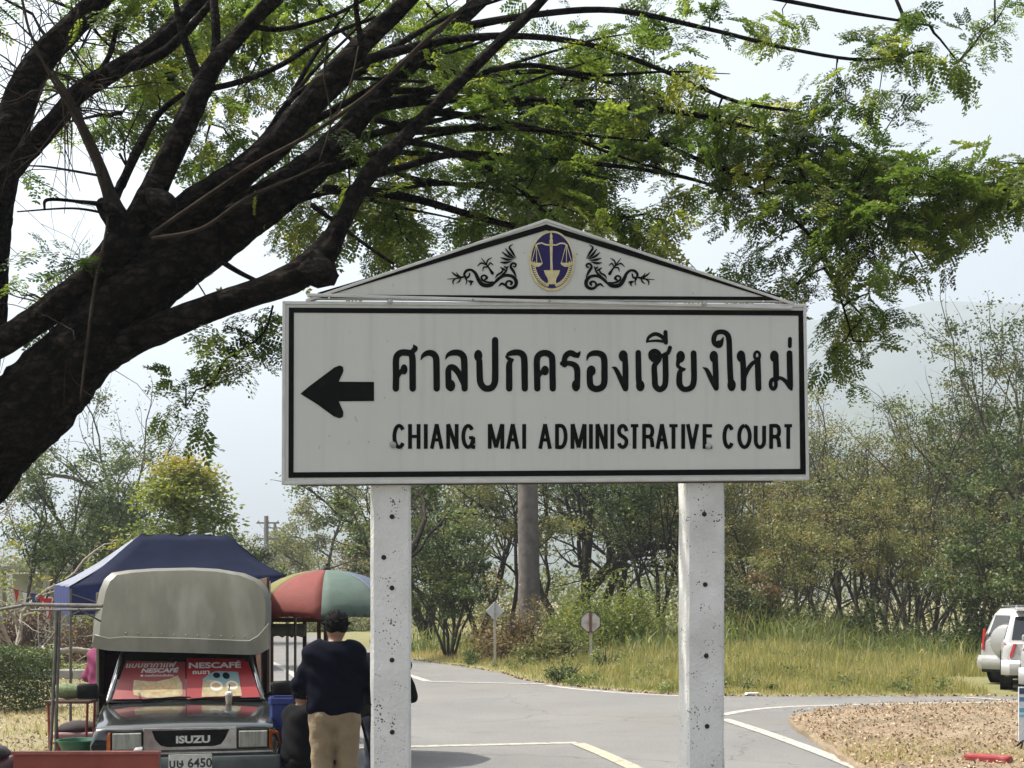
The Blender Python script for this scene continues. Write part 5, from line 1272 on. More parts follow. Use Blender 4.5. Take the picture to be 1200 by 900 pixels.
# ================================================================== THE COFFEE TRUCK
m_paintg = mat('truck_paint', (0.012, 0.016, 0.017), 0.16, (0.022, 0.026, 0.026), 3, 6, coat=0.7, bump=0.015, bscale=6, c3=(0.035, 0.035, 0.032), scale3=2.5)
m_chrome = mat('chrome', (0.55, 0.55, 0.54), 0.22, (0.40, 0.39, 0.37), 12, 5, metal=0.9)
m_plastic = mat('black_plastic', (0.008, 0.008, 0.009), 0.55, (0.015, 0.015, 0.015), 9, 4, spec=0.06)
m_rubber = mat('tyre_rubber', (0.018, 0.018, 0.018), 0.85, (0.03, 0.029, 0.027), 12, 4, bump=0.2)
m_glass = mat('dark_glass', (0.010, 0.013, 0.014), 0.06, spec=0.8)
m_lens = mat('headlight_lens', (0.36, 0.37, 0.33), 0.18, (0.24, 0.245, 0.21), 16, 3, stretch=(3, 1, 0.4), spec=0.7, bump=0.25, bscale=60)
m_amber = mat('amber_lens', (0.42, 0.10, 0.015), 0.25, (0.30, 0.06, 0.01), 10, 3)
m_shell = mat('shell_fibreglass', (0.140, 0.138, 0.108), 0.38, (0.108, 0.107, 0.086), 2.2, 8, bump=0.10, bscale=3, c3=(0.185, 0.18, 0.155), scale3=1.6, spec=0.4, stretch=(2.2, 1, .55))
m_wood_dk = mat('brown_panel', (0.07, 0.032, 0.022), 0.6, (0.10, 0.05, 0.035), 5, 5)
m_red = mat('poster_red', (0.27, 0.010, 0.014), 0.45, (0.22, 0.012, 0.016), 3, 3)
m_redf = mat('poster_red_faded', (0.26, 0.040, 0.042), 0.5, (0.18, 0.03, 0.033), 4, 5, c3=(0.33, 0.085, 0.08), scale3=2.0)
m_white = mat('print_white', (0.55, 0.53, 0.50), 0.5)
m_cream = mat('print_cream', (0.40, 0.35, 0.19), 0.5, (0.27, 0.20, 0.10), 14, 5)
m_brownp = mat('print_brown', (0.30, 0.20, 0.09), 0.5, (0.44, 0.32, 0.15), 30, 5)
m_bluep = mat('print_sky_blue', (0.13, 0.24, 0.28), 0.5, (0.16, 0.24, 0.20), 9, 3)
m_plate = mat('plate_white', (0.62, 0.63, 0.60), 0.4, (0.50, 0.51, 0.48), 18, 4)
TX = (218 - 600) / F * 12.8
truck = empty('coffee_truck', (TX, 12.8, 0), R(13.2), 'dark grey pickup truck with beige raised shell and red posters in its windscreen', 'truck')
def mirror(half): return half + [(-x, y, z) for x, y, z in half[::-1]]
def body_ring(y, zb, zt, zc, hw, hwt):
    h = [(hw - .02, y, zb), (hw, y, zb + .06), (hw + .012, y, (zb + zt) / 2), (hwt + .005, y, zt - .055), (hwt - .02, y, zt - .012), (hwt - .09, y, zt + .004), (hwt * .55, y, zc - .006), (hwt * .2, y, zc)]
    return mirror(h)
g = MB()
g.loft([body_ring(0.05, .44, .70, .715, .845, .80), body_ring(0.075, .42, .725, .742, .855, .825), body_ring(.16, .40, .745, .765, .86, .835), body_ring(.5, .38, .79, .822, .86, .835), body_ring(.85, .36, .835, .862, .86, .835), body_ring(1.14, .36, .875, .895, .86, .83),
        body_ring(1.2, .36, .88, .89, .86, .83), body_ring(2.75, .36, .90, .905, .86, .83), body_ring(4.75, .40, .90, .905, .86, .83)])
g.build('body', m_paintg, truck, smooth=True, angle=40)
# cab: pillars, roof, glass
def cab(y0, y1, y2, y3, z0, z1, w0, w1):
    return [[(-w0, y0, z0), (w0, y0, z0), (w0, y3, z0), (-w0, y3, z0)], [(-w1, y1, z1), (w1, y1, z1), (w1, y2, z1), (-w1, y2, z1)]]
g = MB(); g.loft(cab(1.10, 1.62, 2.62, 2.72, .885, 1.43, .80, .66))
cabo = g.build('cab', m_paintg, truck, bevel=0.03)
def on_ws(u, v, off=0.0):
    """u -1..1 across, v 0..1 up the windscreen"""
    w = .80 + (.66 - .80) * v
    n_ = Vector((0, -(1.43 - .885), (1.62 - 1.10))).normalized()
    return Vector((u * w, 1.10 + .52 * v, .885 + .545 * v)) + n_ * off
def ws_poly(name, pts, m, off, parent, th=0.0):
    g = MB()
    if th: g.prism([on_ws(u, v, off) for u, v in pts], on_ws(0, 0, -th) - on_ws(0, 0))
    else: g.add([on_ws(u, v, off) for u, v in pts], [tuple(range(len(pts)))])
    return g.build(name, m, parent, fixn=bool(th))
ws = ws_poly('windscreen', [(-.93, .06), (.93, .06), (.90, .95), (-.90, .95)], m_glass, 0.004, cabo)
for s in (-1, 1):
    g = MB(); g.tube([on_ws(s * .955, .02, .012), on_ws(s * .95, .5, .016), on_ws(s * .945, .98, .012)], [.020, .017, .016], 8); g.build('pillar_trim', m_chrome, cabo, smooth=True)
    g = MB(); n_ = Vector((s * .545, 0, .14)).normalized() * .004
    q = [(s * .775, 1.36, .95), (s * .70, 1.66, 1.36), (s * .68, 2.5, 1.38), (s * .775, 2.6, .95)]
    g.add([Vector(p) + n_ for p in q], [(0, 1, 2, 3)]); g.build('side_window', m_glass, cabo)
    # mirrors on arms
    g = MB(); g.loft([[(s * (.97 + dx * k), 1.18 + yy, 1.0 + dz * k) for dx, dz in ((-.10, -.075), (.09, -.07), (.105, -.04), (.10, .06), (.075, .085), (-.085, .08), (-.105, .05), (-.11, -.05))] for k, yy in ((.75, -.05), (1, -.02), (1, .03), (.8, .07))])
    mr = g.build('wing_mirror', m_plastic, truck, smooth=True, angle=50)
    g = MB(); g.tube([(s * .80, 1.3, .93), (s * .89, 1.24, .96), (s * .93, 1.2, .98)], .02, 8); g.build('mirror_arm', m_plastic, mr)
g = MB(); g.tube([on_ws(-.55, .03, .02), on_ws(-.1, .07, .022), on_ws(.05, .06, .02)], .008, 6); g.tube([on_ws(.05, .03, .02), on_ws(.5, .06, .022), on_ws(.68, .05, .02)], .008, 6); g.build('wipers', m_plastic, cabo)
# posters on the windscreen
p1 = ws_poly('poster', [(-.915, .055), (-.01, .05), (-.02, .70), (-.87, .73), (-.89, .5)], m_redf, 0.016, truck, 0.004)
tag(p1, 'faded red coffee poster on the left of the windscreen')
p2 = ws_poly('poster', [(.005, .03), (.93, .045), (.895, .66), (.82, .74), (-.005, .77)], m_red, 0.022, truck, 0.004)
tag(p2, 'bright red coffee poster on the right of the windscreen')
WSR = Matrix(((1, 0, 0), (0, .52 / .753, -.545 / .753), (0, .545 / .753, .52 / .753))).to_4x4()
def ws_text(body, u, v, size, m, parent, off, **k):
    return text_obj('lettering', body, size, m, Matrix.Translation(on_ws(u, v, off)) @ WSR, parent, **k)
ws_text('NESCAFÉ', .40, .62, .105, m_white, p2, .0245, bold=.0035, sx=1.25)
ws_text('ถนชา', .20, .50, .075, m_white, p2, .0245, bold=.002, sx=1.1)
ws_text('แบบชากาแฟ', -.52, .645, .095, m_white, p1, .0185, bold=.002, sx=1.05, shear=.25)
ws_text('NESCAFÉ', -.38, .545, .078, m_white, p1, .0187, bold=.003, sx=1.15, shear=.25)
ws_text('● กาแฟโบราณเย็นร้อน', -.40, .455, .034, m_white, p1, .0187, bold=.001, sx=1.05)
wav = lambda u: .02 * math.sin(u * 22)
ws_poly('picture', [(-.66, .12), (-.50, .07), (-.10, .06), (-.05, .12), (-.055, .30), (-.12, .46), (-.22, .40), (-.40, .35), (-.60, .37), (-.70, .385), (-.69, .22)], m_cream, .0185, p1)
ws_poly('picture', [(-.60, .22), (-.50, .16), (-.30, .15), (-.12, .21), (-.12, .36), (-.25, .34), (-.42, .30), (-.60, .33)], m_brownp, .0195, p1)
ws_poly('picture', [(.19, .06), (.70, .07), (.715, .50), (.42, .52), (.32, .48), (.22, .38)], m_bluep, .0245, p2)
ws_poly('picture', [(.19, .06), (.70, .07), (.705, .28), (.60, .34), (.50, .28), (.40, .35), (.28, .36), (.215, .33)], m_cream, .0252, p2)
for u, v, a, b, mm in ((.39, .25, .085, .085, m_white), (.60, .26, .08, .08, m_white), (.39, .26, .06, .05, m_brownp), (.60, .27, .055, .045, m_brownp), (.41, .44, .05, .05, m_plastic), (.54, .43, .05, .06, m_plastic)):
    ws_poly('picture', [(u + a * math.cos(t), v + b * math.sin(t)) for t in np.linspace(0, 2 * PI, 16)[:-1]], mm, .0258 + .0004 * (mm is m_brownp) + .0008 * (mm is m_plastic), p2)
# face: grille, surround, lamps, bumper, plate
def fbox(name, x0, x1, z0, z1, y, dep, m, parent, bevel=.006):
    g = MB(); g.box(((x0 + x1) / 2, y, (z0 + z1) / 2), (x1 - x0, dep, z1 - z0)); return g.build(name, m, parent, bevel=bevel)
fx = lambda px: (px - 218) / 125.0
fz = lambda py: CH + (HZ - py) / 125.0
# re-measure heights of the front in the truck's own frame
g = MB(); g.prism([(fx(x), .045, fz(y)) for x, y in ((169, 853.5), (276, 853.5), (277, 879.5), (169, 879.5))], (0, .02, 0)); sur = g.build('grille_surround', m_chrome, truck, bevel=.006)
gp = [(179, 856), (268, 856), (263, 867), (258, 873.5), (250, 875.5), (197, 875.5), (189, 873.5), (183, 867)]
g = MB(); g.prism([(fx(x), .036, fz(y)) for x, y in gp], (0, .02, 0)); gr = g.build('grille', m_plastic, sur, bevel=.003)
text_obj('maker_lettering', 'ISUZU', .092, m_plate, Matrix.Translation((fx(226), .0335, fz(867.5))) @ Matrix.Rotation(R(90), 4, 'X'), sur, bold=.004, sx=1.25)
for s, xa, xb, xo in ((-1, 133, 169, 118), (1, 277, 314, 328.5)):
    h = fbox('headlight', fx(xa), fx(xb), fz(879.5), fz(856.5), .05, .03, m_plastic, truck)
    g = MB(); a, b, c_, d = fx(xa) + .014, fx(xb) - .014, fz(878), fz(858)
    rings = [[(a, .034, c_), (b, .034, c_), (b, .034, d), (a, .034, d)], [(a + .01, .026, c_ + .01), (b - .01, .026, c_ + .01), (b - .01, .026, d - .01), (a + .01, .026, d - .01)]]
    g.loft(rings); g.build('lens', m_lens, h)
    i0, i1 = (fx(xo), fx(xa) - .003) if s < 0 else (fx(xb) + .003, fx(xo))
    g = MB(); yo = .085
    if s < 0: pl = [(i0, yo, fz(879)), (i1, .034, fz(880)), (i1, .034, fz(857)), (i0 + .02, yo, fz(861))]
    else: pl = [(i0, .034, fz(880)), (i1, yo, fz(879)), (i1 - .02, yo, fz(861)), (i0, .034, fz(857))]
    g.prism(pl, (0, .05, 0)); g.build('indicator', m_amber, truck, bevel=.006)
g = MB(); g.box((0, .055, fz(883)), (1.62, .03, .022)); g.build('lower_trim', m_chrome, truck, bevel=.005)
m_bump = mat('bumper_paint', (0.045, 0.055, 0.058), 0.4, (0.07, 0.08, 0.08), 5, 5)
g = MB(); pr = [(-.06, .23), (-.09, .27), (-.10, .34), (-.095, .41), (-.07, .455), (.05, .455), (.05, .23)]
g.loft([[(x, y + .03 * (abs(x) > .8) + .0, z) for y, z in pr] for x in (-.865, -.8, .8, .865)]); bu = g.build('bumper', m_bump, truck, smooth=True, angle=30)
pl = fbox('number_plate', -.155, .235, fz(884) - .185, fz(884) + .012, -.112, .012, m_plate, truck, .006)
m_pgreen = mat('plate_green', (0.010, 0.022, 0.016), .5)
RX = Matrix.Rotation(R(90), 4, 'X')
text_obj('plate_lettering', 'บษ 6450', .118, m_pgreen, Matrix.Translation((.04, -.1195, fz(893.2))) @ RX, pl, bold=.0028, sx=.95)
text_obj('plate_lettering', 'เชียงใหม่', .045, m_pgreen, Matrix.Translation((.04, -.1195, fz(902.5))) @ RX, pl, bold=.0012)
g = MB(); 
for k, (x0, x1) in enumerate(((-.155, .235),)):
    for z in (fz(884) + .009, fz(884) - .182): g.box((.04, -.119, z), (.38, .004, .004))
g.build('plate_rim', m_chrome, pl)
# wheels
def wheel(parent, x, y, rad, wdt, rim_mat, name='wheel'):
    e = MB(); M = Matrix.Translation((x, y, rad)) @ Matrix.Rotation(R(90), 4, 'Y')
    e.lathe([(rad * .62, -wdt / 2), (rad * .93, -wdt / 2), (rad, -wdt * .36), (rad, wdt * .36), (rad * .93, wdt / 2), (rad * .62, wdt / 2)], 28, M=M)
    w = e.build(name, m_rubber, parent, smooth=True, angle=35)
    e = MB(); e.lathe([(rad * .62, -wdt * .44), (rad * .55, -wdt * .30), (rad * .2, -wdt * .36), (rad * .16, -wdt * .44), (rad * .16, wdt * .44), (rad * .2, wdt * .36), (rad * .55, wdt * .30), (rad * .62, wdt * .44)], 24, M=M)
    e.build('rim', rim_mat, w, smooth=True, angle=35)
    for s in (-1, 1):
        for k in range(5):
            a = 2 * PI * k / 5
            sp_ = MB(); sp_.box((0, rad * .36, s * wdt * .36), (rad * .16, rad * .48, .02), M=M @ Matrix.Rotation(a, 4, 'Z')); sp_.build('spoke', rim_mat, w)
    return w
for y in (.78, 3.7):
    for s in (-1, 1): wheel(truck, s * .775, y, .33, .2, m_chrome)
# raised shell over the cab
sc_ = lambda px: (px - 218) / 112.0
sz = lambda py: CH + (HZ - py) / 112.0
ol = [(113, 752), (113.5, 735), (116, 712), (119, 692), (124, 679), (132, 671), (150, 668), (180, 665.6), (225, 664.5), (255, 666), (285, 671), (304, 679), (312.5, 689), (316.5, 705), (315.5, 730), (312.5, 752), (309, 762), (298, 764.5), (210, 762), (141, 759), (120, 757.5)]
o2 = [(sc_(x), sz(y)) for x, y in ol]
def sh_ring(k, dy, cx=0.0, cz=1.86, tilt=.42):
    return [(cx + (x - cx) * k, 1.36 + dy + tilt * max(0, (cz + (z - cz) * k) - 1.40) / .86, cz + (z - cz) * k) for x, z in o2]
g = MB()
R0 = sh_ring(1, .04); R1 = sh_ring(1.0, 0); R2 = sh_ring(.985, -.012); R3 = sh_ring(.925, -.058); R4 = sh_ring(.8, -.064); R5 = sh_ring(.5, -.072); R6 = sh_ring(.05, -.075)
back = [(x * .99, 3.3, z) for x, z in o2]; mid = [(x * 1.01, 2.3, z + .01) for x, z in o2]
g.loft([back, mid, R0, R1, R2, R3, R4, R5, R6])
g.build('shell', m_shell, truck, smooth=True, angle=28)
lip = [(118, 755), (136, 748), (146, 744.5), (220, 746.5), (290, 750), (304, 735), (309, 728)]
sy_f = lambda z, o: 1.36 + o + .42 * max(0, z - 1.40) / .86
top_l = [(116, 742), (132, 746), (146, 744.5), (218, 746.5), (289, 750), (300, 744), (312, 730)]
bot_l = [(113, 757), (131, 760.5), (146, 761.5), (218, 764), (289, 767), (300, 766.5), (312, 760)]
g = MB(); rgs = []
for (x1, y1), (x2, y2) in zip(top_l, bot_l):
    z1, z2 = sz(y1), sz(y2)
    rgs.append([(sc_(x1), sy_f(z1, -.05), z1), (sc_(x1), sy_f(z1, -.10), z1 - .010), (sc_(x2), sy_f(z2, -.08), z2), (sc_(x2), sy_f(z2, .02), z2 - .004), (sc_(x1), sy_f(z1, .03), z1)])
g.loft(rgs); g.build('shell_lip', m_shell, truck, smooth=True, angle=25)
for k in range(11):      # rivets along the lip and up the sides of the front panel
    x_ = 150 + k * 13.4; z_ = sz(741 + k * .5)
    g = MB(); g.lathe([(.009, 0), (.007, .005)], 8, M=Matrix.Translation((sc_(x_), sy_f(z_, -.066), z_)) @ Matrix.Rotation(R(90), 4, 'X')); g.build('rivet', m_steel, truck)
g = MB(); g.tube([(sc_(x), sy_f(sz(y), -.05), sz(y)) for x, y in ((128, 738), (127.5, 715), (131, 690), (140, 677))], .006, 6); g.build('edge_bead', m_chrome, truck, smooth=True)
g = MB(); g.tube([(sc_(x), sy_f(sz(y), -.05), sz(y)) for x, y in ((303, 738), (306, 715), (304, 695), (297, 682))], .006, 6); g.build('edge_bead', m_chrome, truck, smooth=True)
# timber box on the bed, right side open to the counter
g = MB(); g.box((.865, 3.35, 1.42), (.03, 2.7, 1.5)); g.build('side_panel', m_wood_dk, truck, bevel=.004)
g = MB(); g.box((-.925, 3.35, 1.35), (.03, 2.7, 1.3)); g.build('side_panel', mat('pale_panel', (.30, .27, .22), .7, (.22, .2, .16), 4, 5), truck, bevel=.004)
g = MB(); g.box((.885, 2.02, 1.40), (.018, .025, 1.46)); g.build('corner_strip', mat('strip_cream', (.5, .47, .4), .5), truck)
g = MB(); g.box((0, 4.66, 1.4), (1.8, .03, 1.4)); g.build('rear_panel', m_wood_dk, truck)
# cup standing on the bonnet
cx_, cy_ = (267 - 218) / 117., 1.0
cup_loc = truck.matrix_basis @ Vector((cx_, cy_, .866))
cu = empty('plastic_cup', cup_loc, 0, 'small clear iced drink cup standing on the truck bonnet', 'cup')
g = MB(); g.lathe([(.026, 0), (.030, .02), (.037, .085), (.038, .09)], 16); g.build('cup', mat('cup_milky', (.50, .46, .38), .3, (.30, .22, .14), 20, 3), cu, smooth=True, angle=40)
g = MB(); g.lathe([(.039, .09), (.040, .096), (.034, .118), (.012, .130)], 16); g.build('lid', mat('cup_lid', (.6, .6, .58), .25), cu, smooth=True, angle=40)
g = MB(); g.tube([(0, 0, .12), (.008, 0, .20)], .005, 6); g.build('straw', m_plastic, cu)
# folded paper lying on the barrier front of the truck
# ================================================================== STALL AROUND THE TRUCK
m_navy = mat('tent_navy', (0.006, 0.009, 0.026), 0.85, (0.009, 0.013, 0.036), 3, 4, bump=0.6, bscale=3.5, trans=0.05, spec=0.1)
m_tentlit = mat('tent_sunlit_slope', (0.24, 0.26, 0.31), 0.7, (0.19, 0.21, 0.27), 3, 4, trans=0.25)  # sunlit paleness of the left slope is put into its cloth colour
m_tentblue = mat('tent_valance', (0.012, 0.025, 0.13), 0.7, trans=0.15)
m_tube = mat('steel_tube', (0.16, 0.155, 0.15), 0.5, (0.10, 0.095, 0.09), 15, 4, metal=0.5)
tY = 18.6
tent = empty('canopy_tent', ((200 - 600) / F * tY, tY, 0), R(25), 'dark blue pop-up canopy tent behind the truck shell', 'tent')
hw, hd, ze, zr = 1.42, .80, 2.12, 2.80
c4 = [(-hw, -hd, ze - .04), (hw, -hd, ze + .10), (hw, hd, ze + .1), (-hw, hd, ze)]
ra, rb = (-.40, 0, zr), (.78, 0, zr + .01)
def sag(a, b, c, d, n=9, amt=.06):
    """patch between edge a-b (eave) and d-c (ridge), slightly slack"""
    V, Fs = [], []
    for i in range(n + 1):
        for j in range(n + 1):
            u, v = i / n, j / n
            p = (Vector(a).lerp(Vector(b), u)).lerp(Vector(d).lerp(Vector(c), u), v)
            p.z -= amt * math.sin(PI * v) * (0.7 + .3 * math.sin(PI * u)) + .012 * math.sin(u * 17 + v * 6)
            V.append(p)
    for i in range(n):
        for j in range(n): Fs.append((i * (n + 1) + j, (i + 1) * (n + 1) + j, (i + 1) * (n + 1) + j + 1, i * (n + 1) + j + 1))
    return V, Fs
for nm, q, mm, lab in (('roof_panel', (c4[0], c4[1], rb, ra), m_navy, None), ('roof_panel', (c4[2], c4[3], ra, rb), m_navy, None), ('roof_panel', (c4[1], c4[2], rb, rb), m_navy, None), ('roof_panel', (c4[3], c4[0], ra, ra), m_tentlit, 'left slope of the canopy, coloured pale grey for the sun on it')):
    g = MB(); g.add(*sag(*q)); o = g.build(nm, mm, tent, smooth=True, fixn=False)
    s_ = o.modifiers.new('thick', 'SOLIDIFY'); s_.thickness = .004
    if lab: tag(o, lab)
for a, b in ((c4[0], c4[1]), (c4[1], c4[2]), (c4[2], c4[3]), (c4[3], c4[0])):
    g = MB(); V, Fs = [], []
    for i in range(15):
        p = Vector(a).lerp(Vector(b), i / 14); V += [p, p + Vector((0.01 * math.sin(i * 2), .012 * math.sin(i * 1.7), -.36))]
    for i in range(14): Fs.append((2 * i, 2 * i + 2, 2 * i + 3, 2 * i + 1))
    g.add(V, Fs); o = g.build('valance', m_tentblue, tent, fixn=False); s_ = o.modifiers.new('thick', 'SOLIDIFY'); s_.thickness = .003
for x, y, z in c4:
    g = MB(); g.box((x * .99, y * .99, z / 2 - .02), (.032, .032, z)); g.build('leg', m_tube, tent)
for a, b in ((c4[0], c4[1]), (c4[3], c4[2])):
    for k in range(4):
        p, q = Vector(a).lerp(Vector(b), k / 4), Vector(a).lerp(Vector(b), (k + 1) / 4)
        for s in (0, 1):
            g = MB(); g.tube([p + Vector((0, 0, -.08 - .28 * s)), q + Vector((0, 0, -.36 + .28 * s))], .010, 6); g.build('truss_bar', m_tube, tent)

# awning frame on the truck's left side
aY = 13.6
A0 = P(64, 700, aY); A0.z = 0
aw = empty('awning_frame', (A0.x, A0.y, 0), 0, 'thin steel awning frame with twin poles left of the truck', 'frame')
def al(px, py, Y=aY): return P(px, py, Y) - Vector((A0.x, A0.y, 0))
for a, b, rr_ in (((67, 715), (59, 885), .018), ((70, 716), (65, 885), .014)):
    p, q = al(*a), al(*b); d = (q - p); q2 = p + d * (p.z / (p.z - q.z))
    g = MB(); g.tube([p, q2], rr_, 8); g.build('pole', m_tube, aw)
for a, b, Y0, Y1, rr_ in (((-60, 725), (30, 709), aY, aY, .016), ((26, 708.5), (120, 710), aY, aY, .020), ((36, 715), (122, 714), aY + .5, aY + .5, .012), ((92, 714), (118, 728), aY, aY + .3, .010)):
    g = MB(); g.tube([al(*a, Y0), al(*b, Y1)], rr_, 8); g.build('rail', m_tube, aw)
# striped umbrella
uY = 16.6
um = empty('market_umbrella', ((383 - 600) / F * uY, uY, 0), 0, 'faded red, green and yellow striped market umbrella behind the man in navy', 'umbrella')
UR, UZ, UH = .99, 1.76, .52
ucol = [mat('umb_red', (.235, .052, .042), .8, (.18, .048, .04), 4, 4, trans=.25, bump=.6, bscale=6), mat('umb_green', (.085, .135, .11), .8, (.11, .155, .13), 4, 4, trans=.25, bump=.6, bscale=6), mat('umb_blue', (.09, .12, .17), .65, trans=.25), mat('umb_yellow', (.20, .18, .055), .8, (.17, .155, .05), 4, 4, trans=.25)]
def udome(a, t):
    rad = UR * math.sin(t * R(78)) / math.sin(R(78)); z = UZ + UH * (math.cos(t * R(78)) - math.cos(R(78))) / (1 - math.cos(R(78)))
    return Vector((rad * math.cos(a), rad * math.sin(a), z))
order_ = {5: 0, 6: 1, 7: 2, 4: 3, 0: 0, 1: 1, 2: 2, 3: 3}
for k in range(8):
    a0, a1 = R(-90 + 4) + k * PI / 4 - PI / 4, R(-90 + 4) + (k + 1) * PI / 4 - PI / 4
    cidx = {0: 0, 1: 1, 2: 2, 3: 3, 4: 0, 5: 1, 6: 2, 7: 3}[k]
    g = MB(); V, Fs = [], []; nt, na = 9, 6
    for i in range(nt + 1):
        for j in range(na + 1):
            t = i / nt; u = j / na
            p = udome(a0 + (a1 - a0) * u, max(t, .02)); chord = udome(a0, max(t, .02)).lerp(udome(a1, max(t, .02)), u)
            V.append(p.lerp(chord, .75) - Vector((0, 0, .035 * t * math.sin(PI * u) * -1)))
    for i in range(nt):
        for j in range(na): Fs.append((i * (na + 1) + j, i * (na + 1) + j + 1, (i + 1) * (na + 1) + j + 1, (i + 1) * (na + 1) + j))
    for j in range(na):       # hanging edge
        V += [V[nt * (na + 1) + j] + Vector((0, 0, -.07)), V[nt * (na + 1) + j + 1] + Vector((0, 0, -.07))]
        Fs.append((nt * (na + 1) + j, nt * (na + 1) + j + 1, len(V) - 1, len(V) - 2))
    g.add(V, Fs); o = g.build('panel', ucol[cidx], um, smooth=True, fixn=False); s_ = o.modifiers.new('thick', 'SOLIDIFY'); s_.thickness = .003
    g = MB(); g.tube([udome(a0, t) - Vector((0, 0, .012)) for t in np.linspace(.02, 1, 8)], .006, 5); g.build('rib', m_tube, um)
g = MB(); g.tube([(0, 0, 0), (0, 0, UZ + UH + .05)], .02, 10); g.build('pole', m_tube, um)
g = MB(); g.lathe([(.05, UZ + UH + .0), (.045, UZ + UH + .02), (.015, UZ + UH + .035), (.012, UZ + UH + .08)], 12); g.build('finial', m_plastic, um)
g = MB(); g.lathe([(.22, 0), (.22, .06), (.06, .08), (.05, .12)], 20); g.build('base', m_kerb, um)
# vendor cart under the umbrella
cY = 17.4
cart = empty('vendor_cart', ((352 - 600) / F * cY, cY, 0), 0, 'vendor cart with brown posts and grey cloth under the umbrella', 'cart')
m_brpost = mat('brown_post', (.085, .035, .028), .6)
for x, y in ((.10, -.3), (.28, -.3), (-.42, .3), (.28, .3)):
    g = MB(); g.box((x, y, .85), (.045, .045, 1.62)); g.build('post', m_brpost, cart)
for y in (-.32, .32):
    g = MB(); g.box((-.05, y, 1.665), (.80, .04, .05)); g.build('rail', m_brpost, cart)
g = MB(); V, Fs = [], []
for i in range(13):
    x = -.38 + .5 * i / 12; V += [(x, -.345 - .01 * math.sin(i), 1.62), (x, -.36 + .02 * math.sin(i * 1.3), 1.46 + .015 * math.sin(i * 2.2))]
for i in range(12): Fs.append((2 * i, 2 * i + 2, 2 * i + 3, 2 * i + 1))
g.add(V, Fs); o = g.build('side_cloth', mat('grey_cloth', (.26, .27, .24), .8, trans=.25), cart, smooth=True, fixn=False); o.modifiers.new('t', 'SOLIDIFY').thickness = .004
g = MB(); g.box((-.05, 0, .82), (.78, .62, .05)); g.build('counter', m_wood_dk, cart)
g = MB(); g.box((-.05, 0, .45), (.74, .58, .6)); g.build('cabinet', m_steel, cart, bevel=.01)
for s in (-1, 1): wheel(cart, -.05 + s * .40, .0, .20, .05, m_steel)
g = MB(); p = P(346, 735, 16.5); g.tube([(p.x, p.y, 0), (p.x, p.y, CH - .28)], .016, 8); g.tube([(p.x, p.y, CH - .28), (p.x, p.y, CH - .2)], .024, 8); g.lathe([(.16, 0), (.16, .02), (.03, .03)], 16, M=Matrix.Translation((p.x, p.y, 0)))
tag(g.build('stand_pole', m_tube), 'thin grey stand pole upright between the truck and the man in navy', 'pole')

# containers right of the truck
def crate_bin(name, label, px, Y, w, d, h, m, cat, rz=0.0):
    X = (px - 600) / F * Y
    root = empty(name, (X, Y, 0), rz, label, cat)
    g = MB(); rings = []
    for k, z in ((.86, 0), (.9, .02), (.98, h * .93), (1.06, h * .935), (1.06, h), (.95, h), (.93, h * .6), (.86, .05)):
        x, y, c = w / 2 * k, d / 2 * k, .03
        rings.append([(-x + c, -y, z), (x - c, -y, z), (x, -y + c, z), (x, y - c, z), (x - c, y, z), (-x + c, y, z), (-x, y - c, z), (-x, -y + c, z)])
    g.loft(rings); g.build('bin_body', m, root, bevel=.004)
    for s in (-1, 1):
        g = MB(); g.box((0, s * d / 2 * 1.0, h * .5), (w * .7, .02, .03)); g.build('rib', m, root)
    return root
m_blue = mat('blue_plastic', (.012, .028, .15), .4, (.02, .04, .18), 5, 4)
crate_bin('plastic_bin', 'dark blue plastic bin beside the right front corner of the truck', 336, 13.6, .30, .34, .96, m_blue, 'bin')
rr = np.random.default_rng(8)
# left of the truck: cooler, basin, green bundle
co = empty('cooler_box', ((92 - 600) / F * 14.4, 14.4, 0), R(8), 'maroon cooler box with dark lid left of the truck', 'box')
m_maroon = mat('maroon_plastic', (.10, .015, .03), .45, (.14, .03, .05), 5, 4)
g = MB(); g.box((0, 0, .26), (.42, .3, .44), taper=1.06); g.build('box_body', m_maroon, co, bevel=.03)
g = MB(); g.box((0, 0, .51), (.46, .34, .06)); g.build('lid', mat('pink_lid', (.33, .20, .22), .5), co, bevel=.02)
g = MB(); g.loft([[(x * k, y * k, z) for x, y in ((-.2, -.12), (0, -.16), (.22, -.1), (.24, .08), (0, .15), (-.2, .1))] for k, z in ((1, .545), (1.05, .57), (.8, .62), (.3, .65))]); g.build('cloth_heap', mat('dark_cloth', (.03, .022, .025), .9), co, smooth=True)
for s in (-1, 1):
    g = MB(); g.box((s * .15, 0, .03), (.08, .26, .06)); g.build('foot', m_plastic, co)
cx0 = empty('green_basin', ((92 - 600) / F * 13.4, 13.4, 0), 0, 'round green plastic basin on a stool in front of the maroon cooler', 'basin')
g = MB(); g.lathe([(.13, .42), (.15, .43), (.2, .54), (.215, .545), (.215, .555), (.19, .553), (.14, .45), (.02, .44)], 24); g.build('basin', mat('green_plastic', (.02, .10, .06), .4), cx0, smooth=True, angle=40)
g = MB(); g.box((0, 0, .40), (.26, .26, .03)); g.build('seat', m_maroon, cx0, bevel=.01)
for sx_ in (-1, 1):
    for sy_ in (-1, 1):
        g = MB(); g.tube([(sx_ * .10, sy_ * .10, .39), (sx_ * .14, sy_ * .14, 0)], .015, 6); g.build('leg', m_maroon, cx0)
gb = MB(); rings = []
for t, k in ((-.2, .25), (-.17, .75), (-.05, 1), (.08, .98), (.17, .8), (.2, .3)):
    rings.append([(t, .075 * k * math.cos(a) * (1 + .1 * rr.normal()), .085 * k * math.sin(a) * (1 + .1 * rr.normal())) for a in np.linspace(0, 2 * PI, 13)[:-1]])
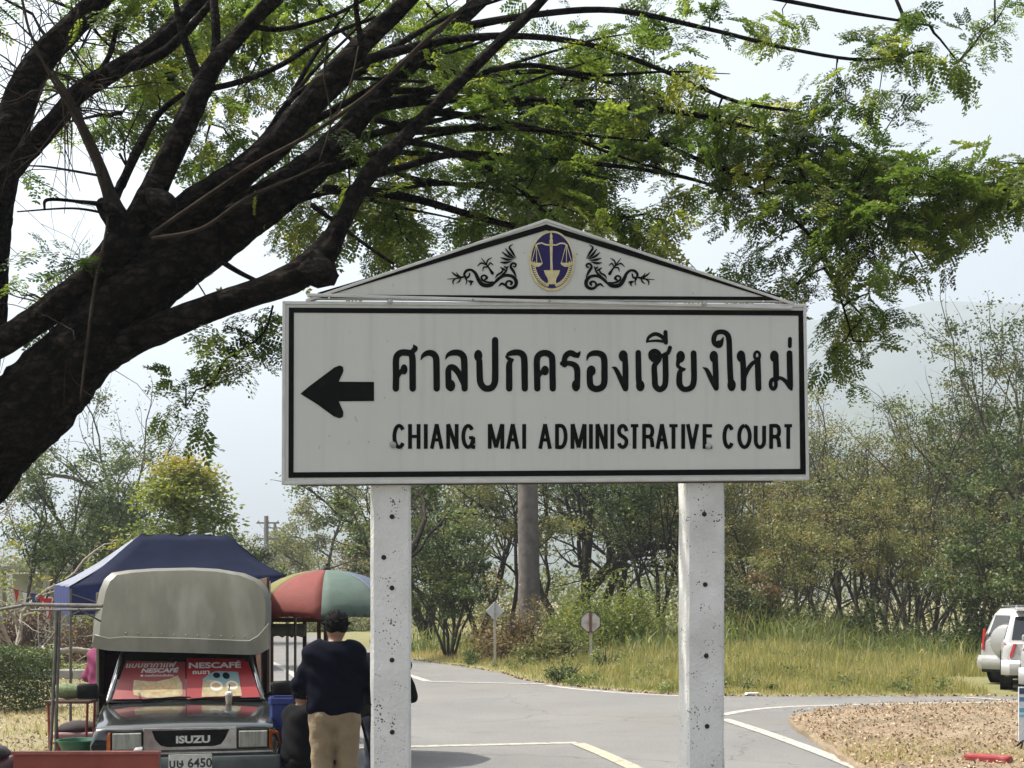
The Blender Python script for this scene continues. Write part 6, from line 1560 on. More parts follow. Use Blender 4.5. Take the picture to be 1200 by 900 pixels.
gb.loft(rings); stl = empty('side_table', ((84 - 600) / F * 14.0, 14.0, 0), 0, 'small red legged folding table left of the truck', 'table')
o = gb.build('green_bundle', mat('leafy_bundle', (.09, .13, .05), .8, (.16, .19, .10), 14, 5, bump=.6), smooth=True); o.location = ((84 - 600) / F * 14.0, 14.0, .985); tag(o, 'green wrapped leafy bundle on the small table beside the truck mirror', 'bundle')
g = MB(); g.box((0, 0, .885), (.46, .3, .03)); g.build('table_top', m_wood_dk, stl, bevel=.005)
for sx_ in (-1, 1):
    for sy_ in (-1, 1):
        g = MB(); g.tube([(sx_ * .20, sy_ * .12, .87), (sx_ * .17, sy_ * .13, 0)], .013, 6); g.build('leg', mat('red_leg', (.25, .03, .02), .5), stl)
# red-brown panel in the near left corner
m_rb = mat('red_brown_paint', (.22, .035, .022), .55, (.17, .028, .018), 4, 6, bump=.05, c3=(.26, .055, .035), scale3=1.3)
bY = 9.4
bx0, bx1 = (17 - 600) / F * bY, (186 - 600) / F * bY; bz = CH + (HZ - 881) / F * bY
pb = empty('painted_barrier', ((bx0 + bx1) / 2, bY, 0), R(1.5), 'red-brown painted board barrier in the near left corner', 'barrier')
wB = bx1 - bx0
g = MB(); g.box((0, 0, bz - .36), (wB, .03, .70)); g.build('board', m_rb, pb, bevel=.004)
g = MB(); g.box((0, -.004, bz - .006), (wB + .02, .05, .022)); g.build('top_rail', mat('red_brown_edge', (.30, .09, .07), .5, (.22, .05, .04), 9, 4), pb, bevel=.003)
for s in (-1, 1):
    g = MB(); g.box((s * (wB / 2 - .02), .03, bz / 2 - .02), (.04, .04, bz - .03)); g.build('leg', m_tube, pb)
pp = MB(); pp.prism([(0, 0, 0), (.06, 0, .004), (.055, .03, .02), (.005, .03, .014)], (0, 0, .006)); o = pp.build('paper_scrap', m_white); o.location = ((157 - 600) / F * bY, bY - .015, bz + .007); tag(o, 'crumpled white paper scrap lying on the barrier top', 'paper')
# motorbike saddle end at the left edge
mY = 9.8
mb_ = empty('motorbike', ((-52 - 600) / F * mY, mY, 0), R(170), 'dark parked motorbike cut off by the left edge behind the barrier', 'motorbike')
g = MB(); g.loft([[(x, .10 * k * math.cos(a), z + .06 * k * math.sin(a)) for a in np.linspace(0, 2 * PI, 13)[:-1]] for x, z, k in ((-.42, .83, .4), (-.36, .84, .9), (-.1, .83, 1.15), (.15, .80, 1.1), (.32, .86, .8), (.38, .87, .3))]); g.build('saddle', mat('saddle_vinyl', (.02, .014, .016), .45), mb_, smooth=True)
g = MB(); g.loft([[(x, .09 * k * math.cos(a), z + .14 * k * math.sin(a)) for a in np.linspace(0, 2 * PI, 13)[:-1]] for x, z, k in ((-.55, .80, .25), (-.4, .72, .8), (0, .62, .9), (.4, .52, .8), (.75, .68, .7), (.9, .85, .4))]); g.build('fairing', mat('bike_maroon', (.06, .012, .016), .3), mb_, smooth=True)
for x in (-.45, .85): wheel(mb_, 0, 0, .28, .09, m_chrome).matrix_basis = Matrix.Translation((x, 0, 0)) @ Matrix.Rotation(R(90), 4, 'Z')
g = MB(); g.tube([(.85, 0, .28), (.70, 0, .95)], .03, 8); g.build('fork', m_tube, mb_)
g = MB(); g.tube([(.66, -.33, 1.0), (.74, -.12, 1.02), (.74, .12, 1.02), (.66, .33, 1.0)], .014, 8); g.build('handlebar', m_plastic, mb_)
g = MB(); g.tube([(-.45, 0, .28), (0, 0, .3), (.1, 0, .55)], .035, 8); g.build('swingarm', m_tube, mb_)

# ================================================================== ROAD SIGNS, POLES, BUILDING
m_alu = mat('sign_back_aluminium', (.48, .49, .49), .5, (.38, .385, .38), 6, 5, metal=.2)
m_conc = mat('pole_concrete', (.42, .38, .30), .9, (.34, .30, .24), 6, 5)
dY = 38.6
o = G(580, 755); zb = float(bank_z(np.array([(580 - 600) / F * dY]), np.array([dY]))[0])
ds = empty('road_sign', ((580 - 600) / F * dY, dY, zb), R(4), 'back of a grey diamond shaped road sign on the grass', 'road sign')
pz = lambda py, Y, z0: CH + (HZ - py) / F * Y - z0
c = pz(716, dY, zb); q = .27
g = MB(); g.prism([(0, 0, c - q), (q, 0, c), (0, 0, c + q), (-q, 0, c)], (0, .02, 0)); pn = g.build('plate', m_alu, ds, bevel=.01)
g = MB(); g.box((0, -.012, c), (.035, .022, .56)); g.build('stiffener', m_steel, pn)
g = MB(); g.box((0, .035, c / 2), (.075, .03, c + .1)); g.build('post', m_conc, ds)
oY = 36
zb = float(bank_z(np.array([(692 - 600) / F * oY]), np.array([oY]))[0])
os_ = empty('road_sign', ((692 - 600) / F * oY, oY, zb), R(-3), 'back of an octagonal stop sign with rusty centre strap on the grass', 'road sign')
c = pz(729, oY, zb); q = .28
g = MB(); g.prism([(q * math.cos(R(22.5 + 45 * k)), 0, c + q * math.sin(R(22.5 + 45 * k))) for k in range(8)], (0, .02, 0)); pn = g.build('plate', mat('sign_back_dull', (.52, .50, .47), .6, (.40, .36, .32), 5, 5, c3=(.22, .13, .10), scale3=3), os_, bevel=.01)
g = MB()
for k in range(8):
    a0, a1 = R(22.5 + 45 * k), R(67.5 + 45 * k)
    g.tube([(q * math.cos(a0), -.004, c + q * math.sin(a0)), (q * math.cos(a1), -.004, c + q * math.sin(a1))], .014, 6)
g.build('rim', mat('rusty_brown', (.05, .028, .022), .8, (.03, .02, .017), 8, 5), pn)
g = MB(); g.box((0, -.014, c), (.07, .024, .54)); g.build('strap', mat('rusty_red', (.16, .07, .05), .8, (.10, .05, .04), 9, 5), pn)
g = MB(); g.box((.01, .035, c / 2), (.075, .03, c + .1)); g.build('post', m_conc, os_)
# utility poles with crossarms and a line
def upole(px, Y, top, label, r0):
    X = (px - 600) / F * Y; H = CH + (HZ - top) / F * Y
    o = empty('utility_pole', (X, Y, -.03), 0, label, 'utility pole')
    g = MB(); g.tube([(0, 0, 0), (0, 0, H)], [r0, r0 * .75], 8); g.build('pole', mat('pole_grey', (.20, .19, .185), .9), o)
    for dz in (.4, 1.3, 2.4):
        g = MB(); g.box((.1, 0, H - dz), (1.3, .08, .09)); ca = g.build('crossarm', mat('pole_grey', (.2, .2, .2)), o)
        for x in (-.45, .1, .65):
            g = MB(); g.lathe([(.04, 0), (.06, .05), (.03, .12)], 8, M=Matrix.Translation((x, 0, H - dz + .045))); g.build('insulator', m_steel, ca)
    return X, H
X1, H1 = upole(312, 78, 604, 'grey concrete utility pole rising right of the tent', .17)
X2, H2 = upole(322, 104, 612, 'thinner farther utility pole just right of the nearer one', .15)
for k, (dx, dz) in enumerate(((-.45, .35), (.1, .35), (.65, 1.25))):
    g = MB(); p, q = Vector((X1 + dx, 78, H1 - dz)), Vector((X2 + dx, 104, H2 - dz))
    g.tube([p.lerp(q, t) - Vector((0, 0, 1.2 * t * (1 - t))) for t in np.linspace(0, 1, 9)], .012, 4)
    tag(g.build('power_line', m_plastic), ['upper left power line between the two utility poles', 'upper middle power line between the two utility poles', 'lower right power line between the two utility poles'][k], 'wire', 'power lines between the utility poles')
# low building behind the left trees
bl_ = empty('low_building', ((88 - 600) / F * 58, 58, -.03), R(-6), 'low pale building with flat roof half hidden by trees at left', 'building')
m_wallp = mat('building_wall', (.42, .40, .34), .9, (.33, .31, .27), 1.2, 6)
def bp(name, c, d, m, parent=bl_): g = MB(); g.box(c, d, m and 0); return g.build(name, m, parent, bevel=.01)
wall = bp('wall', (0, 1.6, 1.5), (7.0, .2, 3.0), m_wallp)
for x in (-3.3, -1.2, .2, .75, 3.3): bp('pillar', (x, 0, 1.55), (.32, .32, 3.1), m_wallp)
bp('roof', (0, .8, 3.2), (7.6, 2.6, .22), mat('roof_grey', (.24, .22, .20), .9, (.18, .16, .15), 2, 5))
for x in (-2.2, 2.0):
    wd = bp('window', (x, 1.475, 1.6), (1.0, .06, 1.1), m_wood_dk); bp('pane', (x - .24, 1.437, 1.6), (.42, .02, .96), m_glass, wd); bp('pane', (x + .24, 1.437, 1.6), (.42, .02, .96), m_glass, wd)
bp('door', (-.5, 1.475, 1.05), (.9, .06, 2.1), mat('door_green', (.10, .16, .14), .6))
bp('plinth', (0, .8, .06), (7.4, 2.6, .14), m_kerb)
# bunting at left
bn = empty('bunting', P(30, 700, 30), 0, 'string of red and white flags hanging above the hedge at left', 'bunting')
o_ = P(30, 700, 30); g = MB(); A, B = P(10, 688, 30) - o_, P(110, 694, 30) - o_
line = lambda t: A.lerp(B, t) - Vector((0, 0, .25 * t * (1 - t) * 4 * .6))
g.tube([line(t) for t in np.linspace(0, 1, 14)], .006, 4); g.build('cord', m_plastic, bn)
fc = [mat('flag_red', (.45, .03, .03), .8, trans=.3), mat('flag_white', (.6, .58, .55), .8, trans=.3), mat('flag_blue', (.05, .06, .2), .8, trans=.3)]
for k in range(9):
    t0 = .06 + k * .10; p, q = line(t0), line(t0 + .06); mid = (p + q) / 2 + Vector((.02 * math.sin(k * 2), .04 * math.cos(k * 3), -.30))
    g = MB(); g.prism([p, q, mid], (0, .004, 0)); g.build('flag', fc[k % 3], bn)
fl = empty('hanging_banner', P(55, 716, 27), 0, 'small red and white pennant hanging beside the awning pole', 'banner')
g = MB(); g.prism([(-.08, 0, .25), (.1, 0, .25), (.07, 0, -.05), (.02, 0, -.18), (-.05, 0, -.02)], (0, .005, 0)); g.build('cloth', fc[0], fl); g = MB(); g.prism([(-.04, -.004, .16), (.05, -.004, .16), (.03, -.004, -.08), (0, -.004, -.14)], (0, .003, 0)); g.build('white_stripe', fc[1], fl)
g = MB(); g.tube([(0, 0, .25), (0, 0, .55)], .005, 4); g.build('cord', m_plastic, fl)

# ================================================================== PARKED CARS
def suv(name, label, loc, rz, paint, spare=False, plate_txt=None, spoiler=True):
    """rear end at y=0 facing the camera, front away (+y)"""
    root = empty(name, loc, rz, label, 'car')
    def sec(y, zb, zt, hw, hwt):
        h = [(hw - .08, y, zb), (hw - .01, y, zb + .08), (hw, y, (zb + zt) / 2 - .05), (hw - .005, y, zt - .12), (hwt, y, zt - .02), (hwt - .06, y, zt + .01), (hwt * .5, y, zt + .02)]
        return mirror(h)
    g = MB(); g.loft([sec(.03, .50, .98, .78, .72), sec(.10, .36, 1.02, .87, .82), sec(.4, .30, 1.05, .90, .86), sec(2.6, .28, 1.04, .91, .86), sec(3.3, .28, 1.03, .91, .86), sec(3.5, .28, 1.02, .91, .85), sec(4.3, .30, .92, .89, .82), sec(4.6, .40, .82, .80, .72)])
    g.build('body', paint, root, smooth=True, angle=35)
    g = MB(); rings = []
    for z, y0, y1, w in ((1.02, .08, 3.55, .85), (1.3, .21, 3.135, .78), (1.58, .34, 2.72, .71), (1.70, .46, 2.5, .64), (1.725, .7, 2.2, .5)):
        c = .08
        rings.append([(-w + c, y0, z), (w - c, y0, z), (w, y0 + c, z), (w, y1 - c, z), (w - c, y1, z), (-w + c, y1, z), (-w, y1 - c, z), (-w, y0 + c, z)])
    g.loft(rings); g.build('cabin', paint, root, smooth=True, angle=35)
    g = MB(); g.prism([(-.70, .105, 1.08), (.70, .105, 1.08), (.63, .315, 1.55), (-.63, .315, 1.55)], (0, -.012, .004)); rw = g.build('rear_window', m_glass, root, bevel=.01)
    g = MB(); g.tube([(-.1, .08, 1.10), (.35, .14, 1.2)], .008, 6); g.build('wiper', m_plastic, rw)
    for s in (-1, 1):
        g = MB(); g.prism([(s * .838, .45, 1.08), (s * .838, 3.2, 1.08), (s * .724, 2.66, 1.54), (s * .724, .55, 1.54)], (s * .008, 0, .002)); g.build('side_window', m_glass, root)
        g = MB(); g.prism([(s * .60, .035, 1.0), (s * .84, .13, 1.0), (s * .845, .16, .70), (s * .70, .03, .70)] if spoiler else [(s * .72, .05, 1.25), (s * .83, .14, 1.25), (s * .86, .12, .78), (s * .76, .03, .78)], (0, -.03, 0)); g.build('tail_light', mat('tail_red', (.30, .012, .015), .2), root, bevel=.01)
        g = MB(); g.box((s * .6, 1.5, 1.755), (.04, 1.9, .035)); g.build('roof_rail', m_steel, root, bevel=.008)
        g = MB(); g.box((s * 1.0, 3.05, 1.12), (.17, .12, .14)); g.build('wing_mirror', paint, root, bevel=.03)
        for y in (.88, 3.72):
            g = MB(); M = Matrix.Translation((s * .912, y, .38)) @ Matrix.Rotation(R(90), 4, 'Y')
            g.lathe([(.455, -.012), (.455, .012), (.40, .013)], 28, M=M); g.build('wheel_arch', m_plastic, root)
            wheel(root, s * .80, y, .375, .255, m_steel)
    pr = [(-.10, .36), (-.13, .42), (-.14, .52), (-.12, .60), (-.06, .66), (.15, .66), (.15, .36)]
    g = MB(); g.loft([[(x, y + (.12 if abs(x) > .8 else 0), z) for y, z in pr] for x in (-.905, -.74, .74, .905)]); g.build('bumper', paint, root, smooth=True, angle=30)
    g = MB(); g.box((0, -.03, .34), (1.5, .14, .10)); g.build('bumper_skirt', m_plastic, root, bevel=.02)
    g = MB(); g.box((.1, -.02, .30), (.22, .06, .06)); g.build('exhaust', m_steel, root)
    if spoiler:
        g = MB(); g.loft([[(x, .22 - .05 * (abs(x) < .6), 1.66), (x, .12 - .05 * (abs(x) < .6), 1.675), (x, .12 - .05 * (abs(x) < .6), 1.70), (x, .55, 1.745), (x, .55, 1.70)] for x in (-.64, -.55, .55, .64)]); g.build('spoiler', paint, root, smooth=True, angle=30)
    if spare:
        M = Matrix.Translation((-.15, -.02, .98)) @ RX
        g = MB(); g.lathe([(.36, -.02), (.375, .05), (.36, .14), (.30, .175), (.02, .18)], 30, M=M); sw = g.build('spare_wheel_cover', paint, root, smooth=True, angle=30)
        g = MB(); g.lathe([(.385, .03), (.39, .06), (.385, .09)], 30, M=M); g.build('rim', m_steel, sw)
    px_ = 0 if not spare else .5
    pl_ = MB(); pl_.box((px_, -.0 if not spare else -.01, .80), (.34, .02, .16)); pl_.v = [(x, y + .02, z) for x, y, z in pl_.v]; po = pl_.build('number_plate', m_plate, root, bevel=.006)
    text_obj('plate_lettering', plate_txt or 'กข 1', .06, m_plastic, Matrix.Translation((px_, -.002 if not spare else -.012, .80)) @ RX, po)
    return root
m_cw = mat('white_car_paint', (.40, .40, .395), .25, coat=.5)
m_cs = mat('silver_car_paint', (.36, .36, .35), .3, (.32, .32, .31), 3, 3, coat=.5, metal=.3)
suv('parked_car', 'white parked car with dark rear window and roof spoiler at the right edge', ((1224 - 600) / F * 27.9, 27.7, 0), R(-20), m_cw)
suv('parked_car', 'silver parked car with spare wheel cover, left of the white car', ((1188 - 600) / F * 30.0, 29.9, 0), R(-48), m_cs, spare=True, spoiler=False)
suv('parked_car', 'silver car showing only its red tail light at the extreme right edge', ((1256 - 600) / F * 24.6, 24.6, .0), R(-25), m_cs)
# banner stand and red kerb in the near right corner
bs = empty('banner_stand', ((1216 - 600) / F * 16.6, 16.6, .11), R(-4), 'small white banner stand with blue stripes at the right edge', 'banner')
g = MB(); g.box((0, 0, .42), (.46, .02, .66)); pn = g.build('panel', mat('banner_white', (.62, .66, .70), .5), bs, bevel=.004)
for z, h_, c_ in ((.70, .07, (.03, .06, .12)), (.47, .05, (.10, .38, .55)), (.40, .03, (.16, .45, .6)), (.60, .05, (.06, .2, .35))):
    g = MB(); g.box((0, -.0125, z), (.44, .004, h_)); g.build('stripe', mat('banner_%d' % int(z * 100), c_, .5), pn)
for s in (-1, 1):
    g = MB(); g.tube([(s * .17, 0, .10), (s * .26, -.18, 0)], .012, 6); g.tube([(s * .17, 0, .10), (s * .20, .2, 0)], .012, 6); g.build('foot', m_plastic, bs)
kp = G(1150, 893)
m_kred = mat('kerb_red_paint', (.26, .025, .03), .75, (.20, .03, .03), 6, 5, c3=(.30, .10, .09), scale3=5)
for k in range(1):
    g = MB(); g.box((0, 0, .10), (.50, .2, .2)); o = g.build('red_kerb_stone', m_kred, bevel=.025)
    o.location = (kp.x - .20 + k * .47, kp.y - .80 - k * .33, -.02); o.rotation_euler = (0, 0, R(-35))
    tag(o, ['red painted kerb stone showing at the bottom edge by the banner stand', 'red painted kerb stone second from the island, cut by the bottom edge', 'red painted kerb stone farthest along, below the banner stand'][k], 'kerb stone')
o = MB(); o.prism([(0, 0, 0), (.22, .03, 0), (.26, .14, 0), (.1, .2, 0), (-.04, .1, 0)], (0.02, 0, .05)); o = o.build('litter_bag', m_white, bevel=.015); p = G(875, 815.5); o.location = (p.x, p.y, .01); tag(o, 'white scrap of litter at the grass edge right of the right post', 'litter')
# ================================================================== PEOPLE
def snet(D, lo, h):
    """naive surface nets: D < 0 inside"""
    ins = D < 0
    nx, ny, nz = D.shape
    acc = np.zeros((nx - 1, ny - 1, nz - 1, 3)); cn = np.zeros((nx - 1, ny - 1, nz - 1))
    def sl(a, ax, o): 
        s = [slice(0, -1)] * 3; s[ax] = slice(o, a.shape[ax] - 1 + o); return a[tuple(s)]
    corners = [(i, j, k) for i in (0, 1) for j in (0, 1) for k in (0, 1)]
    def cv(c): return D[c[0]:nx - 1 + c[0], c[1]:ny - 1 + c[1], c[2]:nz - 1 + c[2]]
    for c in corners:
        for ax in range(3):
            if c[ax]: continue
            e = list(c); e[ax] = 1
            a, b = cv(c), cv(e)
            m = (a < 0) != (b < 0)
            t = np.where(m, a / np.where(m, a - b, 1), 0)
            for q in range(3):
                acc[..., q] += np.where(m, c[q] + (t if q == ax else 0), 0)
            cn += m
    act = cn > 0
    idx = np.full(act.shape, -1); idx[act] = np.arange(act.sum())
    I = np.argwhere(act)
    V = (acc[act] / cn[act][:, None] + I) * h + np.array(lo)
    Fs = []
    for ax in range(3):
        s0 = [slice(None)] * 3; s1 = [slice(None)] * 3; s0[ax] = slice(0, -1); s1[ax] = slice(1, None)
        a, b = ins[tuple(s0)], ins[tuple(s1)]
        E = np.argwhere(a != b)
        u, w = [(1, 2), (2, 0), (0, 1)][ax]
        ok = (E[:, u] > 0) & (E[:, w] > 0) & (E[:, u] < act.shape[u]) & (E[:, w] < act.shape[w]); E = E[ok]
        def cell(du, dw):
            q = E.copy(); q[:, u] -= du; q[:, w] -= dw; return idx[q[:, 0], q[:, 1], q[:, 2]]
        f = np.stack([cell(1, 1), cell(0, 1), cell(0, 0), cell(1, 0)], 1)
        fl = ~a[tuple(E.T)] if len(E) else np.zeros(0, bool)
        f[fl] = f[fl][:, ::-1]
        Fs.append(f)
    Fs = np.concatenate(Fs); Fs = Fs[(Fs >= 0).all(1)]
    return V, Fs
class Field:
    def __init__(s, lo, hi, h):
        s.lo, s.h = np.array(lo, float), h
        s.n = np.ceil((np.array(hi) - s.lo) / h).astype(int) + 1
        s.ax = [s.lo[i] + h * np.arange(s.n[i]) for i in range(3)]
        s.D = np.full(tuple(s.n), 1.0)
    def sub(s, lo, hi):
        a = np.clip(np.floor((np.array(lo) - s.lo) / s.h).astype(int), 0, s.n - 1); b = np.clip(np.ceil((np.array(hi) - s.lo) / s.h).astype(int) + 1, 1, s.n)
        sl = tuple(slice(a[i], b[i]) for i in range(3))
        return sl, np.meshgrid(*[s.ax[i][sl[i]] for i in range(3)], indexing='ij')
    def put(s, sl, d, k):
        o = s.D[sl]; hh = np.clip(.5 + .5 * (o - d) / k, 0, 1)
        s.D[sl] = o * (1 - hh) + d * hh - k * hh * (1 - hh)
    def cap(s, a, b, r1, r2=None, k=.04, sq=(1, 1, 1)):
        r2 = r1 if r2 is None else r2; a, b = np.array(a, float), np.array(b, float); m = max(r1, r2) / min(sq) + k + .03
        sl, (X, Y, Z) = s.sub(np.minimum(a, b) - m, np.maximum(a, b) + m)
        ab = b - a; l2 = max((ab ** 2).sum(), 1e-9)
        t = np.clip(((X - a[0]) * ab[0] + (Y - a[1]) * ab[1] + (Z - a[2]) * ab[2]) / l2, 0, 1)
        d = np.sqrt(((X - a[0] - t * ab[0]) * sq[0]) ** 2 + ((Y - a[1] - t * ab[1]) * sq[1]) ** 2 + ((Z - a[2] - t * ab[2]) * sq[2]) ** 2) - (r1 + (r2 - r1) * t)
        s.put(sl, d, k); return s
    def ell(s, c, r, k=.02):
        m = max(r) + k + .03; sl, (X, Y, Z) = s.sub(np.array(c) - m, np.array(c) + m)
        q = np.sqrt(((X - c[0]) / r[0]) ** 2 + ((Y - c[1]) / r[1]) ** 2 + ((Z - c[2]) / r[2]) ** 2)
        s.put(sl, (q - 1) * min(r), k); return s
    def noise(s, amp, f, seed):
        X, Y, Z = np.meshgrid(*s.ax, indexing='ij'); p = seed
        s.D += amp * (np.sin(X * f + p + 2.1 * np.sin(Z * f * .4 + p)) * np.sin(Z * f * .8 + Y * f * .5 + 1.7 * p) + .5 * np.sin(Z * f * 1.9 + X * f * 1.1 + p)); return s
    def cut(s, fn):
        X, Y, Z = np.meshgrid(*s.ax, indexing='ij'); s.D = np.maximum(s.D, fn(X, Y, Z)); return s
    def mesh(s, name, m, parent):
        s.D[0], s.D[-1] = 1, 1; s.D[:, 0], s.D[:, -1] = 1, 1; s.D[:, :, 0], s.D[:, :, -1] = 1, 1
        V, Fs = snet(s.D, s.lo, s.h); return np_mesh(name, V, Fs, m, parent, smooth=True)
m_skin = mat('skin', (.34, .19, .125), .55, (.29, .155, .10), 6, 4)
m_hair = mat('hair_black', (.003, .003, .003), .8, (.007, .006, .006), 60, 4, bump=.9, bscale=120, spec=.12)
def person(label, loc, rz, J, top, bottom, h=.0125, hair='short', noise=(.006, .006), extra=None, shoes=(.02, .02, .022)):
    """J: joints in the figure's own frame, +y is where it faces"""
    root = empty('person', loc, rz, label, 'person')
    allp = np.array([v for k, v in J.items() if k not in ('build', 'leg', 'hd', 'face', 'hem')])
    lo, hi = allp.min(0) - .28, allp.max(0) + .28
    lo[2] = max(lo[2], -.06)
    b = J.get('build', (1, 1, 1))[0]; lg = J.get('leg', (1, 1, 1))[0]; hs = J.get('hd', (1, 1, 1))[0]
    H = np.array(J['head'])
    # body
    F1 = Field(lo, hi, h)
    nk = np.array(J['neck']); pel = np.array(J['pelvis'])
    def torso(F_, g):
        for s in (-1, 1):
            a = nk + (nk - pel) * -.10; F_.cap(a + [s * .105 * b, 0, -.03], pel + [s * .095 * b, 0, .06], .112 * b + g, .112 * b + g, .05)
        F_.cap(np.array(J['shL']), np.array(J['shR']), .062 * b + g, k=.07)
        for q in 'LR': F_.cap(nk + [0, -.01, -.01], np.array(J['sh' + q]) + [0, 0, .0], .055 + g, .062 * b + g, .06)
        F_.cap(nk - [0, 0, .13], pel + [0, -.02, .08], .115 * b + g, .10 * b + g, .08)
    def arms(F_, g, upto=1.0):
        for s in 'LR':
            sh, el, ha = (np.array(J[x + s]) for x in ('sh', 'el', 'ha'))
            F_.cap(sh, el, .053 * b + g * .8, .046 * b + g, .04); F_.cap(el, el + (ha - el) * upto, .045 * b + g, .031 * b + g * (.8), .025)
    def legs(F_, g, upto=1.0):
        F_.cap(pel + [-.07 * b, 0, -.01], pel + [.07 * b, 0, -.01], .118 * b + g, k=.05)
        for s in 'LR':
            hp, kn, an = (np.array(J[x + s]) for x in ('hp', 'kn', 'an'))
            F_.cap(hp, kn, .085 * b * lg + g, .058 * b * lg + g, .03); F_.cap(kn, kn + (an - kn) * upto, .056 * b * lg + g, .042 * b * lg + g * 1.3, .02)
    torso(F1, -.014); arms(F1, -.012); legs(F1, -.012)
    fw = np.array(J.get('face', (0, 1, 0)), float); fw /= np.linalg.norm(fw); sd = np.cross(fw, [0, 0, 1])
    F1.cap(nk - [0, 0, .02], H - [0, 0, .05], .056, .052, .03)
    F1.ell(H, (.080 * hs, .096 * hs, .118), .02); F1.ell(H + fw * .03 + [0, 0, -.06], (.062, .066, .066), .03)      # skull and jaw
    F1.cap(H + fw * .092 + [0, 0, .012], H + fw * .108 + [0, 0, -.022], .009, .013, .012)               # nose
    for s in (-1, 1): F1.ell(H + sd * s * .082 + [0, 0, -.01], (.014, .020, .032), .008)                 # ears
    for s in (-1, 1): F1.ell(H + sd * s * .032 + fw * .088 + [0, 0, .012], (.014, .010, .008), .006)
    for s in 'LR':                                                                                       # hands
        el, ha = np.array(J['el' + s]), np.array(J['ha' + s]); d = unit(ha - el)
        side = unit(np.cross(d, [0.2, 0.1, 1.0])); nrm = np.cross(side, d)
        for q in (-1, 0, 1): F1.cap(ha + d * .01 + side * q * .02, ha + d * .075 + side * q * .024, .017, .015, .012)
        for q, L in ((-1.5, .062), (-.5, .076), (.5, .072), (1.5, .055)):
            k0 = ha + d * .08 + side * q * .021; k1 = k0 + d * L * .55 + nrm * .012; F1.cap(k0, k1, .0115, .0105, .006); F1.cap(k1, k1 + d * L * .35 + nrm * .03, .0105, .009, .006)
        k0 = ha + d * .025 + side * (.035 if s == 'L' else -.035); F1.cap(k0, k0 + d * .045 + side * (.03 if s == 'L' else -.03) + nrm * .012, .014, .011, .01)
    for s in 'LR':
        an = np.array(J['an' + s]); F1.cap(an, an + [0, 0, -.05], .036, .034, .02)
    F1.mesh('body', m_skin, root)
    # top
    F2 = Field(lo, hi, h); torso(F2, .022); arms(F2, .018, .90); F2.cap(nk - [0, 0, .03], nk + [0, 0, .015], .078, .066, .03)
    if noise[0]: F2.noise(noise[0] * 1.4, 21, 1.3)
    hem = J.get('hem', (0, 0, pel[2] - .02))[2]
    F2.cut(lambda X, Y, Z: (hem + .010 * np.sin(X * 14) - Z)); nz = nk[2] + .03
    F2.cut(lambda X, Y, Z: np.where(np.hypot(X - nk[0], Y - nk[1]) < .11, Z - nz - .015, -1))
    F2.mesh('sweater', top, root)
    # trousers
    F3 = Field(lo, hi, h); legs(F3, .016, .98); F3.cap(pel + [-.08 * b, 0, .02], pel + [.08 * b, 0, .02], .105 * b, k=.04)
    if noise[1]: F3.noise(noise[1], 24, 2.7)
    F3.cut(lambda X, Y, Z: Z - (pel[2] + .03)); F3.mesh('trousers', bottom, root)
    # hair
    F4 = Field(H - .2, H + .2, .0065)
    F4.ell(H + [0, 0, .018] - fw * .008, (.092 * hs, .106 * hs, .120), .01)
    if hair == 'short':
        F4.noise(.003, 62, .7); hz = H[2]
        for k in range(170):
            q = unit(np.random.default_rng(k + 900).normal(size=3)); q[2] = abs(q[2]) * .9 + .02
            a_ = H + q * [.090 * hs, .102 * hs, .112] + [0, 0, .012]; t_ = np.random.default_rng(k + 1900).normal(size=3) * .010
            F4.cap(a_, a_ + q * .018 + t_, .008, .0045, .006)
        F4.cut(lambda X, Y, Z: (hz - .048 + 1.15 * np.maximum(0, ((X - H[0]) * fw[0] + (Y - H[1]) * fw[1])) + .006 * np.sin(X * 60) - Z))
    elif hair == 'curly':
        for k in range(40):
            q = unit(np.random.default_rng(k).normal(size=3)); q[2] = abs(q[2]) * .9 - .1; F4.ell(H + q * [.095, .105, .115] - fw * .02, (.034, .034, .034), .012)
        F4.noise(.004, 50, .4); F4.cut(lambda X, Y, Z: ((X - H[0]) * fw[0] + (Y - H[1]) * fw[1]) - .055 - np.maximum(0, Z - H[2] - .03) * 1.2)
    F4.mesh('hair', m_hair, root)
    for s in 'LR':
        an = np.array(J['an' + s]); g = MB(); rings = []
        for t, w_, hh in ((-.09, .03, .05), (-.07, .042, .075), (0, .045, .085), (.08, .048, .06), (.14, .04, .045), (.165, .022, .03)):
            rings.append([(an[0] + w_ * math.cos(a), an[1] + t, max(.0, an[2] - .085 + hh * .5 + hh * .5 * math.sin(a))) for a in np.linspace(0, 2 * PI, 13)[:-1]])
        g.loft(rings); g.build('shoe', mat('shoe_%d' % int(shoes[0] * 1000), shoes, .6), root, smooth=True)
    return root
def stand(H=1.80, **k):
    s = H / 1.80
    J = dict(head=(0, .02, 1.685), neck=(0, 0, 1.53), pelvis=(0, 0, .955), shL=(-.168, 0, 1.452), shR=(.168, 0, 1.452), elL=(-.29, -.02, 1.19), elR=(.29, -.02, 1.19), haL=(-.27, .12, .97), haR=(.27, .12, .97),
             hpL=(-.095, 0, .90), hpR=(.095, 0, .90), knL=(-.105, .015, .50), knR=(.105, .015, .50), anL=(-.115, -.01, .085), anR=(.115, -.01, .085), hem=(0, 0, .93))
    J = {a: tuple(np.array(v) * s) for a, v in J.items()}
    J.update(k); return J
m_navys = mat('navy_knit', (.003, .004, .010), .95, (.005, .006, .014), 30, 4, bump=.25, bscale=140, spec=.1)
m_khaki = mat('khaki_cotton', (.27, .205, .125), .9, (.22, .165, .10), 8, 5, bump=.35, bscale=30)
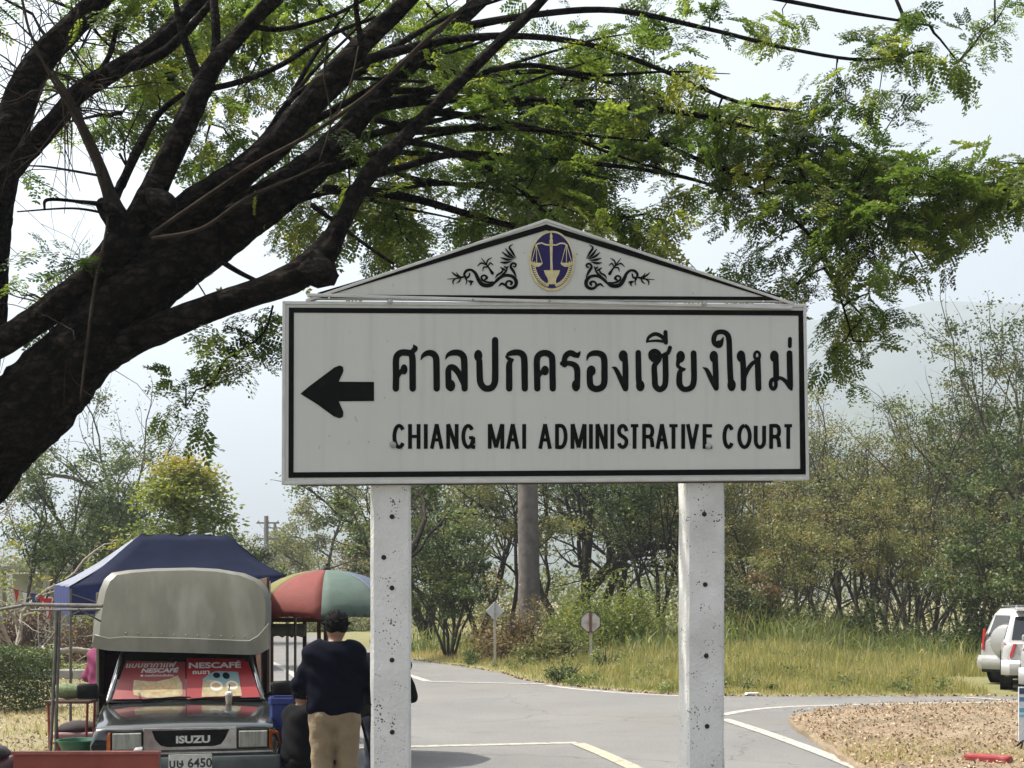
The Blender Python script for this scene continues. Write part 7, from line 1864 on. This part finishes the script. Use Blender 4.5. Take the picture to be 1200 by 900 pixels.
m_blk = mat('black_cloth', (.005, .005, .006), .95, (.008, .008, .009), 10, 4, spec=.12)
m_pink = mat('magenta_cloth', (.17, .012, .075), .85, (.13, .01, .055), 6, 4)
m_jean = mat('dark_jeans', (.02, .025, .04), .9)
p1 = stand(1.80, build=(1.06, 1, 1), leg=(1.22, 1, 1), hd=(1.10, 1, 1), elL=(-.315, .03, 1.20), haL=(-.13, .28, 1.21), elR=(.33, -.01, 1.17), haR=(.20, .26, 1.12), head=(.015, .035, 1.70), face=(-.25, 1, -.1), hem=(0, 0, .945), hpL=(-.10, 0, .90), hpR=(.10, 0, .90), anL=(-.12, -.03, .085), anR=(.10, .06, .085), knR=(.105, .05, .5))
person('man seen from behind in navy sweater and khaki trousers beside the left post', ((392 - 600) / F * 11.7, 11.7, 0), R(6), p1, m_navys, m_khaki)
p2 = stand(1.64, build=(.98, 1, 1), elL=(-.25, -.02, 1.07), haL=(-.18, .20, 1.05), elR=(.25, -.06, 1.06), haR=(.10, .18, 1.12), face=(-.1, 1, 0))
person('person in black with curly black hair almost hidden by the left post', ((449 - 600) / F * 12.4, 12.4, 0), R(3), p2, m_blk, m_jean, hair='curly', h=.015)
# seated figure
p3 = dict(head=(0, .06, 1.03), neck=(0, .03, .88), pelvis=(0, 0, .40), shL=(-.16, .03, .83), shR=(.16, .03, .83), elL=(-.21, .12, .60), elR=(.21, .12, .60), haL=(-.08, .30, .58), haR=(.08, .30, .58), hpL=(-.085, .02, .39), hpR=(.085, .02, .39), knL=(-.12, .40, .42), knR=(.12, .40, .42), anL=(-.12, .36, .085), anR=(.12, .36, .085), hem=(0, 0, .36), build=(.92, 1, 1))
person('person in black seated low behind the khaki trousers', ((349 - 600) / F * 13.0, 13.0, 0), R(-55), p3, m_blk, m_blk, h=.015)
sx = (349 - 600) / F * 13.0
stl2 = empty('low_stool', (sx, 13.0, 0), R(150), 'low red plastic stool under the seated person in black', 'stool')
g = MB(); g.lathe([(.15, .265), (.155, .28), (.14, .292), (.02, .29)], 20); g.build('seat', m_maroon, stl2, smooth=True, angle=40)
for k in range(4):
    a = PI / 4 + k * PI / 2; g = MB(); g.tube([(.10 * math.cos(a), .10 * math.sin(a), .27), (.15 * math.cos(a), .15 * math.sin(a), 0)], .016, 6); g.build('leg', m_maroon, stl2)
p4 = stand(1.58, build=(.98, 1, 1), elL=(-.27, -.02, 1.04), haL=(-.12, .20, .98), elR=(.25, .05, 1.02), haR=(.10, .26, 1.0), face=(.2, 1, 0))
person('person in magenta shirt half hidden behind the left side of the truck', ((126 - 600) / F * 15.6, 15.6, 0), R(-25), p4, m_pink, m_jean, hair='curly', h=.016)
# folding stand between the people
fs = empty('folding_stand', ((418 - 600) / F * 12.0, 12.0, 0), R(20), 'black folding tripod stand between the two standing people', 'stand')
for k in range(3):
    a = R(100 + 120 * k); g = MB(); g.tube([(.03 * math.cos(a), .03 * math.sin(a), .9), (.28 * math.cos(a), .28 * math.sin(a), 0)], .012, 6); g.build('leg', m_plastic, fs)
g = MB(); g.tube([(0, 0, .85), (0, 0, 1.15)], .014, 8); g.build('column', m_plastic, fs)
# ================================================================== AIR
m, n, l = new_mat('haze_air')
out = n.new('ShaderNodeOutputMaterial'); pv = n.new('ShaderNodeVolumePrincipled')
pv.inputs['Color'].default_value = (0.78, 0.89, 1.0, 1)
pv.inputs['Density'].default_value = 0.0006
pv.inputs['Anisotropy'].default_value = 0.25
l.new(pv.outputs[0], out.inputs['Volume'])
g = MB(); g.box((0, 2000, 398.5), (9000, 4200, 800))
tag(g.build('haze', m), 'thin pale haze filling the air over road and hills', 'haze', kind='stuff')
